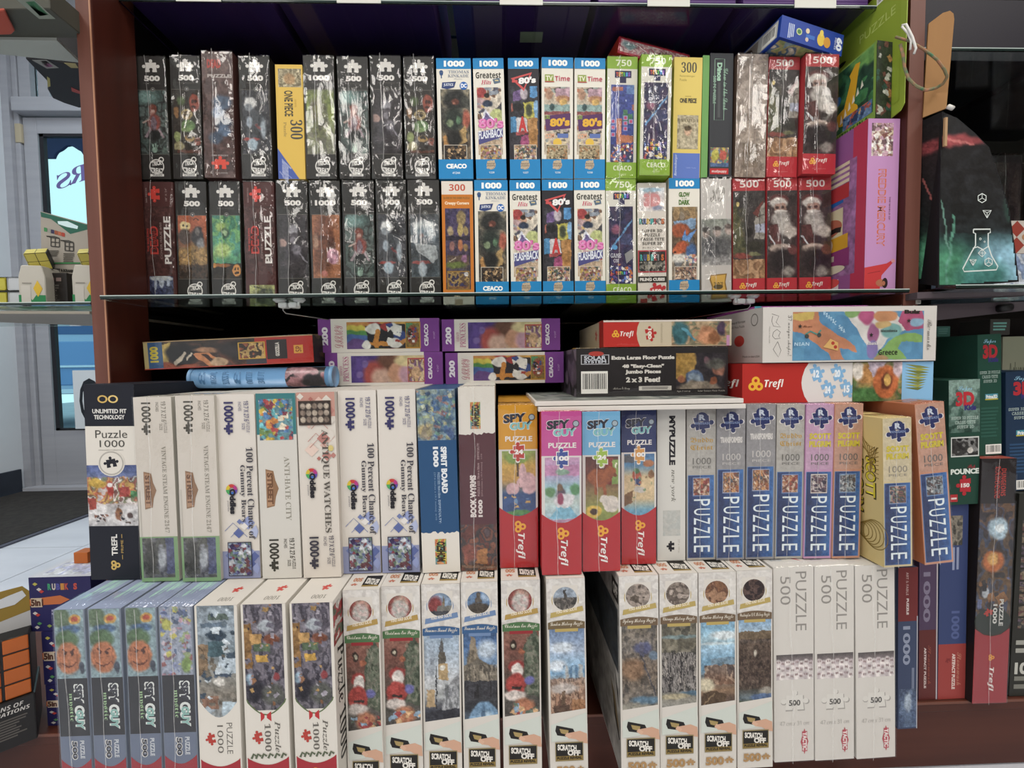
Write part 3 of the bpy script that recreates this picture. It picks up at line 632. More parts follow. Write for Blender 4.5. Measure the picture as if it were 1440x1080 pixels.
A_FALL = (['b5552f', 'b5552f', '8a4a2c', '6e5230', '4a3626', '332a22'], [('e', .25, .17, .2, .07, 'd9c07c', .15), ('e', .18, .16, .04, .015, '3a2c1c', .3), ('e', .32, .16, .04, .015, '3a2c1c', .3), ('e', .25, .33, .25, .12, '4a3a32', .3), ('e', .68, .33, .22, .16, '2f2b2e', .25), ('e', .66, .25, .1, .06, '6a6460', .3), ('e', .78, .45, .13, .1, '77797c', .5), ('e', .2, .65, .25, .13, 'c08a3c', .6), ('e', .8, .65, .22, .14, 'cf9c58', .6), ('e', .5, .6, .15, .16, '8f6a30', .7), ('n', 10, 16, ['5a4a2c', '8a6a34', '3c2c20', 'c49a50'], .45, (0, .5, 1, .78)), ('n', 8, 12, ['332a22', '4c3828', '2a2320'], .7, (0, .78, 1, 1)), ('l', .55, .07, .63, .05, .03, '3a1c14'), ('l', .63, .05, .72, .08, .03, '3a1c14')])

def dead_front(f):
    f.A(0, 0, 1, 1, ['7a6a66', '6a5450', '4a302c', '4c2e2a', '5c4440'], [('n', 4, 12, ['4a322e', '5f4640', '3c2826'], .5), ('e', .62, .4, .3, .06, '44566e', .4), ('e', .5, .48, .22, .05, '566c8a', .4), ('e', .65, .56, .28, .05, '35465c', .5), ('e', .65, .63, .24, .04, '4f6684', .4), ('e', .4, .68, .22, .05, '3e4f66', .5)], 12, 5)
    f.T('DEAD', .17, .06, .62, .13, 'a8473f', 'fat'); f.T('PUZZLE', .18, .178, .92, .205, 'b9b2ac', 'heavy')
    f.T('500 PIECES', .25, .815, .78, .826, 'b0aaa6', 'b'); f.piece(.52, .89, .30, 'd24a38'); f.T('WALKING', .35, .955, .75, .967, 'b0aaa6')
def dead_spine(art, no):
    def d(f):
        f.R(0, 0, 1, 1, '4a2a28'); f.A(.0, .2, 1, .76, '4d2a27', [('n', 5, 12, ['4a2826', '56302c', '42231f'], .6)], 8, 3)
        f.piece(.43, .10, .27, 'c8433a', 90); f.T('500 PIECES', .12, .05, .17, .17, '9c8a86', rot=90); f.T('18" X 24"', .74, .05, .8, .155, '9c8a86', rot=90)
        f.T('PUZZLE', .66, .28, .88, .67, 'd9d4ce', 'heavy', 90); f.T('COVER ISSUE #' + no, .53, .33, .6, .63, '9c8a86', '', 90)
        f.T('DEAD', .21, .36, .47, .59, 'b8423a', 'fat', 90); f.T('DEAD', .25, .375, .43, .575, '5a2624', 'b', 90); f.T('THE WALKING', .12, .38, .18, .57, 'b8423a', 'b', 90)
        art(f)
    return d
def dead_a(f): f.A(.15, .77, .9, 1, '2e3450', [('n', 8, 8, ['1c2138', '39436a', '2a3150', '4f5a80'], .9), ('e', .5, .08, .5, .1, 'b8bfc0', .3), ('e', .5, .25, .1, .18, 'aab4c2', .4), ('e', .25, .3, .06, .2, '98a4b8', .4), ('e', .78, .22, .08, .15, '98a4b8', .4)], 16, 8)
def dead_b(f): f.A(.12, .85, .95, 1, 'a5a860', [('e', .55, .55, .3, .35, '3c4030', .4), ('l', .2, .1, .75, .3, .06, '33382c'), ('e', .8, .6, .2, .4, '5c6658', .5), ('n', 6, 5, ['8f9450', '454a38', 'b0b46a'], .3)], 16, 9)

def pirate_lean(f):                           # yellow 300, blue corner
    f.R(0, 0, 1, 1, 'd2b055'); f.A(.1, .035, .95, .195, 'a09470', [('n', 7, 6, ['8f8464', 'b5a884', '776c50', 'a09470'], .9), ('e', .5, .55, .25, .3, 'b08a5c', .4)], 20, 4)
    f.T('ONE PIECE', .3, .225, .62, .45, '4a4638', 'heavy', -90); f.T('ANIME', .68, .3, .75, .37, 'b08a3c', '', -90); f.T('300', .5, .48, .95, .65, '4a4a46', 'serif', -90)
    f.T('Puzzle', .25, .5, .36, .63, 'a08a50', 'serif', -90); f.P([(0, .73), (0, 1), (.78, 1)], '4a5ea0'); f.T('Ravensburger', .05, .8, .5, .97, 'b9c0d8', 'ital', -90, .1)
def pirate(f):
    f.R(0, 0, 1, 1, 'd6c069'); f.T('300', .25, .04, .8, .125, '4a4a42', 'serif'); f.T('Ravensburger', .2, .145, .75, .165, '9c8a4a'); f.T('Puzzle', .2, .175, .45, .195, '9c8a4a')
    f.T('ANIME', .4, .315, .62, .325, '8a7a40'); f.T('ONE PIECE', .22, .335, .82, .375, '4c4638', 'fat')
    f.A(.15, .475, .9, .755, 'a89c7c', [('n', 6, 8, ['9a8e6e', 'b8ab8a', '85795c'], .7), ('r', .15, .1, .85, .95, 'b5a785'), ('r', .25, .28, .78, .68, '9f9272'), ('e', .5, .47, .17, .14, 'c49a78', .3), ('e', .5, .38, .18, .07, '54442c', .3)], 14, 6)
    f.T('WANTED', .28, .505, .78, .535, '54482c', 'serif'); f.R(.02, .79, .98, 1, '5b74b8'); f.T('Ravensburger', .07, .8, .18, .98, 'c6cfe6', 'ital', 90); f.T('1000 Teile', .5, .905, .85, .917, '8a9cd0')

BLUE = '1f7fb8'
def mp_box(n, head, art, foot='num', band=BLUE, num='1229', ncol='f2f2ee', fullart=False):
    def d(f):
        f.R(0, 0, 1, 1, 'dcd8cc'); art(f)
        f.R(0, 0, 1, .088, band); f.T(n, .22, .02, .82, .07, ncol, 'fat'); head(f)
        f.R(0, .838, 1, 1, band)
        if foot == 'num':
            f.C(.5, .885, .15, 'a89880'); f.A(.38, .86, .62, .91, 'a08e78', [('n', 6, 6, ['8a7a68', 'c0b09a', 'a08e78'], .9)], 10, 2); f.piece(.5, .885, .19, 'b8a890', 45); f.T('MASTER', .38, .868, .62, .882, '6a5a4c', 'b'); f.T('PIECES', .38, .886, .62, .9, '6a5a4c', 'b')
            f.T(num, .42, .942, .6, .957, 'cfe0ea', 'b')
        else:
            f.T('CEACO', .22, .875, .82, .915, 'eef0ee', 'fat'); f.T(num, .4, .942, .62, .96, 'cfe0ea', 'b')
    return d
MIX = ['b08a68', '7c5a44', 'd6c8b0', '8a3a38', '3c3c48', 'c4a24a', '6a6f8a', 'b86a7c', '4c5a48']
def inset(f, u0, v0, u1, v1, pal, seed):
    f.R(u0 - .015, v0 - .004, u1 + .015, v1 + .004, 'c9c2b4'); f.A(u0, v0, u1, v1, pal[0], [('c', 130, .05, pal)], 12, seed)
def h_kink(f):
    f.L([(.14, .115), (.14, .165)], .03, '33507c'); f.P([(.08, .115), (.2, .115), (.18, .14), (.1, .14)], '33507c'); f.P([(.11, .1), (.17, .1), (.2, .113), (.08, .113)], '33507c')
    f.T('THOMAS', .34, .1, .94, .125, '7c8494', 'serif'); f.T('KINKADE', .33, .133, .93, .157, '7c8494', 'serif'); f.T('Studios', .5, .165, .75, .175, '9aa0a8', 'script')
    f.P([(.16, .2), (.56, .193), (.5, .24), (.3, .255), (.14, .245)], '30406e'); f.T('JUSTICE', .2, .208, .48, .235, 'd0d6e0', 'heavy'); f.C(.78, .228, .115, '2a62a8'); f.T('DC', .7, .21, .87, .245, 'e4e8ee', 'fat')
def a_kink(f):
    f.A(.1, .255, .95, .84, ['8a8878', '6a685c', '3a3c34', '50382a', '2e2a26'], [('n', 5, 9, ['2a2a28', '4a463c', '8a7a5c', '5c5a50'], .6), ('e', .5, .15, .42, .14, '262826', .4), ('e', .5, .18, .12, .05, '6c382c', .5), ('e', .45, .2, .05, .02, '9c5c48', .4), ('e', .85, .18, .15, .08, '3c3e38', .5), ('e', .45, .42, .3, .16, '26302a', .5), ('e', .3, .48, .1, .05, '6a7c58', .4), ('e', .6, .44, .08, .06, '4c7050', .5), ('e', .87, .42, .14, .12, 'a8503c', .5), ('p', [(.6, .6), (.85, .5), (.85, .75), (.6, .8)], 'a8854c'), ('p', [(.05, .68), (.15, .64), (.45, .86), (.1, .9)], 'b07a3c'), ('e', .45, .7, .25, .12, '1e1e1c', .4)], 16, 21)
    inset(f, .18, .72, .82, .845, ['3a2c22', '14110f', '8a6a44', '5c4630', 'c09a68', '22262c'], 22)
def h_hits(f):
    f.T('Greatest', .08, .115, .9, .165, '33332e', 'b'); f.T('Hits', .25, .18, .58, .215, 'c05068', 'ital'); f.P([(.63, .175), (.85, .165), (.88, .2), (.68, .212)], '56697c'); f.R(.7, .18, .82, .19, 'c8b88a')
def a_hits(f):
    f.A(.1, .24, .9, .8, 'c4b8a4', [('c', 60, .12, ['b0413c', '3c3c44', 'd8cdb8', '7c5a44', '8a94a0', 'c4a05c', '556', 'a88']), ('e', .18, .08, .2, .08, 'a83838', .15), ('e', .42, .16, .12, .06, 'b98a6c', .3), ('e', .4, .12, .11, .035, '2a2420', .3), ('e', .42, .24, .2, .05, '26324a', .4), ('e', .8, .42, .3, .1, 'a8b06a', .2), ('p', [(.3, .32), (.75, .5), (.15, .52)], 'd6d8e4'), ('p', [(.33, .36), (.62, .48), (.22, .5)], '6a5a94'), ('r', 0, .78, 1, 1, 'b09678')], 14, 31)
    f.T('80\'s', .12, .495, .95, .58, 'c45a98', 'fat'); f.T('80\'s', .14, .5, .93, .572, 'd888b8', 'b'); f.P([(.1, .61), (.92, .575), (.92, .65), (.12, .715)], '4a4a7c'); f.T('FLASHBACK', .12, .6, .92, .67, 'd8dce4', 'heavy', shear=-.02)
    inset(f, .16, .72, .85, .85, MIX, 33)
def h_80(f): pass
def a_80(f):
    f.R(0, .088, 1, .84, '26242a'); f.A(.05, .23, .95, .75, '2a2830', [('p', [(.1, .08), (.4, .05), (.4, .22), (.1, .24)], '6a4a88'), ('e', .5, .12, .14, .09, 'b8a8b0', .3), ('p', [(.72, .0), (.98, 0), (.98, .17), (.75, .18)], '3a86c8'), ('p', [(.48, .26), (.85, .23), (.88, .5), (.52, .52)], 'c8be3c'), ('e', .68, .38, .13, .1, '3c4426', .4), ('p', [(.85, .22), (1, .24), (.98, .5), (.88, .5)], '6fa8d8'), ('p', [(0, .5), (.22, .48), (.26, .72), (0, .74)], '3a8ac4'), ('p', [(.2, .5), (.58, .5), (.6, .75), (.22, .78)], 'd6d0d0'), ('p', [(.2, .73), (.6, .71), (.61, .76), (.22, .79)], 'b03838'), ('p', [(.6, .52), (.97, .5), (.97, .98), (.65, .98)], 'b87830'), ('p', [(.35, .8), (.63, .78), (.64, .97), (.38, .98)], 'a8346a'), ('p', [(.02, .28), (.1, .26), (.1, .4), (.02, .42)], 'b0503c'), ('e', .27, .33, .18, .07, '17161a', .3), ('n', 9, 14, ['222', '4a4a54', '8a8a94'], .16)], 16, 41)
    f.T('A', .3, .48, .58, .61, 'b83a3a', 'fat'); f.P([(.08, .165), (.78, .115), (.5, .27)], 'c05050'); f.P([(.2, .172), (.7, .135), (.5, .245)], '26242a'); f.T('80\'s', .33, .16, .9, .215, 'e6e4e2', 'fat', shear=-.012); f.R(.12, .18, .3, .2, 'c05050')
    inset(f, .16, .72, .87, .85, MIX, 43)
def h_time(f):
    f.R(.1, .14, .38, .2, '8a9a4c'); f.T('TV', .13, .15, .35, .192, 'e2e0c8', 'heavy'); f.R(.1, .195, .4, .203, 'b0483c'); f.T('Time', .42, .15, .9, .192, 'b8485c', 'b')
def a_time(f):
    f.A(.08, .24, .9, .8, 'b8a890', [('c', 50, .1, ['8a9088', '4c4a44', 'b06a4c', '9aa8a0', '6c6458', 'c8b48c', 'a08a90']), ('e', .2, .1, .14, .09, 'a87c60', .3), ('r', .42, .02, 1, .14, 'b08a98'), ('e', .7, .18, .25, .06, 'a8744c', .4), ('e', .75, .22, .15, .05, 'c49a4c', .4), ('r', 0, .26, 1, .36, '7c9a94'), ('e', .3, .3, .1, .05, '2f4a4c', .3), ('r', 0, .36, 1, .41, '8a4444')], 18, 51)
    f.P([(.1, .48), (.92, .455), (.92, .58), (.14, .605)], '54305c'); f.T('80\'s', .26, .5, .9, .57, 'd9a83c', 'fat', shear=-.01); f.T('LIKE', .08, .475, .26, .505, '8fae3c', 'b')
    f.T('COM', .12, .63, .4, .67, 'd8a080', 'heavy', shear=-.01); f.R(.5, .625, .85, .66, '5c70a8'); f.E(.5, .7, .14, .035, 'd8b44c'); inset(f, .15, .72, .83, .85, ['a8946c', '8a7a50', '6c5c40', 'c4b48a', '4a4030', 'b07a4c'], 53)

GREEN = '86a83a'
def tet_logo(f, u0, v0, u1, v1):
    f.R(u0, v0, u1, v0 + (v1 - v0) * .58, '252548'); m = (u0 + u1) / 2; q = (u1 - u0) * .19; f.R(m - q, v0 + (v1 - v0) * .5, m + q, v1, '252548')
    for i, (ch, c) in enumerate(zip('TETRIS', ('d05a3c', 'd8953c', 'd8c83c', '58b04c', '4a90c8', '8a5ab8'))):
        a = u0 + (u1 - u0) * (.08 + i * .145); f.T(ch, a, v0 + (v1 - v0) * .13, a + (u1 - u0) * .12, v0 + (v1 - v0) * .47, c, 'fat')
def tetris(kind):
    def d(f):
        f.R(0, 0, 1, 1, 'd5d2c6'); f.R(0, 0, 1, .1, GREEN); f.T('750', .28, .025, .8, .077, 'dfe4cc', 'b'); tet_logo(f, .25, .115, .8, .215)
        if kind == 0:
            f.A(.13, .23, .9, .86, ['3a4a9c', '2f3f94', '283a90', '34489c'], [('p', [(.7, 0), (1, 0), (1, .12), (.65, .12)], '5c84c0'), ('p', [(.0, 0), (.1, 0), (.2, .6), (0, .6)], '4a5cae'), ('e', .33, .27, .07, .02, 'b8d0f0', .9), ('e', .65, .2, .03, .01, 'd0e0f8', .5), ('r', .05, .03, .5, .08, 'c8663c'), ('r', .52, .32, .72, .4, '4a9450'), ('r', .52, .38, .95, .5, '3c8448'), ('r', .25, .44, .48, .78, 'cf6c30'), ('r', .48, .66, 1, .75, 'cf6c30'), ('r', .92, .25, 1, .33, 'c8663c'), ('n', 6, 9, ['34489c', '283a90'], .15)], 8, 61)
            for (u, v) in ((.21, .53), (.21, .58), (.62, .5), (.62, .545), (.62, .59), (.8, .53), (.21, .64)):
                f.R(u - .07, v - .018, u + .07, v + .018, '9aa0c8'); f.R(u - .045, v - .012, u + .045, v + .012, 'b84a6c')
        else:
            f.A(.1, .23, .9, .86, ['1e2244', '28284a', '3a2c50', '28264a'], [('n', 4, 8, ['1c2040', '30305c', '4c3458'], .6), ('e', .3, .3, .2, .06, '94506c', .6), ('l', .1, .55, .95, .18, .06, '5c9ad0'), ('r', .5, .35, .95, .5, '44507c', .7), ('c', 30, .05, ['b86a3c', '3c6ab8', '8a3c5c', 'c8b84c', 'dcdce4'], (.05, .75, .95, 1))], 14, 62)
            if kind == 2:
                f.T('GAME', .15, .615, .5, .65, 'd8dae0', 'mono'); f.T('ON', .25, .66, .42, .69, 'd8dae0', 'mono'); f.C(.3, .565, .08, '5c9ac8'); f.P([(.62, .62), (.86, .58), (.92, .65), (.68, .7)], '8a8a8a')
            else:
                f.A(.25, .26, .6, .4, '2a2a4c', [('c', 40, .09, ['d0d2da', 'a0a4b4', '2a2a4c'])], 6, 63)
        f.A(.14, .72, .88, .865, '2b2f5c', [('c', 70, .06, ['cf6c30', '4a68b8', 'b83c4c', 'c8b03c', '2b2f5c', '50408c', 'e0d8d0'])], 10, 64 + kind)
        if kind: tet_logo(f, .28, .755, .74, .83)
        f.R(0, .868, 1, 1, GREEN); f.T('CEACO', .23, .895, .84, .935, 'dfe4cc', 'b'); f.T('41352', .42, .96, .66, .975, 'c4d09a', 'b')
    return d
def creepy(f):
    f.R(0, 0, 1, 1, 'd8d0c4'); f.T('300', .24, .025, .76, .08, 'b8503c', 'b'); f.R(0, .11, 1, .925, 'bf7228'); f.R(0, .925, 1, 1, 'd8d0c4'); f.T('GLOW IN THE DARK PUZZLE', .06, .13, .9, .148, '6a5a2c', 'b'); f.T('Creepy Corners', .1, .168, .88, .2, 'e8d0b0', 'fat')
    f.A(.1, .225, .9, .9, ['3c3660', '4a3c5c', '3a2c38', '4a4030', '3c3426'], [('n', 5, 8, ['33305c', '4c3e66', '2c2640', '5c4c50'], .5), ('e', .65, .12, .2, .09, '8a7448', .3), ('e', .2, .28, .12, .06, '9a8460', .3), ('e', .6, .26, .12, .08, 'a8904c', .3), ('e', .82, .27, .1, .06, '98804c', .3), ('r', .0, .34, 1, .39, '2a2434'), ('e', .25, .46, .1, .06, '8a5a54', .3), ('e', .6, .45, .1, .07, 'b0663c', .3), ('e', .8, .48, .1, .05, '8c6a3c', .4), ('r', .05, .58, .95, .7, '5c4830', .7), ('e', .75, .62, .12, .05, '8a5a7c', .4), ('l', .15, .66, .4, .6, .03, 'b0a088'), ('e', .4, .7, .4, .04, '5c6a2c', .5)], 14, 71)
    f.R(.14, .745, .86, .905, '8a6a30'); f.A(.17, .755, .84, .895, '33305c', [('n', 5, 4, ['33305c', '6a4c2c', 'a8843c', '2c2640'], .9), ('e', .88, .12, .1, .12, 'b8b4b0', .2), ('r', 0, .85, 1, 1, '7c4a24', .7)], 12, 72); f.C(.5, 1.0, .13, 'a08e78'); f.P([(.36, .955), (.64, .955), (.62, .998), (.38, .998)], 'a89880')
def rubik3d(f):
    f.R(0, 0, 1, 1, 'd2cbc0'); f.A(.06, .04, .94, .24, ['cdd6da', 'd8ccc8', 'cfcac4'], [('e', .5, .5, .32, .35, 'd0a0a0', .5), ('e', .5, .1, .35, .09, '9cc0d4', .4), ('e', .72, .85, .22, .1, '8a90a8', .5)], 10, 81)
    f.T('3D', .22, .09, .8, .2, 'c88a8a', 'fat')
    f.T("RUBIK'S", .05, .3, .95, .355, '4a4a4a', 'fat')
    for i, (ch, c) in enumerate(zip("RUBIK'S", ('4a9a94', '5a6a9c', 'b89a3c', '4a9a94', 'a85050', '888', 'c06a3c'))): f.T(ch, .06 + i * .128, .303, .06 + i * .128 + (.05 if ch == "'" else .105), .35, c, 'fat')
    for i, t_ in enumerate(('SUPER 3D', 'PUZZLE', 'CASSE-TETE', 'SUPER 3D')): f.T(t_, (.14, .24, .1, .16)[i], .395 + i * .036, (.86, .78, .92, .86)[i], .42 + i * .036, '55524c', 'b')
    f.T('24 x 18 in  61 x 46 cm', .16, .545, .84, .557, '6a665e'); f.R(.0, .575, 1, .765, 'b03a44'); f.A(.04, .585, .96, .755, '2e2c2a', [('c', 60, .06, ['6a6860', '2e2c2a', '8a8478', 'a09a88'], (0, .5, 1, 1))], 10, 82)
    for i, (ch, c) in enumerate(zip("RUBIK'S", ('4a9a94', '5a6a9c', 'b89a3c', '4a9a94', 'a85050', '888', 'c06a3c'))): f.T(ch, .08 + i * .122, .61, .08 + i * .122 + (.05 if ch == "'" else .1), .665, c, 'fat')
    f.R(.0, .8, 1, .85, '26241f'); f.T('PILING CUBES', .06, .812, .94, .84, 'd8d4cc', 'fat'); f.piece(.66, .93, .36, 'b5353a', 20); f.T('150', .5, .91, .82, .945, 'e8dcd4', 'fat'); f.R(.08, .965, .32, 1, 'a8423c')
def h_glow(f): f.T('GLOW', .32, .115, .68, .155, '4c7030', 'fat'); f.T('IN THE', .42, .162, .58, .172, '4c7030'); f.T('DARK', .32, .178, .68, .22, '4c7030', 'fat')
def a_glow(f):
    f.A(.1, .235, .93, .84, ['c4a468', '8a6a44', '54402c', '3c3a3c', '8a8a84', 'a89884'], [('n', 5, 8, ['6a4c30', '8f6f48', '3c3430', '555c68'], .45), ('p', [(.05, .2), (.95, .15), (.9, .3), (.1, .28)], '6f90b0'), ('e', .35, .32, .36, .1, 'a04a28', .3), ('p', [(.5, .42), (.95, .3), (.7, .48)], '4a7ab8'), ('p', [(.4, .45), (.52, .3), (.6, .48)], '4a80c0'), ('e', .4, .55, .3, .08, 'b04a26', .3), ('e', .2, .6, .18, .06, 'c0562c', .3), ('e', .12, .62, .05, .015, '3a1a12', .2), ('e', .75, .6, .2, .1, '3a5c90', .5), ('e', .3, .7, .35, .06, 'c4c0b4', .5), ('c', 30, .05, ['c07a4c', 'c8b8a0', '5a7ab0', 'b06a70'], (.5, .65, 1, .8))], 14, 91)
    inset(f, .2, .73, .9, .85, ['8a6a50', 'c8a888', '5c4a44', 'a07868', '3c4454', 'd0c4b0'], 93)
def silver(f):
    f.R(0, 0, 1, 1, 'bdb8b2'); f.R(.18, .07, .82, .34, 'c6c2bc'); f.L([(.18, .07), (.18, .34), (.82, .34)], .012, 'a8a49e'); f.T('HP', .3, .085, .8, .2, '7c7870', 'script')
    f.A(.0, .34, 1, .72, ['b4b2aa', '8a8a80', '55524e', '6a6866', 'b0aca6'], [('e', .5, .05, .5, .12, '8f9584', .6), ('e', .15, .3, .13, .11, 'a08878', .4), ('e', .15, .22, .13, .05, '3a3430', .4), ('e', .52, .28, .13, .11, 'a88e80', .4), ('e', .52, .2, .13, .05, '443a34', .4), ('e', .9, .25, .13, .11, 'a08678', .4), ('e', .9, .17, .12, .05, '54423a', .4), ('e', .5, .6, .5, .2, '3c3c3e', .5), ('n', 6, 6, ['8a8a88', '55555a', 'b0b0ae'], .25)], 14, 101)
    f.P([(.28, .8), (.85, .79), (.8, .86), (.88, .97), (.3, .98), (.34, .9), (.26, .84)], '8a6a34'); f.P([(.32, .81), (.8, .8), (.76, .87), (.82, .96), (.35, .965), (.38, .89), (.31, .84)], 'c8a050'); f.T('RON', .4, .86, .72, .9, '3c3428', 'frak'); f.E(.55, .9, .16, .02, '54482c')
def xmas_room(f):
    f.A(0, 0, 1, 1, '3a3533', [('n', 3, 8, ['36312f', '443c3a', '2e2a28'], .5), ('p', [(0, .18), (.12, .14), (.45, .7), (0, .74)], '4a4a30'), ('e', .15, .15, .06, .025, 'c8b060', .3), ('n', 12, 18, ['3c4028', '5c6038', '9a8a50'], .35, (0, .2, .4, .7)), ('p', [(.68, .3), (.82, .2), (1, .12), (1, .55), (.68, .55)], '8a8478'), ('r', .7, .38, 1, .48, '9aa0b4'), ('l', .84, .2, .84, .55, .02, '3a3230'), ('l', .7, .3, 1, .28, .02, '3a3230'), ('p', [(.62, .25), (.72, .2), (.95, .1), (.78, .3)], '6a302a'), ('e', .5, .47, .12, .06, '201c1a', .2), ('l', .47, 0, .47, .42, .015, '6a645e'), ('e', .7, .63, .28, .06, '2c2a20', .5), ('e', .3, .74, .3, .03, '8a3a30', .5), ('e', .7, .72, .2, .02, '6a6a44', .5), ('r', 0, .78, 1, 1, '9c7048'), ('n', 4, 7, ['a87a4c', '7c5434', 'c09468', '8a6040'], .7, (0, .78, 1, 1))], 12, 111)
def xmas_man(f):
    f.A(0, 0, 1, 1, '3a2c2b', [('n', 3, 7, ['36292a', '443230', '2c2423'], .5), ('e', .4, .1, .32, .06, '5c2a28', .3), ('e', .38, .14, .3, .06, 'b8b0a6', .3), ('e', .45, .2, .2, .06, '9a7464', .3), ('e', .35, .19, .06, .015, '4a3430', .3), ('e', .52, .19, .06, .015, '4a3430', .3), ('e', .45, .235, .22, .02, 'c0b8ae', .3), ('e', .45, .32, .3, .09, '9c948c', .4), ('e', .6, .42, .24, .1, 'aaa298', .4), ('p', [(.05, .4), (.35, .38), (.5, .62), (.1, .6)], '5a2e2c'), ('e', .78, .47, .2, .07, 'b0a498', .35), ('l', .08, .52, .3, .62, .05, 'b9bcc0'), ('e', .45, .66, .36, .05, 'b09a8a', .3), ('e', .5, .8, .45, .14, '2a2022', .4), ('e', .85, .68, .15, .06, '6a3634', .4), ('e', .7, .93, .2, .06, '8a8278', .6)], 12, 113)
def red500(art, seed=0):
    def d(f):
        f.R(0, 0, 1, 1, 'a8363a'); f.T('500', .22, .022, .8, .078, 'ddd4cc', 'b')
        g = Face(f.o + f.ev * .105, f.eu, f.ev * .725); art(g); g2 = g
        f.vs += [v + f.en * .00003 for v in g2.vs]; f.fs += [q + f.n for q in g2.fs]; f.cs += g2.cs; f.n += g2.n; f.lay += 4
        f.R(0, .83, 1, 1, 'b03038'); trefoil(f, .3, .895, .055, 'e0a840'); f.T('Trefl', .4, .868, .74, .91, 'e4dcd4', 'bi'); f.T('500 pieces', .3, .95, .7, .962, 'c87a78')
    return d
def brown_shiny(f):
    f.A(0, 0, 1, 1, ['8a7c72', '98897c', 'a08c78', '86705c'], [('n', 4, 9, ['94867a', '7c6c60', 'a8988a'], .5), ('r', .25, .72, .75, .92, '6c5844', .6)], 12, 121); f.T('HP', .3, .74, .72, .9, '54432f', 'frak')
def dino(f):
    f.R(0, 0, 1, 1, '34363a'); f.L([(.2, .05), (.2, .53), (.62, .53), (.62, .045), (.2, .045)], .02, '8fb09a'); f.T('Dinos', .3, .075, .52, .22, '9cc0a8', 'fat', -90); f.T('Glow in the Dark', .58, .12, .78, .45, '8fb09a', 'script', -90); f.T('500 PC PUZZLE', .14, .18, .26, .4, '8fb09a', 'b', -90); f.R(.34, .23, .46, .51, '4a4d4e')
    f.A(.06, .75, .86, .905, '8c7a5c', [('n', 5, 4, ['b8963c', '4a7a58', 'a8503c', '54708a', 'c8b060'], .9), ('e', .25, .4, .2, .3, 'b0a83c', .3), ('e', .7, .4, .2, .25, 'b84a3c', .3), ('r', 0, .8, 1, 1, '44608c')], 10, 131); f.R(.05, .918, .86, .965, 'b02f30'); f.T('mudpuppy', .13, .93, .78, .957, 'e0d0cc', 'b')

ROW1 = 0

# ------------------------------------------------------------------ row standing on the glass shelf
G2 = 'boxes standing on the glass shelf'; G1 = 'boxes stacked on the second row'
B2 = Z_G
S = lambda px, draw, label, **k: spine(px, B2, k.pop('d', D_B), draw, label, group=k.pop('group', G2), **k)
K = '26241f'
S((198.5, 243, 256, 205, 250), dead_spine(dead_a, '50'), 'maroon zombie comic puzzle box with a dark blue picture, leftmost on the glass shelf', body='4a2a28', wrap=.9)
S((245.5, 290, 256, 251, 295), black_box('500', *A_FALL), 'black 500 puzzle box with orange pumpkin man and hooded reaper', body=K, wrap=.5)
S((293.5, 338, 256, 299.5, 341), black_box('500', *A_GHOST), 'black 500 puzzle box with green ghost above small pumpkins', body=K, wrap=.5)
S((341.5, 385, 256, 346.5, 389.5), dead_spine(dead_b, '92'), 'maroon zombie comic puzzle box with a yellow picture at its foot', body='4a2a28', wrap=.9)
S((387.6, 432, 255, 392.5, 436.5), black_box('500', *A_VINC), 'black 500 puzzle box with grey thin man, right of the yellow footed maroon box', body=K, wrap=1)
S((434.7, 477.4, 255, 439, 482), black_box('1000', *A_ORNG), 'black 1000 puzzle box with large orange face and pink mask', body=K, wrap=1)
S((481, 525, 254.5, 484.5, 529), black_box('500', *A_WOMAN), 'black 500 puzzle box with seated red haired woman, on the glass shelf', body=K, wrap=.7)
S((528, 570.7, 254, 531.5, 574), black_box('500', *A_HOCK), 'black 500 puzzle box with heavily creased film, second from the orange 300 box', body=K, wrap=1.8)
S((573, 617, 253.5, 576.5, 621), black_box('500', *A_MASK), 'black 500 puzzle box with pale masked face, beside the orange 300 box', body=K, wrap=.6)
S((620, 665, 255, 623.5, 667), creepy, 'orange and white 300 puzzle box with haunted house picture', body='d8d0c4')
S((666.4, 714, 253.5, 669, 716), mp_box('1000', h_kink, a_kink, 'ceaco', num='41244'), 'blue banded 1000 puzzle box with dark beast picture, on the glass shelf', body='1f7fb8')
S((716.4, 759.7, 253.5, 718.5, 762), mp_box('1000', h_hits, a_hits, num='1228'), 'blue banded eighties music puzzle box, left of two on the glass shelf', body='d8d4c8')
S((761.6, 805.8, 253, 763.5, 807), mp_box('1000', h_80, a_80, num='1227'), 'blue banded black 1000 puzzle box with red triangle logo, on the glass shelf', body='26242a')
S((806.7, 851, 252.5, 808.5, 852), mp_box('1000', h_hits, a_hits, num='1228'), 'blue banded eighties music puzzle box, right of two on the glass shelf', body='d8d4c8')
S((851.5, 894, 251, 852, 895), tetris(2), 'green banded 750 falling blocks puzzle box on the glass shelf', body='86a83a', wrap=1.0)
S((896, 936.6, 257.5, 897, 937.5), rubik3d, 'grey and red piling cubes puzzle box with coloured toy cube lettering', body='c8c0b4', wrap=.5)
S((940, 984.4, 250.5, 940.5, 983.5), mp_box('1000', h_glow, a_glow, num='1207'), 'blue banded 1000 glow in the dark puzzle box with red dragon', body='d8d4c8')
S((985.5, 1028, 249.5, 986.5, 1029), silver, 'silver puzzle box with a group of people and gold crest', body='bdb8b2', wrap=1.6)
S((1030, 1076, 250.5, 1030.5, 1075.6), red500(xmas_room), 'red banded 500 puzzle box with Christmas tree room and arched window', body='a8363a', wrap=.6)
S((1078.5, 1121, 250, 1078, 1121), red500(xmas_man), 'red banded puzzle box with bearded man, left of two on the glass shelf', body='a8363a', d=.732, wrap=.9)
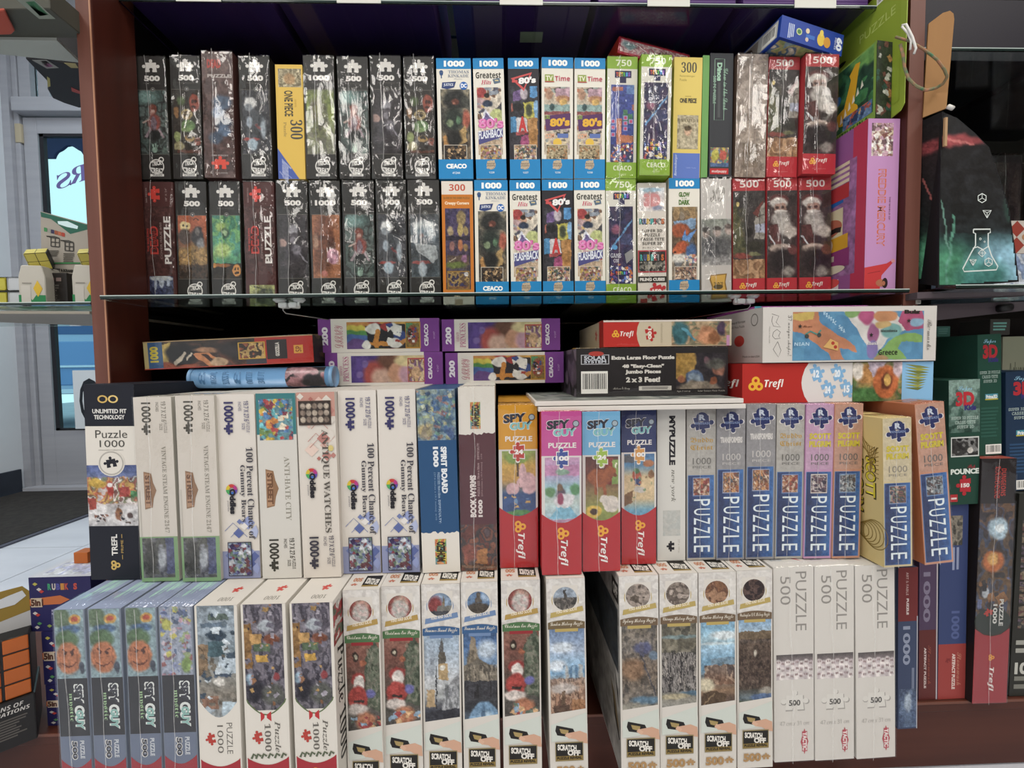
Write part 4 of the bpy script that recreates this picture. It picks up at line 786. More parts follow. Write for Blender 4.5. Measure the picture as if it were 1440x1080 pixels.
S((1123.5, 1169, 249.5, 1123.5, 1168.7), red500(xmas_man), 'red banded puzzle box with bearded man, right of two on the glass shelf', body='a8363a', d=.729, wrap=.6)

# ------------------------------------------------------------------ row stacked on top of it
B1 = at(720, 253.2, D_B).z + .0016
S1 = lambda px, draw, label, **k: spine(px, k.pop('base', B1), k.pop('d', D_B), draw, label, group=k.pop('group', G1), **k)
S1((189.5, 232.5, 79.5, 198, 241), black_box('500', *A_WOMAN), 'black 500 puzzle box with seated red haired woman, leftmost in the top row', body=K, wrap=.7)
S1((238, 281, 78.5, 244, 286), black_box('500', *A_PUMP), 'black 500 puzzle box of cartoon monsters, second from the left in the top row', body=K, wrap=1)
S1((282.5, 327, 72.5, 288, 331.5), dead_front, 'brown zombie comic puzzle box with blue folds and a red jigsaw piece', body='4a302c', wrap=1.2, d=D_B - .004)
S1((335, 378.5, 79, 340.5, 384), black_box('500', *A_HOCK), 'black 500 puzzle box with figure in red scarf, beside the yellow leaning box', body=K, wrap=1.6)
S1((386.5, 425, 91, 391.5, 430), pirate_lean, 'yellow 300 puzzle box with blue corner and sideways lettering', body='d2b055')
S1((426, 469.5, 78.5, 431, 474), black_box('1000', *A_BOG), 'black 1000 puzzle box with yellow green picture under glare', body=K, wrap=.55)
S1((473.7, 517, 80, 478, 521), black_box('500', *A_WOMAN), 'black 500 puzzle box with seated woman under broad glare, right of the 1000 box', body=K, wrap=.6)
S1((519.4, 563.5, 78.5, 523.5, 566.5), black_box('500', *A_VINC), 'black 500 puzzle box with grey thin man, in the top row', body=K, wrap=1.2)
S1((566.7, 610, 80, 570.5, 613.5), black_box('500', *A_PUMP), 'black 500 puzzle box of cartoon monsters, beside the first blue banded box', body=K, wrap=1.3)
S1((613, 662, 82, 617, 666), mp_box('1000', h_kink, a_kink, 'ceaco', num='41244'), 'blue banded 1000 puzzle box with dark beast picture, in the top row', body='1f7fb8')
S1((664.5, 708, 82, 669.5, 713), mp_box('1000', h_hits, a_hits, num='1228'), 'blue banded 1000 puzzle box of eighties music, in the top row', body='d8d4c8')
S1((714, 757.4, 82, 717, 760.7), mp_box('1000', h_80, a_80, num='1227'), 'blue banded black 1000 puzzle box with red triangle logo, in the top row', body='26242a')
S1((761.5, 806, 81, 761.5, 806), mp_box('1000', h_time, a_time, num='1230'), 'blue banded 1000 television puzzle box, left of the pair', body='d8d4c8')
S1((807.8, 851.4, 82, 807.3, 850.7), mp_box('1000', h_time, a_time, num='1230'), 'blue banded 1000 television puzzle box, right of the pair', body='d8d4c8')
S1((854, 897, 79.7, 852, 894.5), tetris(0), 'green banded 750 falling blocks puzzle box with flat blue picture', body='86a83a', wrap=.35)
S1((902.5, 945, 77, 898.5, 942), tetris(1), 'green banded 750 falling blocks puzzle box with crumpled film, next to the yellow 300 box', body='86a83a', wrap=1.7, d=D_B - .012)
S1((948, 988.6, 80.7, 944.8, 984), pirate, 'yellow 300 puzzle box with wanted poster and blue foot', body='d6c069')
S1((989, 997.6, 78, 984.8, 994.8), lambda f: f.R(0, 0, 1, 1, '6a9a58'), 'slim plain green box squeezed beside the yellow 300 box', body='6a9a58')
S1((999, 1031.4, 75, 996, 1028.8), dino, 'charcoal 500 dinosaur puzzle box with mint lettering', body='34363a')
S1((1037, 1081, 76, 1032.5, 1076), brown_shiny, 'pale brown puzzle box under shiny creased film', body='5c4a40', d=.730, wrap=.79)
S1((1081.8, 1125.5, 80, 1077.5, 1120), red500(xmas_room), 'red banded 500 Christmas puzzle box in the top row, beside the brown shiny box', body='a8363a', d=.729, wrap=.7)
S1((1132.5, 1181, 76, 1128, 1174), red500(xmas_man), 'red banded puzzle box with bearded man in the top row by the green pack', body='a8363a', d=.718, wrap=.75)

# boxes lying on the top row
def red_tilt(f):
    f.R(0, 0, 1, 1, 'b8283c'); f.A(.03, .1, .97, .85, 'e0a8ac', [('n', 14, 5, ['f0d0d0', 'd07080', 'fae4e0', 'e09098'], .8), ('e', .12, .4, .1, .3, '9ac0c4', .5), ('e', .9, .6, .09, .4, '8ab0b8', .5)], 30, 141)
zt1 = at(1000, 76, D_B).z + .0015
p = at(869, 50, D_B + .01)
carton('puzzle_box', (p.x + .064, D_B + .025, p.z - .032), (.13, .12, .027), red_tilt, 'red shiny puzzle box lying tilted on the top row', body='b03020', lean=math.radians(7), yaw=math.radians(9), wrap=1.0, group='boxes lying on the top row', lefts=lambda f: (f.R(0, 0, 1, 1, 'a83024'), f.R(.3, .1, .7, .9, 'c0652c')))
def sixty(f):
    f.R(0, 0, 1, 1, '1e3f94'); f.lines(.12, .25, .22, .95, 4, 'b8c4dc', 1); f.C(.29, .5, .045, 'b8c890'); f.C(.29, .5, .03, '4a7a4c'); f.E(.42, .35, .03, .12, 'd8c8a8'); f.R(.4, .5, .54, .68, '3a6ab8'); f.E(.42, .75, .025, .1, 'c8b8a8')
    f.E(.64, .55, .06, .3, 'd8b84a'); f.E(.74, .6, .055, .25, 'c8923c'); f.E(.64, .25, .03, .15, 'e0c860'); f.T('60', .89, .2, .985, .82, 'dfe4ee', 'fat', -90); f.T('PIECES', .86, .25, .885, .8, 'c8d0e4', 'b', -90)
p0 = at(1095, 24, .70); p1 = at(1192, 45, .72)
e = carton('puzzle_box', ((p0.x + p1.x) / 2 - .004, .71, (p0.z + p1.z) / 2 - .034), (.118, .12, .034), sixty, 'bright blue 60 piece puzzle box lying tilted on the top row', body='1c3a8c', lean=math.radians(7.5), yaw=math.radians(10), group='boxes lying on the top row',
    lefts=lambda f: (f.R(.05, .1, .95, .9, 'b8b8b4'), f.R(.1, .18, .6, .82, '8a8078'), f.E(.35, .5, .15, .3, '4c342c'), f.bar(.68, .2, .92, .85, seed=4)), bottoms=lambda f: f.A(.04, .04, .96, .9, '8a9c84', [('n', 7, 6, ['6a8a9c', '8a9a54', 'b0a060', '4a6a8c', 'c8c0a8'], .9)], 10, 151))

# pink book-like box and the green hanging pack on it
def pink_front(f):
    f.R(0, 0, 1, 1, 'b788b4'); f.A(.12, .025, .8, .215, 'c8b8a8', [('c', 160, .09, ['d8cfc4', 'a88070', '8a5048', 'c8b490', '6a4c50', 'b88c9c', 'e0dcd4'])], 14, 161)
    f.T('FREDDIE MERCURY', .36, .29, .62, .74, 'c8643c', 'heavy', -90); f.T('FREDDIE MERCURY', .40, .293, .58, .737, 'b88aa0', '', -90); f.T('THE WORLD OF', .72, .45, .77, .585, '6a4054', 'b', -90)
    f.P([(0, .865), (.7, .84), (.92, .815), (.9, .835), (.55, .91), (.5, 1), (0, 1)], 'b8383a'); f.L([(.1, .9), (.5, .885)], .015, '7c2428'); f.E(.55, .955, .18, .022, 'a86a50'); f.E(.66, .955, .09, .03, '2a1c1c'); f.E(.62, .957, .05, .014, 'a86a50'); f.C(.9, .825, .06, 'c88a90')
def pink_left(f):
    f.R(0, 0, 1, 1, '8e568c'); f.R(.9, 0, 1, 1, 'b43a54')
    g = lambda u: .52 + u * .42                # only the front part of this side shows
    f.A(.45, .18, .93, .88, '8e568c', [('n', 3, 4, ['8a5288', '96609a'], .5)], 5, 162)
    f.P([(g(.05), .2), (g(.3), .2), (g(.3), .34), (g(.75), .36), (g(.75), .42), (g(.2), .44), (g(.05), .34)], '2c5a9c')
    for i in range(4): f.R(g(.45), .18 + i * .035, g(.85), .2 + i * .035, 'd0c4a8')
    f.R(g(.4), .31, g(.85), .4, 'a83438'); f.R(g(0), .45, g(.75), .7, 'c8bc9c'); f.E(g(.5), .56, .1, .055, 'a8604c'); f.P([(g(.25), .52), (g(.4), .5), (g(.42), .56), (g(.3), .59)], '241a1a'); f.L([(g(.5), .585), (g(.62), .578), (g(.72), .585)], .03, '241a1a')
    f.P([(g(.05), .64), (g(.85), .62), (g(.85), .72), (g(.15), .73)], 'c8962c'); f.C(g(.45), .67, .05, 'd8d0c0'); f.P([(g(-.05), .75), (g(.2), .72), (g(.88), .71), (g(.88), .82), (g(0), .83)], '84386c'); f.R(g(.1), .745, g(.35), .78, 'c4bca8'); f.R(g(.4), .74, g(.6), .775, 'c4bca8'); f.E(g(.5), .83, .13, .028, 'cfc6ae')
    for v in (.49, .54, .6): f.L([(g(0), v), (g(.12), v + .01), (g(.2), v - .008), (g(.3), v)], .01, '8a8068')
    f.R(g(0), .895, g(.7), .97, 'd2cccc'); f.bar(g(.08), .905, g(.35), .96, seed=7); f.E(g(.55), .915, .07, .03, 'c8504c')
X0 = at(1213, 400, 0.666).x; X1 = at(1257, 400, 0.666).x; zpt = at(1240, 167, 0.666).z
carton('puzzle_box', ((X0 + X1) / 2 + .002, 0.666, Z_G + .0012), (X1 - X0, .27, zpt - Z_G - .001), pink_front, 'pink book style puzzle box with orange sideways lettering at the cabinet side', body='b788b4', lean=math.radians(.3), lefts=pink_left, bevel=.004)

pk = empty('hanging_pack', (at(1222, 168, .666).x, .666, zpt + .0015), (0, 0, 0)); tag(pk, 'green carded animal puzzle pack with giraffe and fabric cord', 'puzzle pack')
# pouch (a tin-like carton) with its picture towards the left, and the card behind reaching up to the right
o = pk.location
def loc(x, y, d): return at(x, y, d) - o
front = [loc(1233, 56, .70), loc(1229, 165, .70)]
b0 = loc(1231, 167, .666); t0 = loc(1234, 58, .666); hgt = t0.z - b0.z
body = Face((0, 0, 0), (1, 0, 0), (0, 0, -1))
xl = b0.x; dep = .15; wdp = (at(1257, 110, .666).x - at(1231, 167, .666).x) / .6
CARD = mat('lime_pack_card', '94a83c', .5, noise=((6, 6, 6), '8a9e36', .5))
prism('pouch', [(xl, 0, 0), (xl + wdp * .6, .004, 0), (xl + wdp * .6, dep, 0), (xl, dep, 0)], (0, 0, hgt), PRINT, pk, '2c3a24', .004)
fl = Face((xl - .0002, dep, hgt), (0, -dep, 0), (0, 0, -hgt))
fl.R(0, 0, 1, 1, '7fa04a'); fl.A(.02, .02, .97, .9, ['1c4a34', '1f5638', '2a6a34'], [('n', 4, 6, ['1c4a34', '2f7044', '3c8444', '1a4030'], .7), ('e', .9, .1, .2, .12, '5c9a44', .5)], 8, 171)
fl.P([(.58, .62), (.68, .25), (.66, .18), (.74, .08), (.8, .1), (.78, .2), (.72, .68)], 'd0a02c'); fl.E(.62, .7, .16, .12, 'd0a02c')
for i in range(7): fl.P([(.48 + i * .055, .84 - i * .06), (.5 + i * .055, .7 - i * .055), (.52 + i * .055, .82 - i * .06)], 'd8d4c4')
fl.A(.58, .72, .96, .9, '4a6c9c', [('c', 40, .1, ['3c5c8c', '5c84b0', 'c8963c', 'b0503c', '2c4470'])], 8, 172); fl.C(.5, .42, .05, '2f7ab8'); fl.T('3 PUZZLES IN 1', .4, .92, .9, .985, '24401c', 'b')
fl.build('pouch_picture', pk)
fr = Face((xl, -.0002, hgt), (wdp * .6, .004, 0), (0, 0, -hgt))
fr.A(0, 0, 1, 1, '26301f', [('c', 26, .16, ['b0443a', '3f7a3c', 'c8823c', 'd0ccc0', '7a3c34', '2c5a4c']), ('n', 3, 8, ['26301f', '1e281c', '34442c'], .25)], 8, 173); fr.build('pouch_fabric', pk)
cx = xl + wdp * .6 + .0012
def cardpt(x, y): 
    q = on_x(x, y, o.x + cx); return q - o
outline = [(1277, 0), (1278, -30), (1150, 60), (1150, 175), (1262, 162), (1268, 158)]
pts = [cardpt(1276, 2), cardpt(1277, -40)]
q1 = cardpt(1276, 0); q2 = cardpt(1266, 160)
q1.y = max(q1.y, -.03); q2.y = max(q2.y, -.03)
prism('hang_card', [(cx, q2.y - .006, .012), (cx, q2.y, .0045), (cx, q2.y + .02, .001), (cx, dep + .02, .001), (cx, dep + .02, hgt + .09), (cx, q1.y + .01, hgt + .095), (cx, q1.y, hgt + .088)], (.0012, 0, 0), CARD, pk)
fc = Face((cx - .0002, dep + .02, hgt + .095), (0, -(dep + .02 - q1.y), 0), (0, 0, -(hgt + .095)))
fc.R(.03, .02, .95, .9, '8fa33a'); fc.T('PUZZLE', .55, .2, .9, .26, 'b4c46c'); fc.bar(.72, .03, .92, .09, seed=9); fc.E(.3, .3, .1, .02, '16180f'); fc.build('card_print', pk)
CORDM = mat('patterned_cord', '4f7a5a', .8, noise=((120, 120, 120), 'b0785c', .9))
base = loc(1258, 52, .688)
cpx = [(1259, 52), (1280, 58), (1300, 70), (1318, 84), (1328, 98), (1332, 108), (1326, 118), (1316, 124), (1302, 127), (1288, 121), (1277, 110), (1272, 95), (1270, 78), (1266, 62)]
tube('cord_loop', [loc(x, y, .64 - .02 * math.sin(math.pi * min(1, i / 7) ) ) for i, (x, y) in enumerate(cpx)], .0022, CORDM, pk, 8, False, .7)
tube('cord_tie', [loc(1268, 36, .632), loc(1274, 34, .63), loc(1283, 52, .625), loc(1288, 68, .625), loc(1285, 76, .626)], .0016, WHITEM, pk)
tube('cord_tie', [loc(1268, 37, .632), loc(1276, 46, .63), loc(1281, 57, .627), loc(1280, 70, .627)], .0014, WHITEM, pk)

# ------------------------------------------------------------------ print designs of the two lower rows
WH = 'd4cfc6'
def prime(f):
    f.R(0, 0, 1, 1, WH); f.R(0, 0, 1, .212, '1d1f28'); f.ring(.37, .075, .1, .035, 'c8a860', sq=.8); f.ring(.58, .075, .1, .035, 'd8bc78', sq=.8)
    f.T('UNLIMITED FIT', .16, .125, .84, .147, 'd8d6d2', 'heavy'); f.T('TECHNOLOGY', .19, .155, .8, .177, 'd8d6d2', 'heavy'); f.T('Puzzle', .2, .232, .84, .272, '4a4844'); f.T('1000', .28, .283, .78, .318, '4a4844'); f.L([(.25, .333), (.75, .333)], .008, '8a8880')
    f.A(0, .41, 1, .722, ['4a5a94', '5c6a98', 'b0847a', '9c6c5c', 'b8b4b4', 'c4c2c2', 'b4b2b4'], [('n', 9, 9, ['b8b6b6', 'c8603c', 'c89c3c', '8a4438', '6c7c54', 'd8d4d0', '704a44'], .75, (0, .2, 1, .62)), ('e', .2, .3, .18, .08, 'c8a03c', .3), ('e', .45, .38, .07, .12, 'b83c34', .3), ('e', .45, .33, .06, .04, 'e0dcd8', .3), ('r', .62, .37, .85, .52, 'a8423c'), ('r', .87, .42, 1, .52, '4c8454'), ('r', .02, .55, .17, .72, 'a8443a'), ('e', .6, .8, .07, .09, '8a5a3c', .3), ('l', .6, .75, .62, .66, .02, '6a4630'), ('e', .83, .84, .06, .04, '5c4a48', .3), ('c', 22, .03, ['5c4a44', '8a5a48', '3c3c44'], (.1, .8, .95, .97))], 14, 201)
    f.C(.5, .4, .27, WH); f.ring(.5, .4, .25, .03, 'a8a49c'); f.piece(.5, .4, .16, '22222a', 10)
    f.R(0, .722, 1, 1, '1d1f28'); f.T('TREFL', .44, .765, .56, .875, 'd8d6d2', 'heavy', 90); f.T('PRIME', .63, .795, .68, .862, 'b89a58', '', 90); f.L([(.655, .765), (.655, .785)], .012, 'b89a58'); f.L([(.655, .872), (.655, .895)], .012, 'b89a58'); trefoil_r(f, .5, .925, .055, 'c8a860')
def street_sign(f, v0, v1):
    f.P([(.18, v0), (.38, v0 + .01), (.42, v0 + .06), (.5, (v0 + v1) / 2), (.42, v1 - .06), (.38, v1 - .01), (.18, v1)], '8a6a50'); f.P([(.2, v0 + .01), (.34, v0 + .015), (.37, v1 - .015), (.2, v1 - .01)], 'a88468'); f.T('STREET', .21, v0 + .02, .36, v1 - .02, '6a4c38', 'fat', -90)
def size_marks(f, a, c='3a3844', c2='6a6660', wv=.11):
    f.T('1000', .2, a, .45, a + wv, c, 'heavy', -90); f.piece(.33, a + wv + .033, .17, c, 90); f.T('19.7 X 27.6', .72, a - .005, .85, a + wv - .005, c2, 'b', -90); f.T('PUZZLE', .78, a + wv, .86, a + wv + .055, c2, '', -90); f.T('SIZE', .66, a + wv + .005, .74, a + wv + .04, c2, '', -90); f.T('INCHES', .58, a, .66, a + .05, c2, '', -90)
def steam(f):
    f.R(0, 0, 1, 1, 'cbc4ba'); size_marks(f, .028, '4a463e', '7a746a'); f.T('VINTAGE STEAM ENGINE 2147', .68, .265, .8, .735, '8a8478', 'serif', -90); street_sign(f, .4, .605)
    f.R(0, .755, 1, 1, '7c9c70'); f.R(0, .5, .06, .755, 'c0bab0'); f.A(.06, .762, .9, .98, ['55555c', '4c4e5c', '3c3c44'], [('n', 5, 6, ['3c3c3a', '55564c', '6a6a70', '4a4a54'], .8), ('e', .6, .5, .12, .3, '9aa0a8', .5), ('r', .75, 0, 1, .9, '48507c', .8), ('e', .25, .5, .2, .4, '3a3a34', .5)], 14, 211)
def diamonds(f, v0, v1, pal, seed):
    rs = random.Random(seed); k = f.w / f.h
    for i in range(24):
        u, v, r = rs.uniform(.06, .94), rs.uniform(v0, v1), rs.uniform(.05, .19); f.P([(u, max(v - r * k, .002)), (max(u - r, .01), v), (u, min(v + r * k, .998)), (min(u + r, .99), v)], rs.choice(pal))
    for i in range(3):
        u, v, r = rs.uniform(.25, .7), rs.uniform(v0, v1 - .05), .22; f.L([(u - r, v + r * k), (u, v), (u + r, v + r * k)], .015, pal[0])
def oddles(f, v0, v1):
    m = (v0 + v1) / 2; 
    for i, c in enumerate(('5c4a9c', '3c6ab0', '4c9c5c', 'c8b03c', 'b8403c', 'a83c7c')): f.ring(.33, m, .15, .09, c, i * 60, i * 60 + 60, 8)
    f.T('Oddles', .27, m - .005, .43, v1 + .085, '26242a', 'fat', -90); f.T('puzzles', .2, m + .06, .25, v1 + .07, '5a5660', '', -90)
def gummy(seed=0):
    def d(f):
        f.R(0, 0, 1, 1, 'd0cac2'); f.R(0, .85, 1, 1, '8a90b0'); diamonds(f, .68, .97, ['6c78a4', '8e98c0', 'a8b0cc', 'd0cac2', '5a6698', '8e98c0', 'd8d4d0'], 221)
        size_marks(f, .04, '3a3860', '6a6880'); f.T('100 Percent Chance of', .74, .285, .92, .785, '44424a', 'serif', -90); f.T('Gummy Bears', .54, .38, .7, .69, '44424a', 'serif', -90); oddles(f, .465, .56)
        f.R(.17, .798, .8, .985, '3c3a4a'); f.A(.19, .803, .78, .98, '7c8ca0', [('c', 90, .09, ['44386c', '7c3440', '5c6a9c', '8c9c8c', 'b4b8c0', '342850', '587060', '6c4048'])], 12, 222)
    return d
def antihate(f):
    f.R(0, 0, 1, 1, 'c8c5be'); f.R(0, 0, 1, .22, '3c7478'); f.A(.07, .03, .92, .25, '5c8a94', [('c', 120, .07, ['c8a83c', 'b04444', '4c7ab0', '6a8a4c', 'd0c4a8', '44607c', '8a3c4c', '5cb0b8', 'c87c3c'])], 14, 231)
    f.T('ANTI-HATE CITY', .66, .34, .8, .685, '8c887c', 'serif', -90); street_sign(f, .405, .615); size_marks(f, .785, '3c3a34', '4a4840')
def antique(f):
    f.R(0, 0, 1, 1, 'cec7be'); f.R(0, 0, 1, .13, 'b88c80'); diamonds(f, .02, .37, ['b07c74', 'c89c90', 'd6c0b4', 'a86c64', 'cec7be', 'cfb0a4'], 241); f.R(.05, .045, .9, .175, '4a3c34')
    f.A(.07, .05, .88, .17, '3a302c', [('e', .12 + .19 * (i % 5), .2 + .3 * (i // 5), .085, .13, ('9a8a7a', 'b0a08c', '7c6a5c')[i % 3], .25) for i in range(15)], 12, 242, warp=0)
    f.E(.86, .3, .07, .016, 'c8b878'); f.T('ANTIQUE WATCHES', .6, .2, .8, .755, '55504a', 'serif', -90); oddles(f, .39, .48); size_marks(f, .775, '3c3a44', '5a5660')
def logo_blob(f, u0, v0, u1, v1):
    f.A(u0, v0, u1, v1, 'b8a03c', [('n', 3, 5, ['c85c3c', 'c8b03c', '5c9c5c', '4a8a9c', 'c87c4c'], .9)], 14, 251); f.T('MOHEZO', u0 + .04, v0 + .015, u1 - .03, v1 - .015, '3a2a20', 'fat', 90, 0)
def torn(f, v, c, up, seed):
    rs = random.Random(seed); pts = [(i / 16, v + rs.uniform(-.008, .008)) for i in range(17)]; e = 0 if up else 1
    f.P(pts + [(1, e), (0, e)], c)
def spirit(f):
    f.R(0, 0, 1, 1, '2c4e74'); f.A(0, 0, 1, .275, '5c7484', [('c', 110, .06, ['3c5c8c', '8a9a6c', 'b0a468', '54846c', '2c3c5c', 'a05c4c', 'c8c4a0', '6c8cac']), ('e', .2, .82, .2, .15, 'b08a4c', .5), ('e', .85, .85, .1, .1, '3c4c7c', .3), ('n', 6, 6, ['7c9a9c', '44648c', 'a0a888'], .4)], 14, 252)
    torn(f, .78, WH, False, 3); f.T('SPIRIT BOARD', .58, .31, .74, .565, 'd8dce0', 'fat', -90); f.T('1000', .38, .31, .52, .42, 'd8dce0', 'fat', -90); f.T('DIFFICULTY:', .48, .6, .54, .73, '9ab0c8', 'b', -90); f.T('PUZZLE SIZE: 70cm x 50cm', .48, .45, .54, .59, '9ab0c8', 'b', -90); f.T('[27.6 inches x 19.7 inches]  6/10', .38, .45, .43, .71, '8098b4', '', -90); logo_blob(f, .35, .815, .65, .955)
def wyrms(f):
    f.R(0, 0, 1, 1, '4c2028'); torn(f, .25, WH, True, 5); logo_blob(f, .32, .08, .6, .225); f.A(0, .745, 1, 1, ['4a2024', '54302c', '5c3a30'], [('n', 4, 5, ['6a2c20', '3a3434', '8a4a2c', '4a2824', '54484c'], .8), ('p', [(.45, .55), (.75, .5), (.72, .85), (.4, .85)], 'a8662c'), ('e', .25, .6, .2, .2, '8a4030', .5), ('l', .05, .9, .9, .95, .08, '7c5c48')], 14, 261)
    f.T('BOOK WYRMS', .28, .475, .45, .705, 'd6ccc8', 'fat', 90); f.T('1000', .5, .61, .62, .705, 'd6ccc8', 'fat', 90); f.T('PUZZLE SIZE: 70cm x 50cm', .49, .41, .55, .59, 'a88c8c', 'b', 90); f.T('DIFFICULTY:', .49, .3, .55, .39, 'a88c8c', 'b', 90); f.T('[27.6 inches x 19.7 inches]   1/10', .59, .36, .64, .59, 'a88c8c', '', 90)
def spyguy(topc, num, pc, bg, ops, seed):
    def d(f):
        f.R(0, 0, 1, 1, 'd0ccc8'); f.A(.08, .28, .95, .72, bg, ops, 8, seed, warp=.03, tone=.12); f.R(0, 0, 1, .27, topc)
        f.P([(0, 1), (0, .625)] + [(i / 12, .625 + .055 * math.sin(math.pi * i / 12)) for i in range(1, 12)] + [(1, .625), (1, 1)], 'a81f26')
        f.T('SPY', .12, .055, .72, .115, 'e0dedc', 'fat', 0, -.01); f.T('SPY', .13, .058, .71, .112, '1c1e2c', 'fat', 0, -.01); f.T('GUY', .28, .105, .88, .155, 'e0dedc', 'fat', 0, -.005); f.T('GUY', .295, .108, .865, .152, '7cb4b4', 'fat', 0, -.005)
        f.C(.86, .075, .085, '3c3c44'); f.C(.86, .075, .065, '9aa8b0'); f.L([(.82, .095), (.74, .115)], .04, '3c3c44'); f.T('PUZZLE', .17, .19, .87, .222, 'dedad6', 'heavy')
        f.piece(.52, .285, .3, 'e0dcd8', 90); f.piece(.52, .285, .26, pc, 90); f.T(num, .4 if len(num) == 2 else .35, .27, .63 if len(num) == 2 else .69, .3, 'e8e4e0', 'fat')
        trefoil_r(f, .52, .745, .085, 'e0a030'); f.T('Trefl', .42, .785, .66, .945, 'e2dcd8', 'bi', -90)
    return d
SP_Y = (['8aa84c', 'c89c3c', 'c8923c', '2c4a84', '2c4a84', '34548c'], [('r', .42, .1, .5, .35, '5a3c28'), ('e', .45, .1, .35, .08, '7c9c3c', .3), ('e', .8, .45, .25, .15, 'c89ca0', .15), ('e', .62, .3, .12, .12, 'c89ca0', .15), ('l', .58, .3, .55, .48, .1, 'c89ca0'), ('e', .3, .52, .2, .08, 'c89ca0', .15), ('l', .45, .5, .48, .4, .06, 'c89ca0'), ('e', .5, .86, .4, .035, '4c8a44', .3), ('c', 7, .05, ['c8b068', '5c84b0', 'c89c4c'], (.05, .6, .95, .8))])
SP_P = (['c08ab0', 'a888b8', '8ab4c0', 'b0c0b8', '98b8c4', 'a898b4'], [('r', 0, .1, 1, .25, 'b878a4'), ('e', .5, .2, .2, .05, '7ca088', .3), ('e', .45, .5, .13, .09, '5c4a5c', .3), ('e', .42, .42, .09, .05, '7a5a40', .3), ('e', .55, .6, .28, .1, 'ccc8cc', .25), ('l', .75, .6, .85, .48, .1, 'ccc8cc'), ('l', .4, .65, .36, .78, .07, 'ccc8cc'), ('l', .62, .65, .66, .78, .07, 'ccc8cc'), ('e', .45, .58, .1, .08, '9c3c5c', .3), ('p', [(.1, .85), (.35, .7), (.75, .7), (.95, .85)], '6cacc8'), ('e', .15, .48, .14, .07, '5c8c58', .4), ('e', .88, .45, .14, .08, '54905c', .4), ('r', 0, .86, 1, .9, 'a87898')])
SP_B = (['5c2c24', '6a3024', '8a7040', '8c9440', '74883c'], [('r', .6, .02, .85, .4, '8a2c28'), ('r', .82, .05, 1, .4, '7c9c44'), ('e', .42, .3, .36, .13, '9c4c24', .15), ('e', .75, .22, .18, .08, '9c4c24', .15), ('l', .55, .15, .6, .08, .04, 'd8d0b8'), ('l', .9, .15, .93, .1, .04, 'd8d0b8'), ('e', .9, .27, .07, .03, '7c3c20', .3), ('l', .3, .35, .3, .52, .1, '9c4c24'), ('l', .58, .38, .58, .54, .1, '9c4c24'), ('e', .78, .68, .25, .12, 'd0c4b8', .15), ('e', .55, .6, .14, .05, 'd0c4b8', .2), ('e', .25, .78, .25, .09, 'd8b03c', .15), ('e', .25, .78, .12, .045, '4a3020', .2)])
SP_N = (['3c6ca0', '4c84b0', 'c8ac7c', 'd0b484', 'cdb180', '5c9cbc', '4c8cb4'], [('e', .15, .07, .25, .06, '5a5c64', .3), ('e', .8, .14, .2, .05, 'b0683c', .3), ('e', .42, .32, .16, .08, 'b04a30', .2), ('e', .42, .25, .1, .04, '4c7c4c', .3), ('r', .36, .37, .52, .46, '2c3c6c'), ('e', .52, .53, .2, .05, 'b8b0a8', .3), ('e', .9, .3, .1, .06, '8a5c34', .3), ('p', [(0, .6), (.32, .54), (.25, .72), (0, .78)], '7c5430'), ('c', 12, .04, ['8a6a44', 'b06c4c', '6c8a5c'], (.1, .3, .95, .7))])
def mypuzzle(f):
    f.R(0, 0, 1, 1, 'c8c6c0'); f.T('MYPUZZLE', .42, .04, .64, .365, '26252a', 'fat', -90); f.T('new york', .46, .395, .66, .61, '77756e', 'ital', -90); f.A(.2, .665, .82, .835, 'b0b2ac', [('n', 2, 3, ['aaaeaa', 'b6b4ac', 'b0b2ac'], .6)], 3, 271, tone=.05); f.piece(.5, .905, .2, '26252a', 90); f.T('27 x 19 in', .74, .86, .8, .95, '9a968e', '', -90)
def renegade(c, title, tc, style, pic, seed, dark='6a6864'):
    def d(f):
        f.R(0, 0, 1, 1, c); f.A(.02, .005, .98, .42, c, [('n', 3, 5, [c, c], .2)], 4, seed, tone=.06)
        f.piece(.52, .09, .46, 'd8d4d0', 190); f.piece(.52, .09, .42, '2c3460', 190); f.E(.52, .05, .2, .03, '2c3460'); f.T('R', .42, .035, .64, .072, 'c0c8d4', 'fat'); f.T('RENEGADE', .27, .085, .8, .1, '8a9cc0', 'b')
        for i, t_ in enumerate(title): f.T(t_, .12, .185 + i * .05, .9, .225 + i * .05, tc, style, 0, 0)
        vo = .0 if len(title) == 1 else .035
        f.T('1000', .2, .295 + vo * .7, .84, .338 + vo * .7, dark); f.T('PIECE', .2, .352 + vo * .6, .84, .368 + vo * .6, dark)
        f.A(.04, .4 + vo, .93, .985, '29549c', [('e', 1.0, .3, .55, .9, '2f6cb8', 1.2), ('e', .0, .55, .62, .8, '1a2a5c', 1.3), ('n', 3, 7, ['2c5ca4', '1c3478', '244488'], .18)], 6, seed, warp=.08, tone=.12); f.L([(.04, .4 + vo), (.93, .4 + vo), (.93, .985), (.04, .985), (.04, .4 + vo)], .018, '5c84b8')
        pic(f, .42 + vo, .55 + vo * .5, seed); v0_ = .58 + vo * .4; st_ = (.965 - v0_) / 6
        for i, ch in enumerate('PUZZLE'): f.T(ch, .24, v0_ + i * st_, .8, v0_ + (i + .72) * st_, 'dce6ea', '', -90)
    return d
def pic_c(pal, framec=None):
    def d(f, v0, v1, seed):
        if framec: f.R(.2, v0 - .006, .8, v1 + .006, framec)
        f.A(.22, v0, .78, v1, pal[0], [('n', 4, 5, pal, .8), ('c', 20, .08, pal)], 14, seed + 3)
    return d
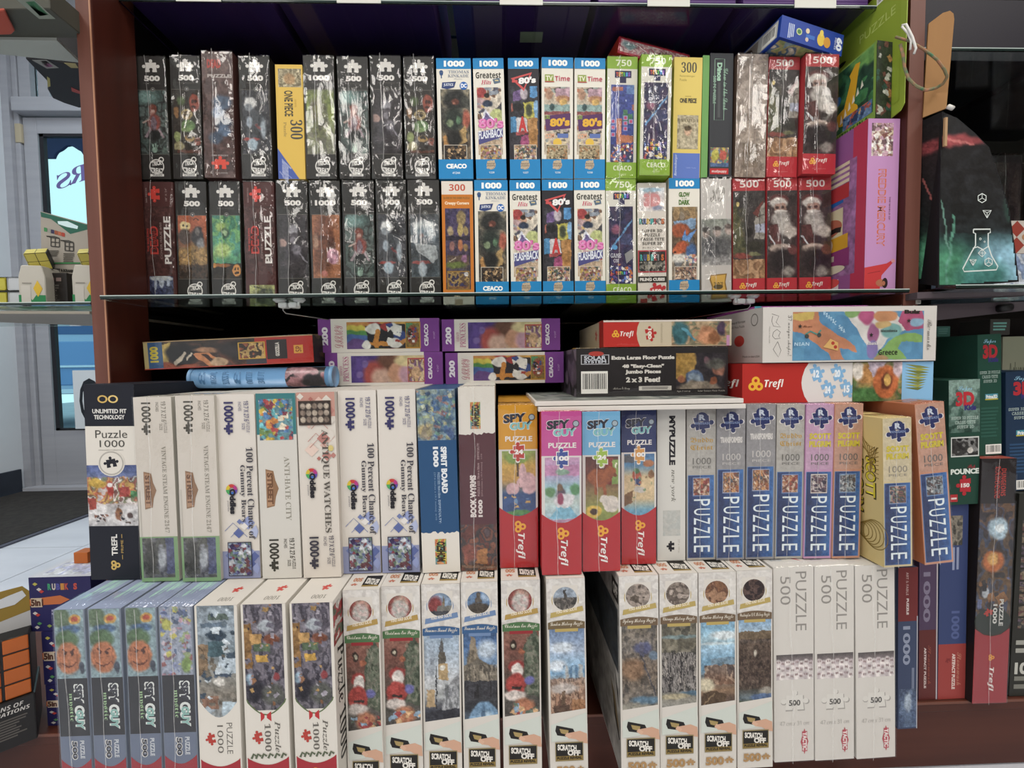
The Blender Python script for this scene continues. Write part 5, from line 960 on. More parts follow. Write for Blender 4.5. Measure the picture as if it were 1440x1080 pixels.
P_TR = pic_c(['a85c34', 'c88a54', '5c3c34', 'd0b89c', '8a4a3c', '4a5058', 'b07c3c'], '8a98b4'); P_BC = pic_c(['8a3430', 'b07c4c', 'c8b49c', '6a4434', 'a84c3c'], '7088b0'); P_SP = pic_c(['44344c', '6c4c54', 'c8bcb4', '2c2438', '8a6c6c'], 'd0c8bc'); P_S2 = pic_c(['54606c', '8a98a0', '5c4444', '33383c', 'b0b4b4', '7c5c5c'], '6c88b0'); P_S3 = pic_c(['5c3c44', '8a5c4c', '44543c', '3c4a6c', 'b88c74', '84a08c'], '7c90b0')

# ------------------------------------------------------------------ bottom row on the deck
GB = 'boxes standing on the deck'
def B(px, draw, label, d=None, dp=.26, top=None, **k):
    xlt, xrt, yt, xlb, xrb = px
    dd = d or on_z((xlt + xrt) / 2, yt, Z_B).y
    return spine((xlt, xrt, yt, xlb, xrb), Z_D, dd, draw, label, dp=dp, group=GB, tops=top, hgt=Z_B, **k)
_spine = spine
def spine(px, base, d, draw, label, dp=0.2, hgt=None, **kw):
    if hgt is not None:                       # the top is known as a level, the bottom columns are read at the lower edge of the frame
        xlt, xrt, yt, xlb, xrb = px; yb = 1080.0
        for _ in range(6):
            y = at((xlt + xrt) / 2, yt, d); yt += (y.z - hgt) * F / d
        lo = at((xlb + xrb) / 2, yb, d); f_ = (hgt - base) / (hgt - lo.z)
        px = (xlt, xrt, yt, xlt + (xlb - xlt) * f_, xrt + (xrb - xrt) * f_)
        y2 = yb + (lo.z - base) * F / d
        tl, tr = at(xlt, yt, d), at(xrt, yt, d); bl, br = at(px[3], y2, d), at(px[4], y2, d)
        wd = ((tr - tl).length + (br - bl).length) / 2 * kw.pop('shrink', .985); dx = ((tl.x + tr.x) - (bl.x + br.x)) / 2; lean = math.atan2(dx, hgt - base); lift = wd / 2 * abs(math.sin(lean))
        return carton(kw.pop('name', 'puzzle_box'), ((bl.x + br.x) / 2, d, base + lift + .0002), (wd, dp, math.hypot(hgt - base, dx) - 2 * lift - .0006), draw, label, lean=lean, **kw)
    return _spine(px, base, d, draw, label, dp=dp, **kw)
def spy500(art):
    def d(f):
        f.R(0, 0, 1, 1, '77808e'); art(f); f.R(.02, .3, .98, .555, '26262a'); f.T('SPY GUY', .52, .325, .84, .53, 'd8dcd8', 'fat', -90, -.0); f.T('SPY', .56, .33, .8, .415, '33343c', 'fat', -90); f.T('GUY', .56, .44, .8, .525, '8ab4ac', 'fat', -90); f.T('mystic', .34, .365, .5, .49, '9cbc90', 'frak', -90)
        f.R(.02, .555, .98, .7, '667084'); f.T('500', .36, .575, .56, .66, 'd8d6d2', 'fat', -90); f.T('500', .39, .578, .54, .657, '33343c', 'heavy', -90); f.T('PUZZLE', .64, .575, .78, .655, 'c8ccd0', 'heavy', -90)
        f.P([(0.02, 1), (0.02, .655)] + [(i / 12, .655 + .04 * math.sin(math.pi * i / 12)) for i in range(1, 12)] + [(.98, .655), (.98, 1)], '94222a'); trefoil_r(f, .52, .76, .1, 'd8963c'); f.T('Trefl', .42, .8, .66, .95, 'd8d0cc', 'bi', -90)
    return d
def art_pump(f): f.A(.03, 0, .95, .3, '7c98a0', [('e', .25, .13, .3, .15, '5c7454', .3), ('e', .7, .14, .2, .07, 'c8943c', .2), ('e', .7, .14, .12, .035, 'b8442c', .3), ('e', .5, .28, .35, .06, '3c5c84', .4), ('e', .38, .44, .4, .14, '4c6c44', .3), ('e', .42, .7, .42, .23, 'b8683c', .2), ('l', .25, .58, .38, .62, .06, '5c2a1a'), ('l', .5, .62, .62, .58, .06, '5c2a1a'), ('e', .33, .64, .05, .02, '4a2014', .2), ('e', .55, .64, .05, .02, '4a2014', .2), ('l', .2, .78, .42, .84, .05, '6c3018'), ('l', .42, .84, .68, .77, .05, '6c3018'), ('l', .1, .6, .14, .85, .03, '94502c'), ('l', .72, .55, .74, .85, .03, '94502c'), ('e', .87, .85, .1, .09, '3c4454', .3)], 12, 301)
def art_crowd(f): f.A(.03, 0, .95, .3, '8a94a8', [('c', 90, .07, ['7c5c6c', '5c6c9c', 'a87c8c', '8a9c6c', 'b8a8b0', '4c5c7c', '9c5c5c', '8c98c0', 'b8b04c']), ('e', .2, .25, .15, .08, 'a8a844', .4), ('e', .8, .85, .15, .12, '7c9c4c', .4)], 12, 302)
def top_spy(f): f.R(0, 0, 1, 1, '8a94ac'); f.T('SPY GUY', .25, .72, .85, .92, '9cc0b4', 'fat', 0, -.1)
for i, (px, a, l) in enumerate([((74, 119, 852, 87, 131), art_pump, 'slate blue 500 pumpkin picture puzzle box, leftmost of the bottom row'), ((121, 171.5, 851, 134, 179), art_pump, 'slate blue 500 pumpkin picture puzzle box, second in the bottom row'), ((174, 221, 849, 185, 229), art_pump, 'slate blue 500 pumpkin picture puzzle box, third in the bottom row'), ((222.5, 270.5, 848, 232, 279.5), art_crowd, 'slate blue 500 puzzle box with a crowded lilac picture')]):
    B(px, spy500(a), l, body='7f8898', wrap=.5, top=top_spy, d=.515)
def city(kind):
    def d(f):
        f.R(0, 0, 1, 1, WH)
        if kind == 0: f.A(.05, .0, .93, .5, ['7c8a94', '8a9aa8', '76868f', '8a8a84', '7c7468', '9aa4a8'], [('r', .3, .07, .85, .13, '54645c'), ('r', .1, .15, .8, .19, '5c7084'), ('e', .5, .26, .25, .05, '2c3c4c', .3), ('r', .25, .31, .75, .45, '44606a'), ('r', 0, .34, .25, .62, '8a7054'), ('l', 0, .34, .25, .48, .02, '5c4a38'), ('l', 0, .62, .25, .5, .02, '5c4a38'), ('r', .55, .45, 1, .6, 'a8b8c4'), ('r', .4, .6, .9, .63, '44546c'), ('e', .55, .68, .15, .04, 'c8c4bc', .3), ('r', .05, .8, .5, .92, '8a6450'), ('r', .6, .85, 1, 1, 'a8bcc8'), ('c', 40, .08, ['9cacb8', '5c6c78', 'b8c4cc', '6c6458', '3c4c5c'])], 14, 311)
        else: f.A(.05, .0, .93, .47, ['54505c', '6c6470', '5c5860', '4c4854', '484450', '4c4a4c'], [('n', 7, 9, ['54505c', '7c7480', '3c3844', '8a8490'], .6), ('r', .0, .18, .2, .6, '8a6234'), ('r', .15, .28, .45, .38, 'b08448'), ('e', .7, .33, .2, .05, '7c4430', .3), ('r', .25, .37, .65, .45, '54684c'), ('r', .3, .48, .6, .54, 'c8983c'), ('e', .55, .2, .2, .05, '9ca4ac', .4), ('e', .25, .8, .2, .12, '2c2a34', .4), ('e', .7, .85, .3, .1, '50524c', .4), ('e', .1, .7, .1, .05, '7c98ac', .4), ('e', .8, .68, .08, .04, '8a3438', .4), ('c', 40, .05, ['b0884c', '6c6878', '9a94a0', '34303c', '8a5c3c'])], 16, 312)
        f.P([(0.0, .5), (0.0, .41)] + [(i / 12, .41 + .085 * math.sin(math.pi * i / 12)) for i in range(1, 12)] + [(1, .41), (1, .5)], WH)
        if kind: f.L([(0.06, .42)] + [(i / 12, .415 + .075 * math.sin(math.pi * i / 12)) for i in range(1, 12)] + [(.94, .42)], .03, '5c6c48'); f.P([(.45, .49), (.36, .475), (.36, .52), (.44, .505)], 'b03438'); f.P([(.5, .49), (.6, .475), (.6, .52), (.5, .505)], 'b03438')
        st = '' if kind == 0 else 'ital'
        f.T('PUZZLE' if kind == 0 else 'Puzzle', .66, .52, .8, .66, '6a6660', st, -90); f.T('1000', .44, .53, .58, .655, '6a6660', st, -90); f.piece(.3, .59, .17, 'ac4038', 100)
        f.P([(.03, 1), (.03, .68)] + [(i / 12, .68 + .035 * math.sin(math.pi * i / 12)) for i in range(1, 12)] + [(.97, .68), (.97, 1)], '9c3038'); trefoil_r(f, .5, .76, .075, 'd8963c'); f.T('Trefl', .42, .81, .6, .95, 'd8d0cc', 'bi', -90)
        if kind:
            for u in (.12, .22, .35, .5, .65, .8): f.L([(u, .685), (u + .05, .665), (u + .12, .675)], .05, '5c6450')
    return d
def top_city(f): f.R(0, 0, 1, 1, 'cbc6be'); f.piece(.6, .86, .16, 'b84a44', 70); f.T('1000', .4, .93, .75, .965, '8a867e', 'ital', 180)
B((271.5, 334.5, 845, 282, 340.5), city(0), 'white 1000 puzzle box with sideways city skyline picture', body=WH, d=.515, top=top_city)
B((336.5, 402.5, 845, 347.5, 409), city(1), 'white 1000 Christmas village puzzle box, left of the pair', body=WH, d=.515, top=top_city)
B((405, 469.5, 844, 416.5, 475.5), city(1), 'white 1000 Christmas village puzzle box, right of the pair', body=WH, d=.515, top=top_city, rights=lambda f: (f.A(0, .02, .16, .2, '5c6450', [('n', 3, 6, ['5c6450', 'b03438', 'cbc6be'], .9)], 8, 3), f.T('Puzzle 1000', .03, .22, .12, .75, '2c2a28', 'ital', -90)))
def scratch(title, bannerc, brush, bg, ops, cbg, cops, seed, num='a8865c', dp=.05):
    def d(f):
        f.R(0, 0, 1, 1, 'cfcac2'); f.A(.0, .0, 1, .22, 'ccc7c0', [('n', 4, 5, ['ccc7c0', 'd4d0ca', 'c4beb8'], .8)], 4, seed, tone=.05)
        f.C(.48, .105, .36, 'd8d2c8'); f.ring(.48, .105, .355, .02, brush)
        g = Face(f.o + f.eu * .14 + f.ev * .035, f.eu * .68, f.ev * .14); n = 20
        f.A(.16, .035, .8, .16, cbg, cops, 12, seed + 1)
        for q in range(4):                    # round off the picture with a card coloured mask
            a0 = q * 90; pts = [(.48 + .31 * math.cos(math.radians(a)), .0975 + .31 * math.sin(math.radians(a)) * f.w / f.h) for a in range(a0, a0 + 91, 15)]
            cu, cv = (.81 if q in (0, 3) else .15), (.163 if q in (0, 1) else .033); m1, m2 = ((cu, .0975), (.48, cv)) if q in (0, 2) else ((.48, cv), (cu, .0975)); f.P([m1] + pts + [m2, (cu, cv)], 'd0cbc3')
        f.P([(.1, .165), (.93, .135), (.95, .16), (.08, .19)], brush); f.T('FIND AND SOLVE', .25, .155, .78, .17, 'e8e0d0', 'b', 0, -.015)
        f.A(.05, .235, .96, .685, bg, ops, 14, seed + 2)
        f.P([(.05, .66), (.98, .64), (1, .72), (1, .8), (.04, .73)], 'cfcac2', ); f.P([(.04, .72), (.05, .655), (.97, .615), (.97, .70)], 'cfcac2') if False else None
        f.P([(.02, .212)] + [(i / 10, .212 - .012 * math.sin(math.pi * i / 10)) for i in range(1, 10)] + [(.98, .212), (.98, .245), (.02, .245)], bannerc); f.T(title, .08, .21, .92, .235, 'dcd6c8', 'script'); f.R(.2, .243, .8, .258, brush if bannerc != '4c6c48' else '8c3034')
        f.P([(.04, .715), (.98, .66), (.98, .76), (.6, .79), (.04, .8)], 'c6ccc4'); f.P([(.18, .718), (.62, .738), (.66, .755), (.62, .782), (.2, .768), (.15, .745)], '22201f'); f.P([(.26, .735), (.5, .745), (.48, .768), (.3, .757)], 'a08c5c')
        f.P([(.42, .76), (.62, .755), (.8, .75), (.98, .765), (1.0, .815), (.85, .81), (.68, .79), (.5, .785)], 'c8a088'); f.P([(.4, .77), (.46, .755), (.58, .772), (.52, .788)], 'd0aa92')
        f.R(.14, .803, .88, .898, '8a7c58'); f.R(.16, .808, .86, .893, '24221f'); f.R(.16, .872, .86, .893, '8a7440'); f.T('SCRATCH', .2, .812, .7, .842, 'dcd8d0', 'fat', 0, .008); f.T('OFF', .46, .842, .8, .87, 'dcd8d0', 'fat', 0, .004); f.T('PUZZLE REVEAL', .18, .875, .84, .889, '2c261c', 'fat')
        f.T('500', .16, .922, .66, .965, num, 'fat'); f.piece(.8, .944, .13, num, 0)
    return d
X_S = (['8c5c4c', '7c4c40', '5c4a40', '54504a', '4a4440'], [('p', [(.55, .2), (.85, .0), (1, .1), (1, .75), (.6, .7)], '4c5444'), ('n', 10, 14, ['3c4838', '6c7460', '8a8474', '54604c'], .6, (.62, .08, 1, .7)), ('e', .28, .17, .1, .05, '3c2c24', .2), ('e', .28, .17, .05, .025, 'b0a890', .2), ('e', .5, .24, .09, .03, 'a0583c', .3), ('e', .35, .4, .22, .07, '9c3430', .3), ('e', .37, .45, .17, .09, 'c8c0b8', .2), ('e', .33, .6, .3, .12, 'a83a34', .2), ('r', .2, .62, .5, .65, '3a2c28'), ('e', .3, .72, .3, .06, 'c0b4ac', .3), ('e', .7, .56, .14, .05, '5c5c9c', .4), ('e', .55, .85, .3, .1, 'b06c4c', .4), ('c', 16, .08, ['9c3c3c', '7c98b0', 'c89c6c', '5c6c5c'], (.1, .8, 1, .98))])
X_SC = ('8c3c38', [('e', .55, .35, .3, .3, 'b89484', .4), ('e', .5, .6, .35, .35, 'c8c4c0', .3), ('n', 5, 5, ['8c3c38', '5c5c4c', 'a85c50'], .25)])
X_BB = (['8ca0b4', '9cb0c4', 'b0bcc8', 'b4b8bc', '9ca0a0', '3c3e4a', '343642'], [('p', [(.42, .2), (.5, .02), (.58, .2)], '5c5c5c'), ('r', .4, .2, .62, .34, '5c564c'), ('r', .4, .32, .66, .5, 'a88c60'), ('e', .53, .37, .09, .03, 'd0ccc0', .2), ('n', 9, 10, ['6c7480', '8a98a8'], .4, (0, .1, .3, .45)), ('p', [(.55, .6), (1, .42), (1, .82), (.5, .82)], '8a8c90'), ('n', 16, 8, ['6c7078', 'b0b4b8', '54585c'], .5, (.55, .55, 1, .8)), ('r', .05, .6, .3, .78, 'a88c64'), ('l', .35, .35, .33, .8, .03, '33343a'), ('p', [(0, .84), (1, .8), (1, 1), (0, 1)], '33343c')])
X_BC = ('7c94b0', [('e', .3, .6, .3, .4, '8c3c3c', .4), ('p', [(.58, .6), (.64, .1), (.7, .6)], '7c6a50'), ('r', .4, .55, 1, .75, '6c6a64'), ('r', 0, .75, 1, 1, '44464c')])
X_EI = (['3c5c8c', '44689c', '6c8cb0', '5c6878', '3c3c40', '34363c', '54708c'], [('e', .7, .2, .3, .1, 'a8b8c8', .6), ('p', [(.22, .05), (.32, .05), (.45, .33), (.1, .36)], '8a7c68'), ('n', 9, 8, ['9c8c74', '5c5448'], .5, (.1, .2, .45, .36)), ('p', [(0, .36), (.5, .3), (1, .4), (1, .55), (0, .52)], '6c6458'), ('n', 16, 6, ['a89a84', '4c463e', '857a68'], .6, (0, .36, 1, .53)), ('r', 0, .53, 1, .72, '2c2a2c'), ('n', 10, 6, ['2c2a2c', '44444c', '383a40'], .7, (0, .53, 1, .72)), ('e', .6, .98, .45, .22, '6c94b8', .1), ('e', .65, .95, .2, .08, '9cb8cc', .6), ('e', .55, .92, .06, .14, '4c6c8c', .6)])
X_EC = ('5c7ca4', [('p', [(.45, .1), (.55, .1), (.65, .5), (.35, .5)], '5c544c'), ('e', .5, .75, .5, .25, '4c443c', .3), ('e', .8, .3, .2, .15, '8ca4c0', .6)])
X_LO = (['5c7498', '7890b4', '98aac4', '8cb0d0', '6c9cc4', 'a89888', '9c7860', '7c5440', '6c4434'], [('e', .35, .22, .35, .06, 'c0ccd8', .6), ('e', .2, .42, .3, .06, 'c8d4e0', .6), ('n', 12, 6, ['4c7094', '8caac0', 'b09c88'], .6, (.4, .42, 1, .58)), ('n', 14, 10, ['8c6450', 'b89478', '5c4034', 'a87c60'], .7, (0, .56, 1, 1)), ('e', .4, .67, .4, .06, 'b8aca4', .5), ('r', .32, .7, .42, .85, '6c5440'), ('r', .1, .85, .55, .98, '5c4436'), ('r', .6, .8, 1, .98, 'a86c3c', .6)])
X_LC = ('8a98a8', [('r', 0, .5, 1, 1, '54504c'), ('n', 9, 6, ['54504c', '7c746c', '3c3a38'], .8, (0, .45, 1, 1)), ('r', .45, .15, .55, .55, '44403c')])
X_SY = (['6c6a64', '74706a', '6c7078', '6c625a', '7c6450', '74604c', '64605c', '77756c', '7c7a74'], [('n', 9, 14, ['5c544c', '8a7c6c', '74685c', '4c4844'], .7), ('e', .6, .27, .25, .06, '54587c', .5), ('r', .5, .2, .62, .36, '5c5c74'), ('e', .9, .35, .15, .05, '5c7084', .4), ('e', .3, .5, .35, .12, '84644a', .5), ('l', .55, .35, .95, .8, .05, '4c4a50'), ('e', .65, .85, .4, .05, '54748c', .5), ('e', .3, .95, .5, .08, '8a8678', .5)])
X_CH = (['4c4a40', '6c6a5c', '6c6450', '746e64', '6c6660', '5c5854', '6c6a60', '8c887c', '8a8a84'], [('n', 8, 9, ['5c584c', '7c7664', '44423c'], .7, (0, 0, 1, .35)), ('e', .5, .17, .6, .02, '6c8080', .4), ('n', 20, 9, ['3c3a3a', '8a8480', '6c6664', '2c2a2c', '9c948c'], .9, (0, .34, 1, .78)), ('e', .85, .8, .3, .03, '54748c', .5), ('e', .3, .83, .5, .03, 'a89c7c', .5)])
X_BO = (['6c98b8', '7cacc8', '9cc0d0', '88b0cc', '6c9cbc', '5c84a0', '6c6058', '8c6c50', '5c483c', '44342c'], [('e', .7, .17, .4, .05, 'c8d4d8', .5), ('e', .4, .26, .6, .015, 'b8ccd4', .4), ('n', 9, 6, ['44586c', '6c7c88', '54503c'], .6, (.3, .42, 1, .52)), ('n', 9, 7, ['8a644c', '74503c', 'a88468', '5c4034'], .8, (.1, .5, 1, .72)), ('e', .15, .72, .25, .08, 'c4b898', .4), ('p', [(.05, .82), (.4, .78), (.75, .82), (.7, 1), (0, 1)], '54402e'), ('l', .05, .95, .4, .82, .03, '8a7050')])
X_WA = (['6c94b8', '8cacc8', '9cb0bc', '7c6850', '54483c', '4c3c34', '4a3a32', '4a3c34', '4c4840', '5c6c74', '54503c'], [('r', 0, .15, 1, .25, '6c5a44'), ('n', 14, 18, ['3c302a', '5c4a40', '4c3c34', '6c5a4c'], .8, (0, .24, 1, .8)), ('e', .5, .4, .05, .04, 'b0a898', .3), ('e', .85, .82, .25, .04, '8a8478', .5), ('e', .75, .89, .4, .04, '4c648c', .3), ('e', .3, .97, .5, .04, '4c5a34', .5)])
def X_cc(c, a, b): return (c, [('n', 5, 5, [c, a, b], .9)])
def top_scr(f): f.R(0, 0, 1, 1, 'cbc6be'); f.R(.45, .86, .92, .965, '24221f'); f.R(.45, .955, .92, .97, '8a7440'); f.T('SCRATCH OFF', .5, .88, .88, .94, 'd8d4cc', 'fat', 0, .02); f.T('500', .12, .88, .38, .92, 'b07c60', 'fat', 180); f.piece(.22, .95, .1, 'b06c58')
CH = ('Christmas Eve Puzzle', '4c6c48', 'a88c50')
B((480.5, 534, 826, 489.5, 539.5), scratch(*CH, *X_S, *X_SC, 401), 'scratch off Christmas puzzle box, leftmost of the three', body='cfcac2', top=top_scr, d=.542)
B((534.5, 591, 825, 541.7, 595), scratch(*CH, *X_S, *X_SC, 402), 'scratch off Christmas puzzle box, middle of the three', body='cfcac2', top=top_scr, d=.549)
B((592, 646.5, 822, 596, 650.5), scratch('Summer Sound Puzzle', '3c5c84', '6c84a8', *X_BB, *X_BC, 404, '7c8cac'), 'scratch off puzzle box with clock tower picture', body='cfcac2', top=top_scr, d=.552)
B((647.3, 699.5, 821, 652, 704), scratch('Summer Sound Puzzle', '3c5c84', '6c84a8', *X_EI, *X_EC, 406, '7c8cac'), 'scratch off puzzle box with iron lattice tower picture', body='cfcac2', top=top_scr, d=.554)
B((704.5, 759, 819, 707.5, 763), scratch(*CH, *X_S, *X_SC, 407), 'scratch off Christmas puzzle box, rightmost of the three', body='cfcac2', top=top_scr, d=.556)
B((767, 823, 815, 774, 827), scratch('London History Puzzle', '6c5c44', 'b09c60', *X_LO, *X_LC, 409), 'scratch off puzzle box with old city under blue sky, left of the gap', body='cfcac2', top=top_scr, d=.558)
HI = ('6c5a48', 'b09c60')
B((869, 926.5, 814.5, 874, 927.7), scratch('Sydney History Puzzle', *HI, *X_SY, *X_cc('7c7068', '9c8c80', '54483e'), 411), 'scratch off puzzle box with harbour city aerial picture, right of the gap', body='cfcac2', top=top_scr, d=.560,
  lefts=lambda f: (f.A(0, .01, 1, .99, '8c8880', [('n', 5, 6, ['94908a', '827e78', 'a09c96'], .6)], 6, 5), f.R(.86, .05, .985, .15, '22201e'), f.T('OFF', .88, .07, .97, .13, 'a8a49c', 'fat'), f.A(.1, .18, .97, .5, '33383c', [('n', 5, 6, ['2c3034', '3c444c', '44484a'], .8)], 8, 6), f.P([(.9, .52), (.96, .6), (.97, .68), (.92, .58)], '1c1a18'), f.P([(.8, .62), (.9, .66), (.98, .8), (.9, .76)], '6c5c40'), f.P([(.84, .66), (.9, .74), (.985, .82), (.97, .84), (.88, .77)], '1c1a18')))
B((927, 981, 813, 928, 982), scratch('Chicago History Puzzle', *HI, *X_CH, *X_cc('8a7c70', '5c5048', 'a8988c'), 413), 'scratch off puzzle box with grey skyscraper aerial picture', body='cfcac2', top=top_scr, d=.562)
B((982, 1035, 811.6, 983, 1036), scratch('Boston History Puzzle', *HI, *X_BO, *X_cc('84583c', '6c4838', 'a87c5c'), 415), 'scratch off puzzle box with blue sky over bay picture', body='cfcac2', top=top_scr, d=.563)
B((1035.5, 1086, 810, 1036.5, 1087), scratch('Washington D.C. History Puzzle', *HI, *X_WA, *X_cc('443430', '5c4640', '33282a'), 417), 'scratch off puzzle box with dark brown aerial city picture', body='cfcac2', top=top_scr, d=.566)
def tactic(f):
    f.R(0, 0, 1, 1, 'd2cec7'); f.T('PUZZLE', .55, .025, .82, .325, '8c8882', '', -90); f.T('500', .17, .045, .43, .19, '8c8882', '', -90)
    f.A(.06, .445, .98, .575, ['4c4442', '8c7c7e', '9c8c90', '8c7c80'], [o for i in range(24) for o in (('e', .06 + .125 * (i % 8), .36 + .25 * (i // 8) + .07 * (i % 2), .085, .17, ('d8cecc', 'c4b6b8', 'e0d8d4')[i % 3], .35), ('e', .04 + .125 * (i % 8), .30 + .25 * (i // 8) + .07 * (i % 2), .02, .05, '8c7070', .4), ('e', .085 + .125 * (i % 8), .30 + .25 * (i // 8) + .07 * (i % 2), .02, .05, '8c7070', .4))], 14, 421, warp=.015, tone=.12)
    f.piece(.53, .698, .375, 'a09c96', 0); f.piece(.515, .693, .36, 'd8d5ce', 0); f.T('500', .37, .68, .66, .71, '4a4844', 'heavy'); f.T('47 cm x 31 cm', .14, .79, .88, .812, 'a8a49e', 'ital1')
    f.P([(.66, .9), (.76, .83), (.86, .9), (.76, .965)], 'b04a54'); f.R(.7, .845, .83, .95, 'b04a54'); f.T('TACTIC', .71, .85, .82, .945, 'e0d4d0', 'fat', -90)
def top_tac(f): f.R(0, 0, 1, 1, 'cdc9c2'); f.A(.15, .86, .45, .93, 'a8acb0', [('n', 3, 3, ['9ca0a8', 'b4b4b4'], .8)], 8, 4); f.P([(.6, .84), (.75, .87), (.9, .94), (.72, .91)], 'b85c64')
for px, l in (((1087, 1144, 810, 1088.5, 1145), 'plain white 500 sheep picture puzzle box, leftmost of three'), ((1144.5, 1201, 807, 1146, 1201), 'plain white 500 sheep picture puzzle box, middle of three'), ((1202, 1257.5, 803, 1204, 1259.5), 'plain white 500 sheep picture puzzle box, rightmost of three')):
    B(px, tactic, l, body='d2cec7', wrap=.3, top=top_tac, d=.573)

# ------------------------------------------------------------------ middle row standing on the bottom row
GM = 'boxes standing on the bottom row'
def M(xlt, xrt, yt, xlb, xrb, yb, draw, label, dp=.2, **k):
    d = on_z((xlb + xrb) / 2, yb, Z_B + .001).y
    return spine((xlt, xrt, yt, xlb, xrb), Z_B + .0008, d, draw, label, dp=dp, group=GM, **k)
M(116, 189, 541, 129, 198, 815, prime, 'tall black and white 1000 puzzle box with gold loop and Christmas train', body='1d1f28')
M(187.5, 240, 559, 199, 254, 817, steam, 'pale grey 1000 steam engine puzzle box, left of the pair', body='b8b4aa', wrap=.4)
M(246, 301, 557, 257, 312, 817, steam, 'pale grey 1000 steam engine puzzle box, right of the pair', body='b8b4aa', wrap=.4)
M(303, 358, 555, 314, 367, 813, gummy(), 'white gummy bears puzzle box beside the steam engine boxes', body='c9c3ba')
M(359, 415, 553.6, 369, 425, 813, antihate, 'pale 1000 puzzle box with colourful teal bordered city picture', body='c8c5be')
M(415.8, 470.5, 552, 427, 480.5, 812, antique, 'cream antique watches puzzle box with pink diamonds', body='c8c1b8')
M(474, 529, 549.5, 483, 536, 806, gummy(), 'white gummy bears puzzle box beside the antique watches box', body='c9c3ba')
M(530, 584, 548, 537.5, 591, 805, gummy(), 'white gummy bears puzzle box beside the blue spirit box', body='c9c3ba')
M(585, 639.5, 548, 594, 648, 805, spirit, 'blue 1000 spirit board puzzle box', body='2c4e74')
M(643, 696.5, 545, 649, 699, 802, wyrms, 'maroon 1000 book dragons puzzle box with white top', body=WH, wrap=.3)
M(700, 755.6, 570, 703, 757.5, 798, spyguy('c8902c', '24', 'b03c34', *SP_Y, 501), 'yellow topped 24 piece kids puzzle box with elephants', body='b8832c', wrap=.5)
M(760.7, 818, 579, 762, 818.3, 808, spyguy('b84c8c', '100', '34488c', *SP_P, 502), 'pink topped 100 piece kids puzzle box with carousel', body='a81f26', wrap=.5)
M(818.5, 872, 579, 819, 873, 803, spyguy('6ca4c8', '24', '94b048', *SP_B, 503), 'light blue topped 24 piece kids puzzle box with bull', body='a81f26', wrap=.5)
M(873.3, 923, 577.6, 873.7, 923, 793, spyguy('26305c', '100', 'c8904c', *SP_N, 504), 'navy topped 100 piece kids puzzle box with beach', body='26305c', wrap=.5)
M(924, 964, 576.5, 924, 964, 788, mypuzzle, 'plain pale grey narrow puzzle box with black sideways lettering', body='c8c6c0')
GR = 'a09c98'; BUD = ('Buddy', 'Christ')
M(965.6, 1007, 576, 965.6, 1006, 787, renegade('aaa69e', BUD, 'b8923c', 'frak', P_BC, 511), 'grey topped blue puzzle box with gothic gold title, left one', body=GR, wrap=.4)
M(1008, 1048.7, 575, 1007, 1046.5, 787, renegade('8c8a8c', ('TRANSFORMERS',), 'd0ccc8', 'fat', P_TR, 512, 'c0bcb8'), 'grey topped blue puzzle box with robot picture, left one', body='8c8a8c', wrap=.7)
M(1050, 1091.5, 569, 1048, 1088.5, 786, renegade('8c8a8c', ('TRANSFORMERS',), 'd0ccc8', 'fat', P_TR, 512, 'c0bcb8'), 'grey topped blue puzzle box with robot picture, right one', body='8c8a8c', wrap=.7)
M(1092.5, 1132, 569, 1089.3, 1128.3, 785, renegade('aaa69e', BUD, 'b8923c', 'frak', P_BC, 511), 'grey topped blue puzzle box with gothic gold title, right one', body=GR, wrap=.4)
M(1134, 1173.5, 569, 1129.3, 1168.3, 785, renegade('bc8fb0', ('SCOTT', 'PILGRIM'), 'c8b83c', 'fat', P_SP, 514), 'pink topped blue puzzle box with yellow title', body='bc8fb0', wrap=.4)
M(1174.4, 1214, 568, 1169, 1209, 784.7, renegade('c08c74', ('SCOTT', 'PILGRIM'), 'c8b83c', 'fat', P_S2, 515), 'salmon topped blue puzzle box with yellow title, standing upright in the row', body='c08c74', wrap=.5)
def scott_left(f):
    f.R(0, 0, 1, 1, 'd0ba80'); f.T('SCOTT', .86, .27, .95, .56, '3c3420', 'fat', -90); f.T('SCOTT', .865, .28, .94, .55, 'd0c03c', 'heavy', -90); f.T('PILGRIM', .77, .3, .85, .68, '3c3420', 'fat', -90); f.T('PILGRIM', .775, .31, .84, .67, 'd0c03c', 'heavy', -90)
    for i in range(8): f.L([(.78 + .02 * i, .05 + .03 * i), (.82 + .02 * i, .2), (.9, .25 + .02 * i), (.97, .2 + .03 * i)], .006, '8a7238')
    for i in range(6): f.ring(.84 + .02 * i, .8, .05 + .01 * i, .005, '8a7238')
M(1240.5, 1281.6, 588, 1242.6, 1283, 797.5, renegade('c8b890', ('SCOTT', 'PILGRIM'), 'c8b83c', 'fat', P_S3, 516, '8a8478'), 'cream topped blue puzzle box with yellow side, pulled forward of the row', body='d0ba80', wrap=.7, lefts=scott_left)
M(1285.6, 1327, 567, 1300, 1341, 794, renegade('c08c74', ('SCOTT', 'PILGRIM'), 'c8b83c', 'fat', P_S2, 517), 'salmon topped blue puzzle box leaning left at the end of the row', body='a8694c', wrap=.5)

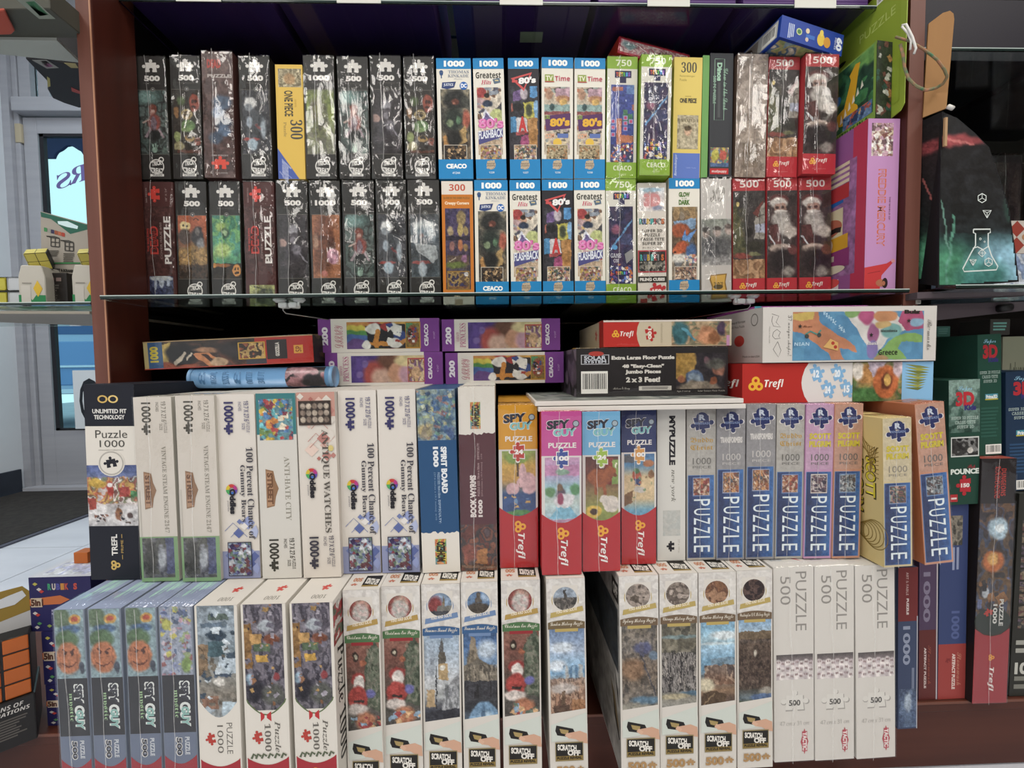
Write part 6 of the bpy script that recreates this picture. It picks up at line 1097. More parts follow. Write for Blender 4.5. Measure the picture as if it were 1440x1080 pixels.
# ------------------------------------------------------------------ boxes lying in the gap under the glass shelf
GZ = 'boxes lying on the middle row'
def flat(xl, xr, yt, yb, d, draw, label, dp=.2, base=None, lean=0.0, **k):
    a, b = at(xl, (yt + yb) / 2, d), at(xr, (yt + yb) / 2, d); zt = at((xl + xr) / 2, yt, d).z; zb = base if base is not None else at((xl + xr) / 2, yb, d).z
    wd = math.hypot(b.x - a.x, 0) * .995
    return carton('puzzle_box', ((a.x + b.x) / 2, d, zb), (wd, dp, zt - zb), draw, label, lean=lean, group=GZ, **k), zt
def purple(kind):
    def d(f):
        f.R(0, 0, 1, 1, 'd6cfc8'); f.R(0, 0, .105, 1, '763f88'); f.T('200', .03, .24, .08, .78, 'e0d8e0', 'fat', 90); f.R(.84, 0, 1, 1, '763f88'); f.T('CEACO', .875, .17, .91, .83, 'dcd4dc', 'fat', 90); f.T('41247', .95, .4, .965, .62, 'b898c0', '', 90)
        if kind == 0:
            f.T('DISNEY', .135, .18, .205, .86, 'b06a78', 'script', 90); f.A(.235, .1, .845, .9, 'c8923c', [('e', .12, 1.05, .52, 1.3, 'b03c34', .05), ('e', .12, 1.05, .45, 1.12, 'c8803c', .05), ('e', .12, 1.05, .38, .96, 'c8b83c', .05), ('e', .12, 1.05, .31, .8, '4c8c44', .05), ('e', .12, 1.05, .25, .66, '3c5ca0', .05), ('e', .12, 1.05, .18, .5, '5c3c7c', .05), ('p', [(.25, .1), (.8, .05), (.85, 1), (.3, 1)], '2c2a30'), ('e', .35, .25, .1, .2, 'd6d2cc', .2), ('e', .55, .2, .1, .15, 'a83434', .2), ('e', .66, .25, .08, .2, 'd6d2cc', .2), ('l', .42, .9, .4, .35, .07, 'c87c2c'), ('r', .3, .75, .6, .88, 'c87c2c'), ('e', .27, .85, .07, .15, 'd6d2cc', .2), ('e', .72, .55, .1, .25, '34488c', .2), ('e', .66, .8, .1, .18, 'd6d2cc', .2), ('c', 14, .04, ['b03c34', 'd6d2cc', '34488c', 'c8803c'], (.55, .1, .95, .9))], 8, 601, warp=.03, tone=.1)
            f.R(.72, .1, .84, .9, 'b08038'); f.A(.725, .14, .835, .86, '8c7c3c', [('r', 0, 0, .5, 1, '4c8c5c'), ('r', 0, .6, 1, 1, '8c6c2c'), ('e', .5, .5, .45, .42, '8c5434', .1), ('c', 30, .09, ['2c2a30', 'd6d2cc', '34488c', 'a83434'], (.15, .2, .85, .8))], 8, 602)
        else:
            f.T('DISNEY', .12, .4, .145, .7, 'b06a88', 'script', 90); f.T('PRINCESS', .15, .12, .2, .88, 'b06a88', 'serif', 90); f.A(.22, .1, .845, .92, '4c3484', [('n', 6, 3, ['4c3484', '58408c'], .5), ('p', [(.45, .0), (1, 0), (1, .5), (.6, 1), (.5, 1)], 'c8a880'), ('e', .5, .25, .16, .4, '6c4434', .5), ('e', .3, .7, .15, .5, 'a8423c', .5), ('e', .4, .82, .13, .36, 'c89c88', .5), ('e', .18, .3, .05, .15, '6c5498', .4), ('e', .1, .7, .05, .12, '6c5498', .4), ('e', .66, .65, .16, .4, 'c88c6c', .2), ('e', .85, .7, .2, .5, 'b8889c', .3), ('e', .8, .2, .2, .25, 'd0bc84', .3)], 8, 603, warp=.02, tone=.1)
            f.R(.70, .18, .845, .92, 'b0504c'); f.A(.705, .22, .84, .9, 'b08c54', [('n', 4, 4, ['c8a468', '8c5c44', '7c5484', 'd0b890', 'a86c4c'], .9), ('e', .5, .6, .3, .3, 'c89c74', .3)], 8, 604)
    return d
dP = .738
zM = at(560, 549, .59).z
_, zc = flat(457, 623, 495.5, 538, dP, purple(1), 'purple ended 200 puzzle box, lower left of the four', base=zM + .0012, body='7a4c8c')
_, zd = flat(626, 793, 495.5, 538, dP, purple(0), 'purple ended 200 puzzle box, lower right of the four', base=zM + .0012, body='7a4c8c')
flat(447, 618, 448, 493, dP, purple(0), 'purple ended 200 puzzle box, upper left of the four', base=zc + .0004, body='8c5c98')
flat(621, 788, 448.5, 493, dP, purple(1), 'purple ended 200 puzzle box, upper right of the four', base=zc + .0004, body='8c5c98')
# blue cardboard tube with the red box resting on it
r_ = .0168; pL = at(276, 531, .70); pR = at(457, 525, .70); zt_ = max(at(300, 557, .575).z, at(440, 552, .582).z) + r_ + .0012
tb = empty('poster_tube', ((pL.x + pR.x) / 2, .712, zt_ - r_), (0, 0, 0)); tag(tb, 'light blue cardboard puzzle tube lying under the red beast box', 'tube'); hl = (pR.x - pL.x) / 2 + .012
def tube_mesh(name, x0, x1, r, cols, m, n=40):
    vs = []; cs = []; nx = len(cols) 
    for i, c in enumerate(cols):
        for q in (0, 1):
            x = x0 + (x1 - x0) * (i + q) / nx
            for k in range(n):
                a = 2 * math.pi * k / n; vs.append((x, r * math.cos(a), r_ + r * math.sin(a))); cs.append(lin(hx(c)))
    fs = []
    for i in range(2 * nx - 1):
        for k in range(n): fs.append((i * n + k, i * n + (k + 1) % n, (i + 1) * n + (k + 1) % n, (i + 1) * n + k))
    fs.append(tuple(range(n))); fs.append(tuple((2 * nx - 1) * n + k for k in range(n))[::-1])
    return link(name, pydata(name, vs, fs, np.array(cs)), tb, m, True)
tube_mesh('tube_body', -hl + .006, hl - .002, r_ - .0006, ['6c98c4'] * 3, GLOSSY); tube_mesh('end_cap', -hl, -hl + .006, r_, ['7ca4cc'], GLOSSY); tube_mesh('end_cap', hl - .006, hl, r_, ['7ca4cc'], GLOSSY)
def tube_print(name, x0, x1, a0, a1, bg, ops, seed):     # picture bent round the tube
    nx, na = 40, 16; V, U = np.meshgrid(np.linspace(0, 1, na + 1), np.linspace(0, 1, nx + 1), indexing='ij'); fk = Face((0, 0, 1), (1, 0, 0), (0, 0, -1)); 
    fk.w, fk.h = x1 - x0, r_ * math.radians(a1 - a0); fk.A(0, 0, 1, 1, bg, ops, 10, seed, cell=.0012)
    P_ = fk.vs[0]; u = P_[:, 0]; v = 1 - P_[:, 2]; a = np.radians(a0 + (a1 - a0) * v); rr = r_ - .0003
    vs = np.stack([x0 + u * (x1 - x0), -rr * np.sin(a), r_ + rr * np.cos(a)], 1); link(name, pydata(name, vs, fk.fs, fk.cs[0]), tb, GLOSSY, True)
tube_print('portrait_print', hl - .072, hl - .012, 20, 160, '3a3238', [('n', 3, 3, ['8c5c64', 'b88890', '2c282c', 'a86c74'], .9), ('e', .5, .3, .3, .3, 'b07c84', .4), ('e', .7, .7, .3, .3, '28242a', .3)], 611)
for i, ch in enumerate(('3', 'JIGSAW', 'PUZZLE', '3', 'RETRO', 'TUBE')):
    v, t = text_geom(ch, 'serif'); x0 = -hl + .018 + i * .018
    a = np.radians(55 + v[:, 0] * 70); rr = r_ - .0002; vs = np.stack([x0 + (1 - v[:, 1]) * .010, -rr * np.sin(a), r_ + rr * np.cos(a)], 1); link('tube_lettering', pydata('tube_lettering', vs, t), tb, mat('tube_ink', '5480ac', .4))
def gorilla(f):
    f.R(0, 0, 1, 1, '231c1a'); f.R(0, 0, .025, 1, 'b8a878'); f.R(.025, 0, .11, 1, '3c5c84'); f.T('1000', .035, .18, .085, .75, 'c8b848', 'fat', 90)
    f.A(.11, .02, .7, .98, ['3c2c24', '2c2422', '5c3428', '7c4030'], [('n', 8, 4, ['2a2422', '6c3c2c', '3a2c28', '1e1a1a'], .5), ('p', [(0, .1), (.08, .05), (.06, .9), (0, .9)], 'c8a848'), ('e', .2, .5, .18, .4, '1c1a1c', .3), ('l', .12, .8, .22, .5, .03, 'c8b8a0'), ('l', .25, .7, .3, .55, .025, 'c8b8a0'), ('e', .15, .95, .2, .1, 'a84c30', .4), ('p', [(.32, .6), (.45, .5), (.62, 1), (.45, 1)], 'c87844'), ('p', [(.4, .6), (.44, .58), (.58, 1), (.52, 1)], '3a2420'), ('e', .45, .4, .12, .12, 'b07c58', .5), ('e', .55, .85, .1, .12, 'd0a880', .3), ('e', .75, .4, .2, .3, '262022', .4)], 14, 612)
    f.R(.655, .03, 1, .97, 'a8281f'); f.R(.6, .7, .72, .97, '3a3a44'); f.R(.555, .17, .715, .78, 'c8a03c'); f.A(.562, .2, .708, .75, 'b8783c', [('n', 4, 3, ['a85030', '2c2422', 'd0a858', '7c3c28'], .9)], 12, 613); f.R(.725, .12, .845, .82, '241c1c'); f.T('GODZILLA', .775, .22, .8, .72, 'd0ccc4', 'fat', 90); f.R(.885, .35, .94, .65, 'd0983c'); f.T('SP', .895, .4, .93, .6, '7c3c20', 'b', 90); f.R(.0, 0, 1, .03, 'b89868'); f.R(0, .97, 1, 1, 'b04030')
a, b = at(203, 497, .70), at(441, 485, .70)
zg = zt_ + r_ + .0006
gl = carton('puzzle_box', ((a.x + b.x) / 2, .70, 0), ((b.x - a.x), .17, at(320, 472, .70).z - at(320, 511, .70).z), gorilla, 'red and black 1000 beast puzzle box lying tilted on the blue tube', body='8c2c20', lean=-.035, wrap=.5, group=GZ, seam=-1, tops=lambda f: f.R(0, 0, 1, 1, 'a88858'), rights=lambda f: f.A(0, 0, 1, 1, '2c201c', [('n', 6, 3, ['3c281c', '231a18', '6c4c2c'], .8)], 8, 614))
gl.location.z = zg + .0012 - .0

# two thin boards carrying the solar system box
zS = at(840, 579, on_z(840, 803, Z_B).y).z
b0 = on_z(900, 577, zS + .001).y; xb0, xb1 = at(757, 575, b0).x, at(1049, 575, b0).x
for i, (dx0, dx1, l) in enumerate(((0, 0, 'white edged thin board lying on the kids puzzles, lower of two'), (-.004, -.002, 'white edged thin board under the solar system box, upper of two'))):
    z0 = zS + .0012 + i * .0072
    carton('tray_board', ((xb0 + xb1) / 2 + (dx0 + dx1) / 2, b0 + i * .002, z0), (xb1 - xb0 + dx1 - dx0, .2, .0062), None, l, 'board', body='cfcac4', group='thin boards', tops=lambda f: f.A(.01, .01, .99, .98, '7c8078', [('n', 7, 4, ['6c746c', '8a8c84', '5c6460', '94948c'], .8)], 8, 621))
zb_ = zS + .0012 + .0072 + .0064
def solar(f):
    f.R(0, 0, 1, 1, '232022'); f.R(.03, .13, .215, .33, 'b0b0b4'); f.R(.036, .145, .209, .315, '1c1a1e'); f.T('SOLAR', .05, .155, .195, .235, 'c8ccd4', 'heavy'); f.T('SYSTEM', .05, .24, .195, .305, 'c8ccd4', 'heavy'); f.E(.13, .11, .05, .05, 'a83c34')
    f.bar(.03, .47, .205, .93, seed=3); f.T('Extra Large Floor Puzzle', .23, .16, .645, .26, 'd6d2ca', 'fat'); f.T('48 "Easy-Clean"', .3, .335, .575, .43, 'd6d2ca', 'fat'); f.T('Jumbo Pieces', .32, .45, .555, .55, 'd6d2ca', 'fat'); f.T('2 x 3 Feet!', .325, .6, .55, .71, 'd6d2ca', 'fat'); f.R(.41, .79, .625, .88, 'c8c4bc'); f.lines(.43, .81, .61, .87, 2, '5c5854'); f.T('Melissa & Doug', .24, .8, .35, .87, 'b0aca4', 'script')
    f.A(.655, .12, .985, .86, '201c24', [('e', .08, .25, .32, .48, 'c89430', .1), ('e', .38, .75, .18, .28, '4c6c9c', .15), ('e', .38, .7, .12, .15, '8aa4b8', .5), ('e', .45, 1.05, .45, .28, '9c8c74', .2), ('e', .62, .2, .06, .09, '7c4c5c', .3), ('e', .85, .45, .13, .2, 'b0684c', .3), ('e', .8, .3, .2, .15, '54564c', .5), ('e', .75, .78, .08, .1, 'a8542c', .3), ('e', .1, .72, .08, .1, 'b05c30', .3), ('n', 8, 5, ['201c24', '3c3438', '5c5450'], .25)], 10, 622); f.T('Ages 3 and up', .66, .89, .75, .93, 'b0aca4'); f.T('Solar System Floor Puzzle', .8, .89, .98, .93, 'b0aca4')
dS = on_z(915, 557, zb_).y
_, zso = flat(810, 1024, 489, 557, dS, solar, 'black solar system floor puzzle box with barcode', base=zb_, body='2c282a', wrap=.5, dp=.16, seam=-1, tops=lambda f: f.R(0, 0, 1, 1, 'c8a040'), lefts=lambda f: f.A(0, 0, 1, 1, '3c3438', [('n', 5, 3, ['5c4c60', '2c282c', '7c6c7c'], .8)], 8, 623))
def trefl100(f):
    f.R(0, 0, 1, 1, 'c0b49c'); f.R(0, .06, .3, 1, 'b02c26'); f.P([(.6, 0), (.285, 0), (.265, .25), (.258, .5), (.265, .75), (.285, 1), (.6, 1)], 'c0b49c'); trefoil(f, .095, .52, .016, 'e0a838'); f.T('Trefl', .13, .4, .235, .66, 'e4dcd6', 'bi'); f.piece(.36, .52, .062, 'ac2c2a', -80); f.T('100', .345, .32, .375, .72, 'e0d8cc', 'fat', -90); f.T('elements', .445, .12, .465, .86, 'a89c84', '', -90)
    f.A(.53, .05, .985, .97, ['8c8460', 'a8845c', 'b08c68', 'a87c58'], [('n', 7, 4, ['7c8858', 'b0845c', '5c6c54', 'c09c74'], .6), ('e', .15, .5, .14, .5, '2c6068', .3), ('l', .2, .3, .4, .75, .04, '44889c'), ('e', .6, .6, .15, .4, 'b87850', .4), ('e', .85, .3, .07, .3, '44304c', .4), ('e', .72, .7, .1, .25, '8c5430', .4)], 10, 624); f.R(.96, .6, .985, 1, 'b888a8'); f.R(0, 0, 1, .06, 'd0c8c0')
flat(848, 1029, 450, 486, dS + .004, trefl100, 'red and beige 100 puzzle box on top of the solar system box', base=zso + .002, body='a8423a', wrap=.5, dp=.19, seam=-1, lefts=lambda f: (f.R(0, 0, .86, 1, 'a89c88'), f.R(.86, 0, 1, 1, '8c2420'), f.piece(.75, .5, .05, 'a04038', -80)))
def four(f):
    f.R(0, 0, 1, 1, 'a82a24'); f.E(.5, .5, .19, 1.05, 'd0ccc8') if False else None
    f.P([(.345, 0), (.325, .15), (.312, .35), (.308, .5), (.312, .65), (.325, .85), (.345, 1), (.58, 1), (.58, 0)], 'd0ccc8'); trefoil(f, .07, .53, .021, 'e0a838'); f.T('Trefl', .115, .4, .215, .66, 'e4dcd6', 'bi')
    for u, v, n in ((.385, .27, '12'), (.495, .27, '20'), (.445, .68, '24'), (.545, .67, '15')): f.piece(u, v, .052, '7ca8cc', -70); f.T(n, u - .015, v - .09, u + .015, v + .1, 'dce4ea', 'fat', -70 if False else 0)
    f.A(.575, .0, .835, 1, ['8c7c50', '8c8c50', '54703c', '4c6434'], [('n', 5, 4, ['a8803c', '7c6c4c', '4c6838', 'b8784c'], .6), ('e', .3, .3, .3, .25, 'b0783c', .4), ('p', [(.3, 0), (.7, 0), (.5, .3), (.4, .4)], 'a898a8'), ('e', .1, .2, .12, .25, 'c8c0b4', .4), ('e', .3, .85, .35, .2, '3c6c34', .4), ('e', .68, .5, .26, .42, 'b85c2c', .15), ('e', .68, .5, .12, .22, '6c3420', .3), ('e', .7, .45, .07, .16, 'd0a048', .3), ('e', .92, .15, .1, .25, 'c0a8b0', .4)], 10, 625)
    f.R(.835, 0, 1, 1, '84b4d8')
    for i in range(9): f.P([(.85, .06 + .075 * i), (.93 + .01 * math.sin(i), .1 + .07 * i), (.985 - .004 * i, .16 + .06 * i), (.92, .17 + .07 * i)], ('7c8448', '94984c', '6c7438')[i % 3])
zR = at(1150, 568.5, on_z(1150, 785, Z_B).y).z
d4 = on_z(1170, 565.5, zR + .001).y
_, z4 = flat(1043, 1312, 510, 565, d4, four, 'red and white four in one puzzle box with dinosaur and palm picture', base=zR + .0014, body='a82a24', dp=.19, lefts=lambda f: (f.R(0, 0, 1, 1, '94221f'), f.T('Trefl', .6, .4, .96, .65, 'd8d0c8', 'bi')))
def eur(f):
    f.R(0, 0, 1, 1, 'd0ccc6'); f.T('37 unique shapes!', .135, .15, .165, .88, '5c5854', 'script', -90); f.L([(.05, .12), (.09, .16), (.075, .27), (.1, .36), (.06, .34), (.05, .25), (.055, .16)], .003, '6c6864'); f.L([(.06, .45), (.08, .4), (.1, .45), (.09, .52), (.1, .56), (.07, .57), (.055, .52), (.06, .45)], .003, '6c6864'); f.L([(.085, .62), (.06, .76), (.09, .9), (.105, .78), (.085, .62)], .003, '6c6864'); f.T('Made in the USA', .035, .35, .042, .65, '8a8680', '', -90)
    f.R(.17, .09, .925, .97, '4c8cb8'); f.A(.17, .09, .925, .97, '4c8cb8', [('n', 6, 3, ['4484b4', '549ac4'], .5), ('p', [(0, 0), (.17, 0), (.22, .25), (.33, .45), (.48, .7), (.49, .85), (.43, .78), (.36, .78), (.4, 1), (.3, 1), (.27, .85), (.2, .65), (.08, .42), (0, .38)], 'c87c54'), ('r', 0, .03, .15, .17, 'd0b050'), ('p', [(.4, 0), (.75, 0), (.9, .35), (.72, .6), (.62, .9), (.56, .75), (.5, .4)], 'd0ccc6'), ('e', .46, .05, .05, .1, '7ca85c', .2), ('e', .56, .12, .06, .15, 'b04474', .2), ('e', .7, .1, .09, .12, 'c88454', .2), ('p', [(.83, 0), (1, 0), (1, .4), (.88, .42), (.8, .2)], 'b0446c'), ('e', .6, .45, .045, .2, '9c5484', .2), ('e', .6, .78, .045, .2, '7c6cac', .2), ('e', .75, .42, .09, .16, '6ca8a4', .2), ('e', .68, .28, .06, .08, 'c8a464', .2), ('p', [(.65, .85), (.72, .65), (.88, .45), (1, .5), (1, .62), (.85, .65), (.82, .8), (.88, 1), (.62, 1)], '7cac54'), ('e', .95, .25, .05, .1, '7ca8c4', .3), ('e', .68, .98, .06, .06, 'b0885c', .3)], 6, 631, warp=.02, tone=.08)
    f.T('ADRIATIC SEA', .36, .12, .5, .5, '8cb8d4', 'serif', 0, .0) if False else None
    for i, ch in enumerate('RIATIC SEA'):
        if ch != ' ': f.T(ch, .345 + i * .0125, .08 + .036 * i, .357 + i * .0125, .15 + .036 * i, 'b8d4e4', 'b')
    f.T('NIAN', .18, .64, .265, .7, 'b8d4e4', 'b'); f.T('Greece', .665, .79, .775, .885, '26241f', 'b'); f.T('Macedonia', .675, .42, .77, .47, '3c3a34', 'b'); f.T('Albania', .595, .64, .66, .7, 'e0dcd4', 'b'); f.T('Bulg', .81, .07, .9, .16, '26241f', 'fat'); f.T('Rome', .225, .33, .28, .37, '5c3424', 'script')
    f.P([(.385, .58), (.43, .65), (.43, .8), (.345, .73)], 'd0a868'); f.C(.4, .66, .01, 'a83c30'); f.C(.415, .73, .01, 'a83c30'); f.L([(.24, .5), (.27, .44), (.31, .5), (.33, .42)], .008, '4c8c84'); f.C(.25, .53, .012, '3c4444'); f.C(.32, .51, .012, '3c4444')
    f.T('Re-marks', .945, .25, .97, .8, '7c7874', 'script', -90)
    for u, v in ((.835, .27), (.21, .35), (.62, .52)): f.P([(u + .013 * (1 if k % 2 == 0 else .45) * math.sin(k * math.pi / 5), v - .045 * (1 if k % 2 == 0 else .45) * math.cos(k * math.pi / 5)) for k in range(10)], '2c2a28')
dm = d4 - .004
_, zm = flat(1072, 1317, 431, 506, dm, eur, 'white boxed map puzzle with colourful Mediterranean countries', base=z4 + .0012, body='cbc7c0', dp=.2, wrap=.3, seam=-1, lefts=lambda f: (f.R(0, 0, 1, 1, 'b8b4ae'), f.T('Map of Europe', .58, .17, .78, .23, '55524e', 'b'), f.T('500 Piece Puzzle', .58, .26, .77, .31, '55524e'), f.R(.6, .55, .8, .68, '5c5854') if False else f.E(.7, .57, .07, .11, 'b04038'), f.ring(.9, .2, .045, .008, '77746e'), f.T('Made in the USA', .75, .86, .97, .9, '55524e')))
carton('picture_book', (at(1166, 429, dm).x, dm + .035, zm + .0006), (at(1250, 429, dm).x - at(1082, 429, dm).x, .15, .0052), lambda f: (f.R(0, 0, 1, 1, '8c3c84'), f.R(0, 0, .06, 1, '3c8494')), 'thin magenta and teal flat item lying on the map puzzle', 'booklet', body='8c3c84')

# ------------------------------------------------------------------ right hand bay
RB = empty('display_cabinet', (1.1, 1.0, 0)); tag(RB, 'shade-dark slat backed cabinet bay right of the cherry wood panel', 'cabinet')
def rpart(name, lo, hi, m, bevel=0.0): return cuboid(name, (lo[0] - 1.1, lo[1] - 1.0, lo[2]), (hi[0] - 1.1, hi[1] - 1.0, hi[2]), m, RB, bevel)
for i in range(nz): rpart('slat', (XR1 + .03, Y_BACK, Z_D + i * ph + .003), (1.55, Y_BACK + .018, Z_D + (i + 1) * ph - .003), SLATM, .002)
rpart('back_board', (XR1 + .03, Y_BACK + .018, Z_D + .001), (1.55, Y_BACK + .024, H_C), LINER); rpart('side_panel', (1.53, D_F, Z_D + .001), (1.552, Y_BACK, H_C), WOOD)
RAILM = mat('grey_shelf_rail', '5a5056', .4, metal=.2, noise=((6, 6, 6), '4c4449', .6))
zr = on_z(1380, 402, Z_G).y
glass_plate('glass_shelf', 'glass shelf in the right bay under the dice display', XR1 + .002, 1.5, .60, 1.05, Z_G - .002)
rl = empty('shelf_rail', (0, 0, 0)); tag(rl, 'dull grey shelf rail under the glass of the right bay, upper of two', 'rail')
prism('rail_bar', [at(1290, 411, .635), at(1448, 405, .635), at(1448, 415, .635), at(1290, 420, .635)], (0, .02, 0), RAILM, rl)
rl = empty('shelf_rail', (0, 0, 0)); tag(rl, 'dull grey tapering shelf rail under the glass of the right bay, lower of two', 'rail')
prism('rail_bar', [at(1312, 428, .66), at(1448, 424, .66), at(1448, 436, .66), at(1312, 451, .66)], (0, .03, 0), RAILM, rl)
tube('rail_knob', [at(1405, 434, .655), at(1420, 432, .655)], .006, DARKM, rl, 10)
rl['label'] = rl['label']
GRB = 'boxes in the right bay'
def rbox(x0, x1, yt, yb, d, draw, label, dp=.16, base=None, x0b=None, x1b=None, **k):
    zt = at((x0 + x1) / 2, yt, d).z; zb = base if base is not None else at((x0 + x1) / 2, yb, d).z
    x0b = x0b if x0b is not None else x0; x1b = x1b if x1b is not None else x1
    tl, tr = at(x0, yt, d), at(x1, yt, d); bl, br = at(x0b, yb, d), at(x1b, yb, d)
    dx = ((tl.x + tr.x) - (bl.x + br.x)) / 2; wd = ((tr.x - tl.x) + (br.x - bl.x)) / 2 * .985; lean = math.atan2(dx, zt - zb); lift = wd / 2 * abs(math.sin(lean))
    carton('puzzle_box', ((bl.x + br.x) / 2, d, zb + lift + .0002), (wd, dp, zt - zb - lift), draw, label, lean=lean, group=k.pop('group', GRB), **k); return zt
def artf(c1, c2, up):
    def d(f):
        a, b = (c1, c2) if up else (c2, c1); f.R(0, 0, 1, 1, b)
        if up:
            f.R(0, 0, 1, .33, a); f.T('ART & FABLE', .4, .03, .52, .17, 'b89c98', 'b', -90); f.T('PUZZLE', .42, .19, .54, .29, 'd0c4c0', 'fat', -90); f.T('1000', .25, .36, .62, .6, '8c94a8', 'heavy', -90); f.lines(.72, .62, .85, .78, 2, '8c94a8', 1)
            f.A(.05, .75, .98, .99, ['44506c', '54688c', '44587c'], [('e', .5, .35, .2, .25, 'b0bcc8', .5), ('n', 5, 5, ['3c4c6c', '6c84a4'], .4)], 10, 641); f.R(.95, .3, 1, 1, 'a8a8b0')
        else:
            f.R(0, .64, 1, 1, c2 if False else a if False else c1); f.T('1000', .22, .345, .55, .6, '7c7890', 'heavy', -90); f.T('ART & FABLE PUZZLE', .3, .73, .42, .94, 'd0c0bc', 'fat', -90); f.T('Stonewash', .5, .72, .66, .92, 'b06c58', 'script', -90)
    return d
def art1(f): artf('6c2c2c', '3c4660', True)(f)
def art2(f): f.R(0, 0, 1, 1, '4c3c54'); f.R(0, .64, 1, 1, '5c2c2a'); f.T('1000', .22, .345, .6, .6, '7c7488', 'heavy', -90); f.T('ARTIFACT PUZZLE', .28, .73, .4, .94, 'c8b8b4', 'fat', -90); f.T('Stonewash', .5, .72, .66, .92, '8c4c40', 'script', -90); f.R(.93, 0, 1, 1, 'b0a8ac')
def art3(f): f.R(0, 0, 1, 1, '38446c'); f.A(.2, .06, .8, .21, '6c645c', [('n', 4, 4, ['5c5850', '847c6c', '44423c'], .9)], 8, 642); f.lines(.45, .22, .75, .34, 2, '8c94b0', 1); f.R(0, .715, 1, 1, '94403c'); f.T('1000', .45, .545, .75, .69, '54608c', 'heavy', -90); f.T('ARTIFACT PUZZLE', .5, .765, .62, .95, 'd8c4bc', 'fat', -90); f.T('Stonewash', .68, .76, .84, .93, 'b87c68', 'script', -90); f.piece(.36, .8, .12, '7c3030', 30)
dA = on_z(1276, 1025, Z_D).y
rbox(1263, 1291, 798, 1025, dA, art1, 'slate and maroon 1000 puzzle box leaning beside the white sheep boxes', base=Z_D, body='3c4660', x0b=1262, x1b=1289.5)
dR = .672
zq = rbox(1293, 1320, 708, 990, dR, art2, 'purple and brown 1000 puzzle box, first right of the cabinet panel', base=Z_D, body='4c3c54', x0b=1291.5, x1b=1317)
zq = rbox(1322, 1363, 708.5, 988, dR, art3, 'dark blue and red 1000 puzzle box carrying the green pounce box', base=Z_D, body='38446c', x0b=1318.5, x1b=1356)
def drag(f):
    f.R(0, 0, 1, 1, '33281f'); f.R(0, 0, 1, .18, '1e1a1c'); f.T('DRAGONS', .4, .03, .56, .16, 'a8342c', 'frak', -90); f.T('DUNGEONS', .58, .04, .72, .15, 'a8342c', 'b', -90)
    f.A(0, .18, 1, .68, ['54301f', '3c3c54', '2c3444', '33302c', '54402c', '3c3c4c', '4c4038'], [('n', 5, 12, ['3c2c24', '3c4864', '6c4c2c', '2c2a30'], .7), ('e', .55, .2, .3, .09, '9cb8c8', .3), ('e', .6, .2, .12, .04, 'd0dce0', .3), ('e', .45, .47, .3, .09, 'b8602c', .3), ('e', .45, .45, .16, .05, 'd8a050', .4), ('e', .25, .72, .1, .05, 'a8b0b8', .4), ('c', 12, .1, ['8c5c34', '54608c', '2c2a30'], (.05, .6, .95, .95))], 14, 651)
    f.E(.5, .66, .52, .055, '2c3430'); f.piece(.38, .625, .15, 'a83c34', 20); f.T('PUZZLE', .68, .57, .8, .68, 'c8c8c4', 'heavy', -90); f.T('1000', .5, .59, .62, .67, 'c8c8c4', 'heavy', -90); f.P([(0, 1), (0, .69), (.25, .715), (.5, .722), (.75, .715), (1, .69), (1, 1)], '94343a'); trefoil_r(f, .5, .81, .05, 'd8963c'); f.T('Trefl', .42, .85, .6, .95, 'd8d0cc', 'bi', -90)
zdg = rbox(1379, 1431, 645, 990, .661, drag, 'dark fantasy 1000 puzzle box with flames and red foot', base=Z_D, body='241f20', x0b=1367, x1b=1414, wrap=.5, tops=lambda f: f.R(0, 0, 1, 1, '9c4c40'))
def lastb(f):
    f.R(0, 0, 1, 1, '2c2c28'); f.T('G', .2, .04, .5, .09, 'c89c4c', 'fat')
    for i in range(9): f.A(.12, .13 + i * .06, .6, .18 + i * .06, '4c4450', [('n', 3, 3, ['5c4c5c', '3c3c3c', '7c6c54', '6c4444'], .9)], 8, 660 + i)
    f.T('1000', .1, .83, .8, .89, 'b8b8b0', 'fat'); f.lines(.1, .72, .7, .8, 2, '9c9c94'); f.lines(.1, .9, .7, .98, 2, '77776f')
zl = rbox(1434, 1490, 694, 988, dR, lastb, 'black 1000 puzzle box with a column of small pictures at the right edge', base=Z_D, body='262622', x0b=1417, x1b=1475)
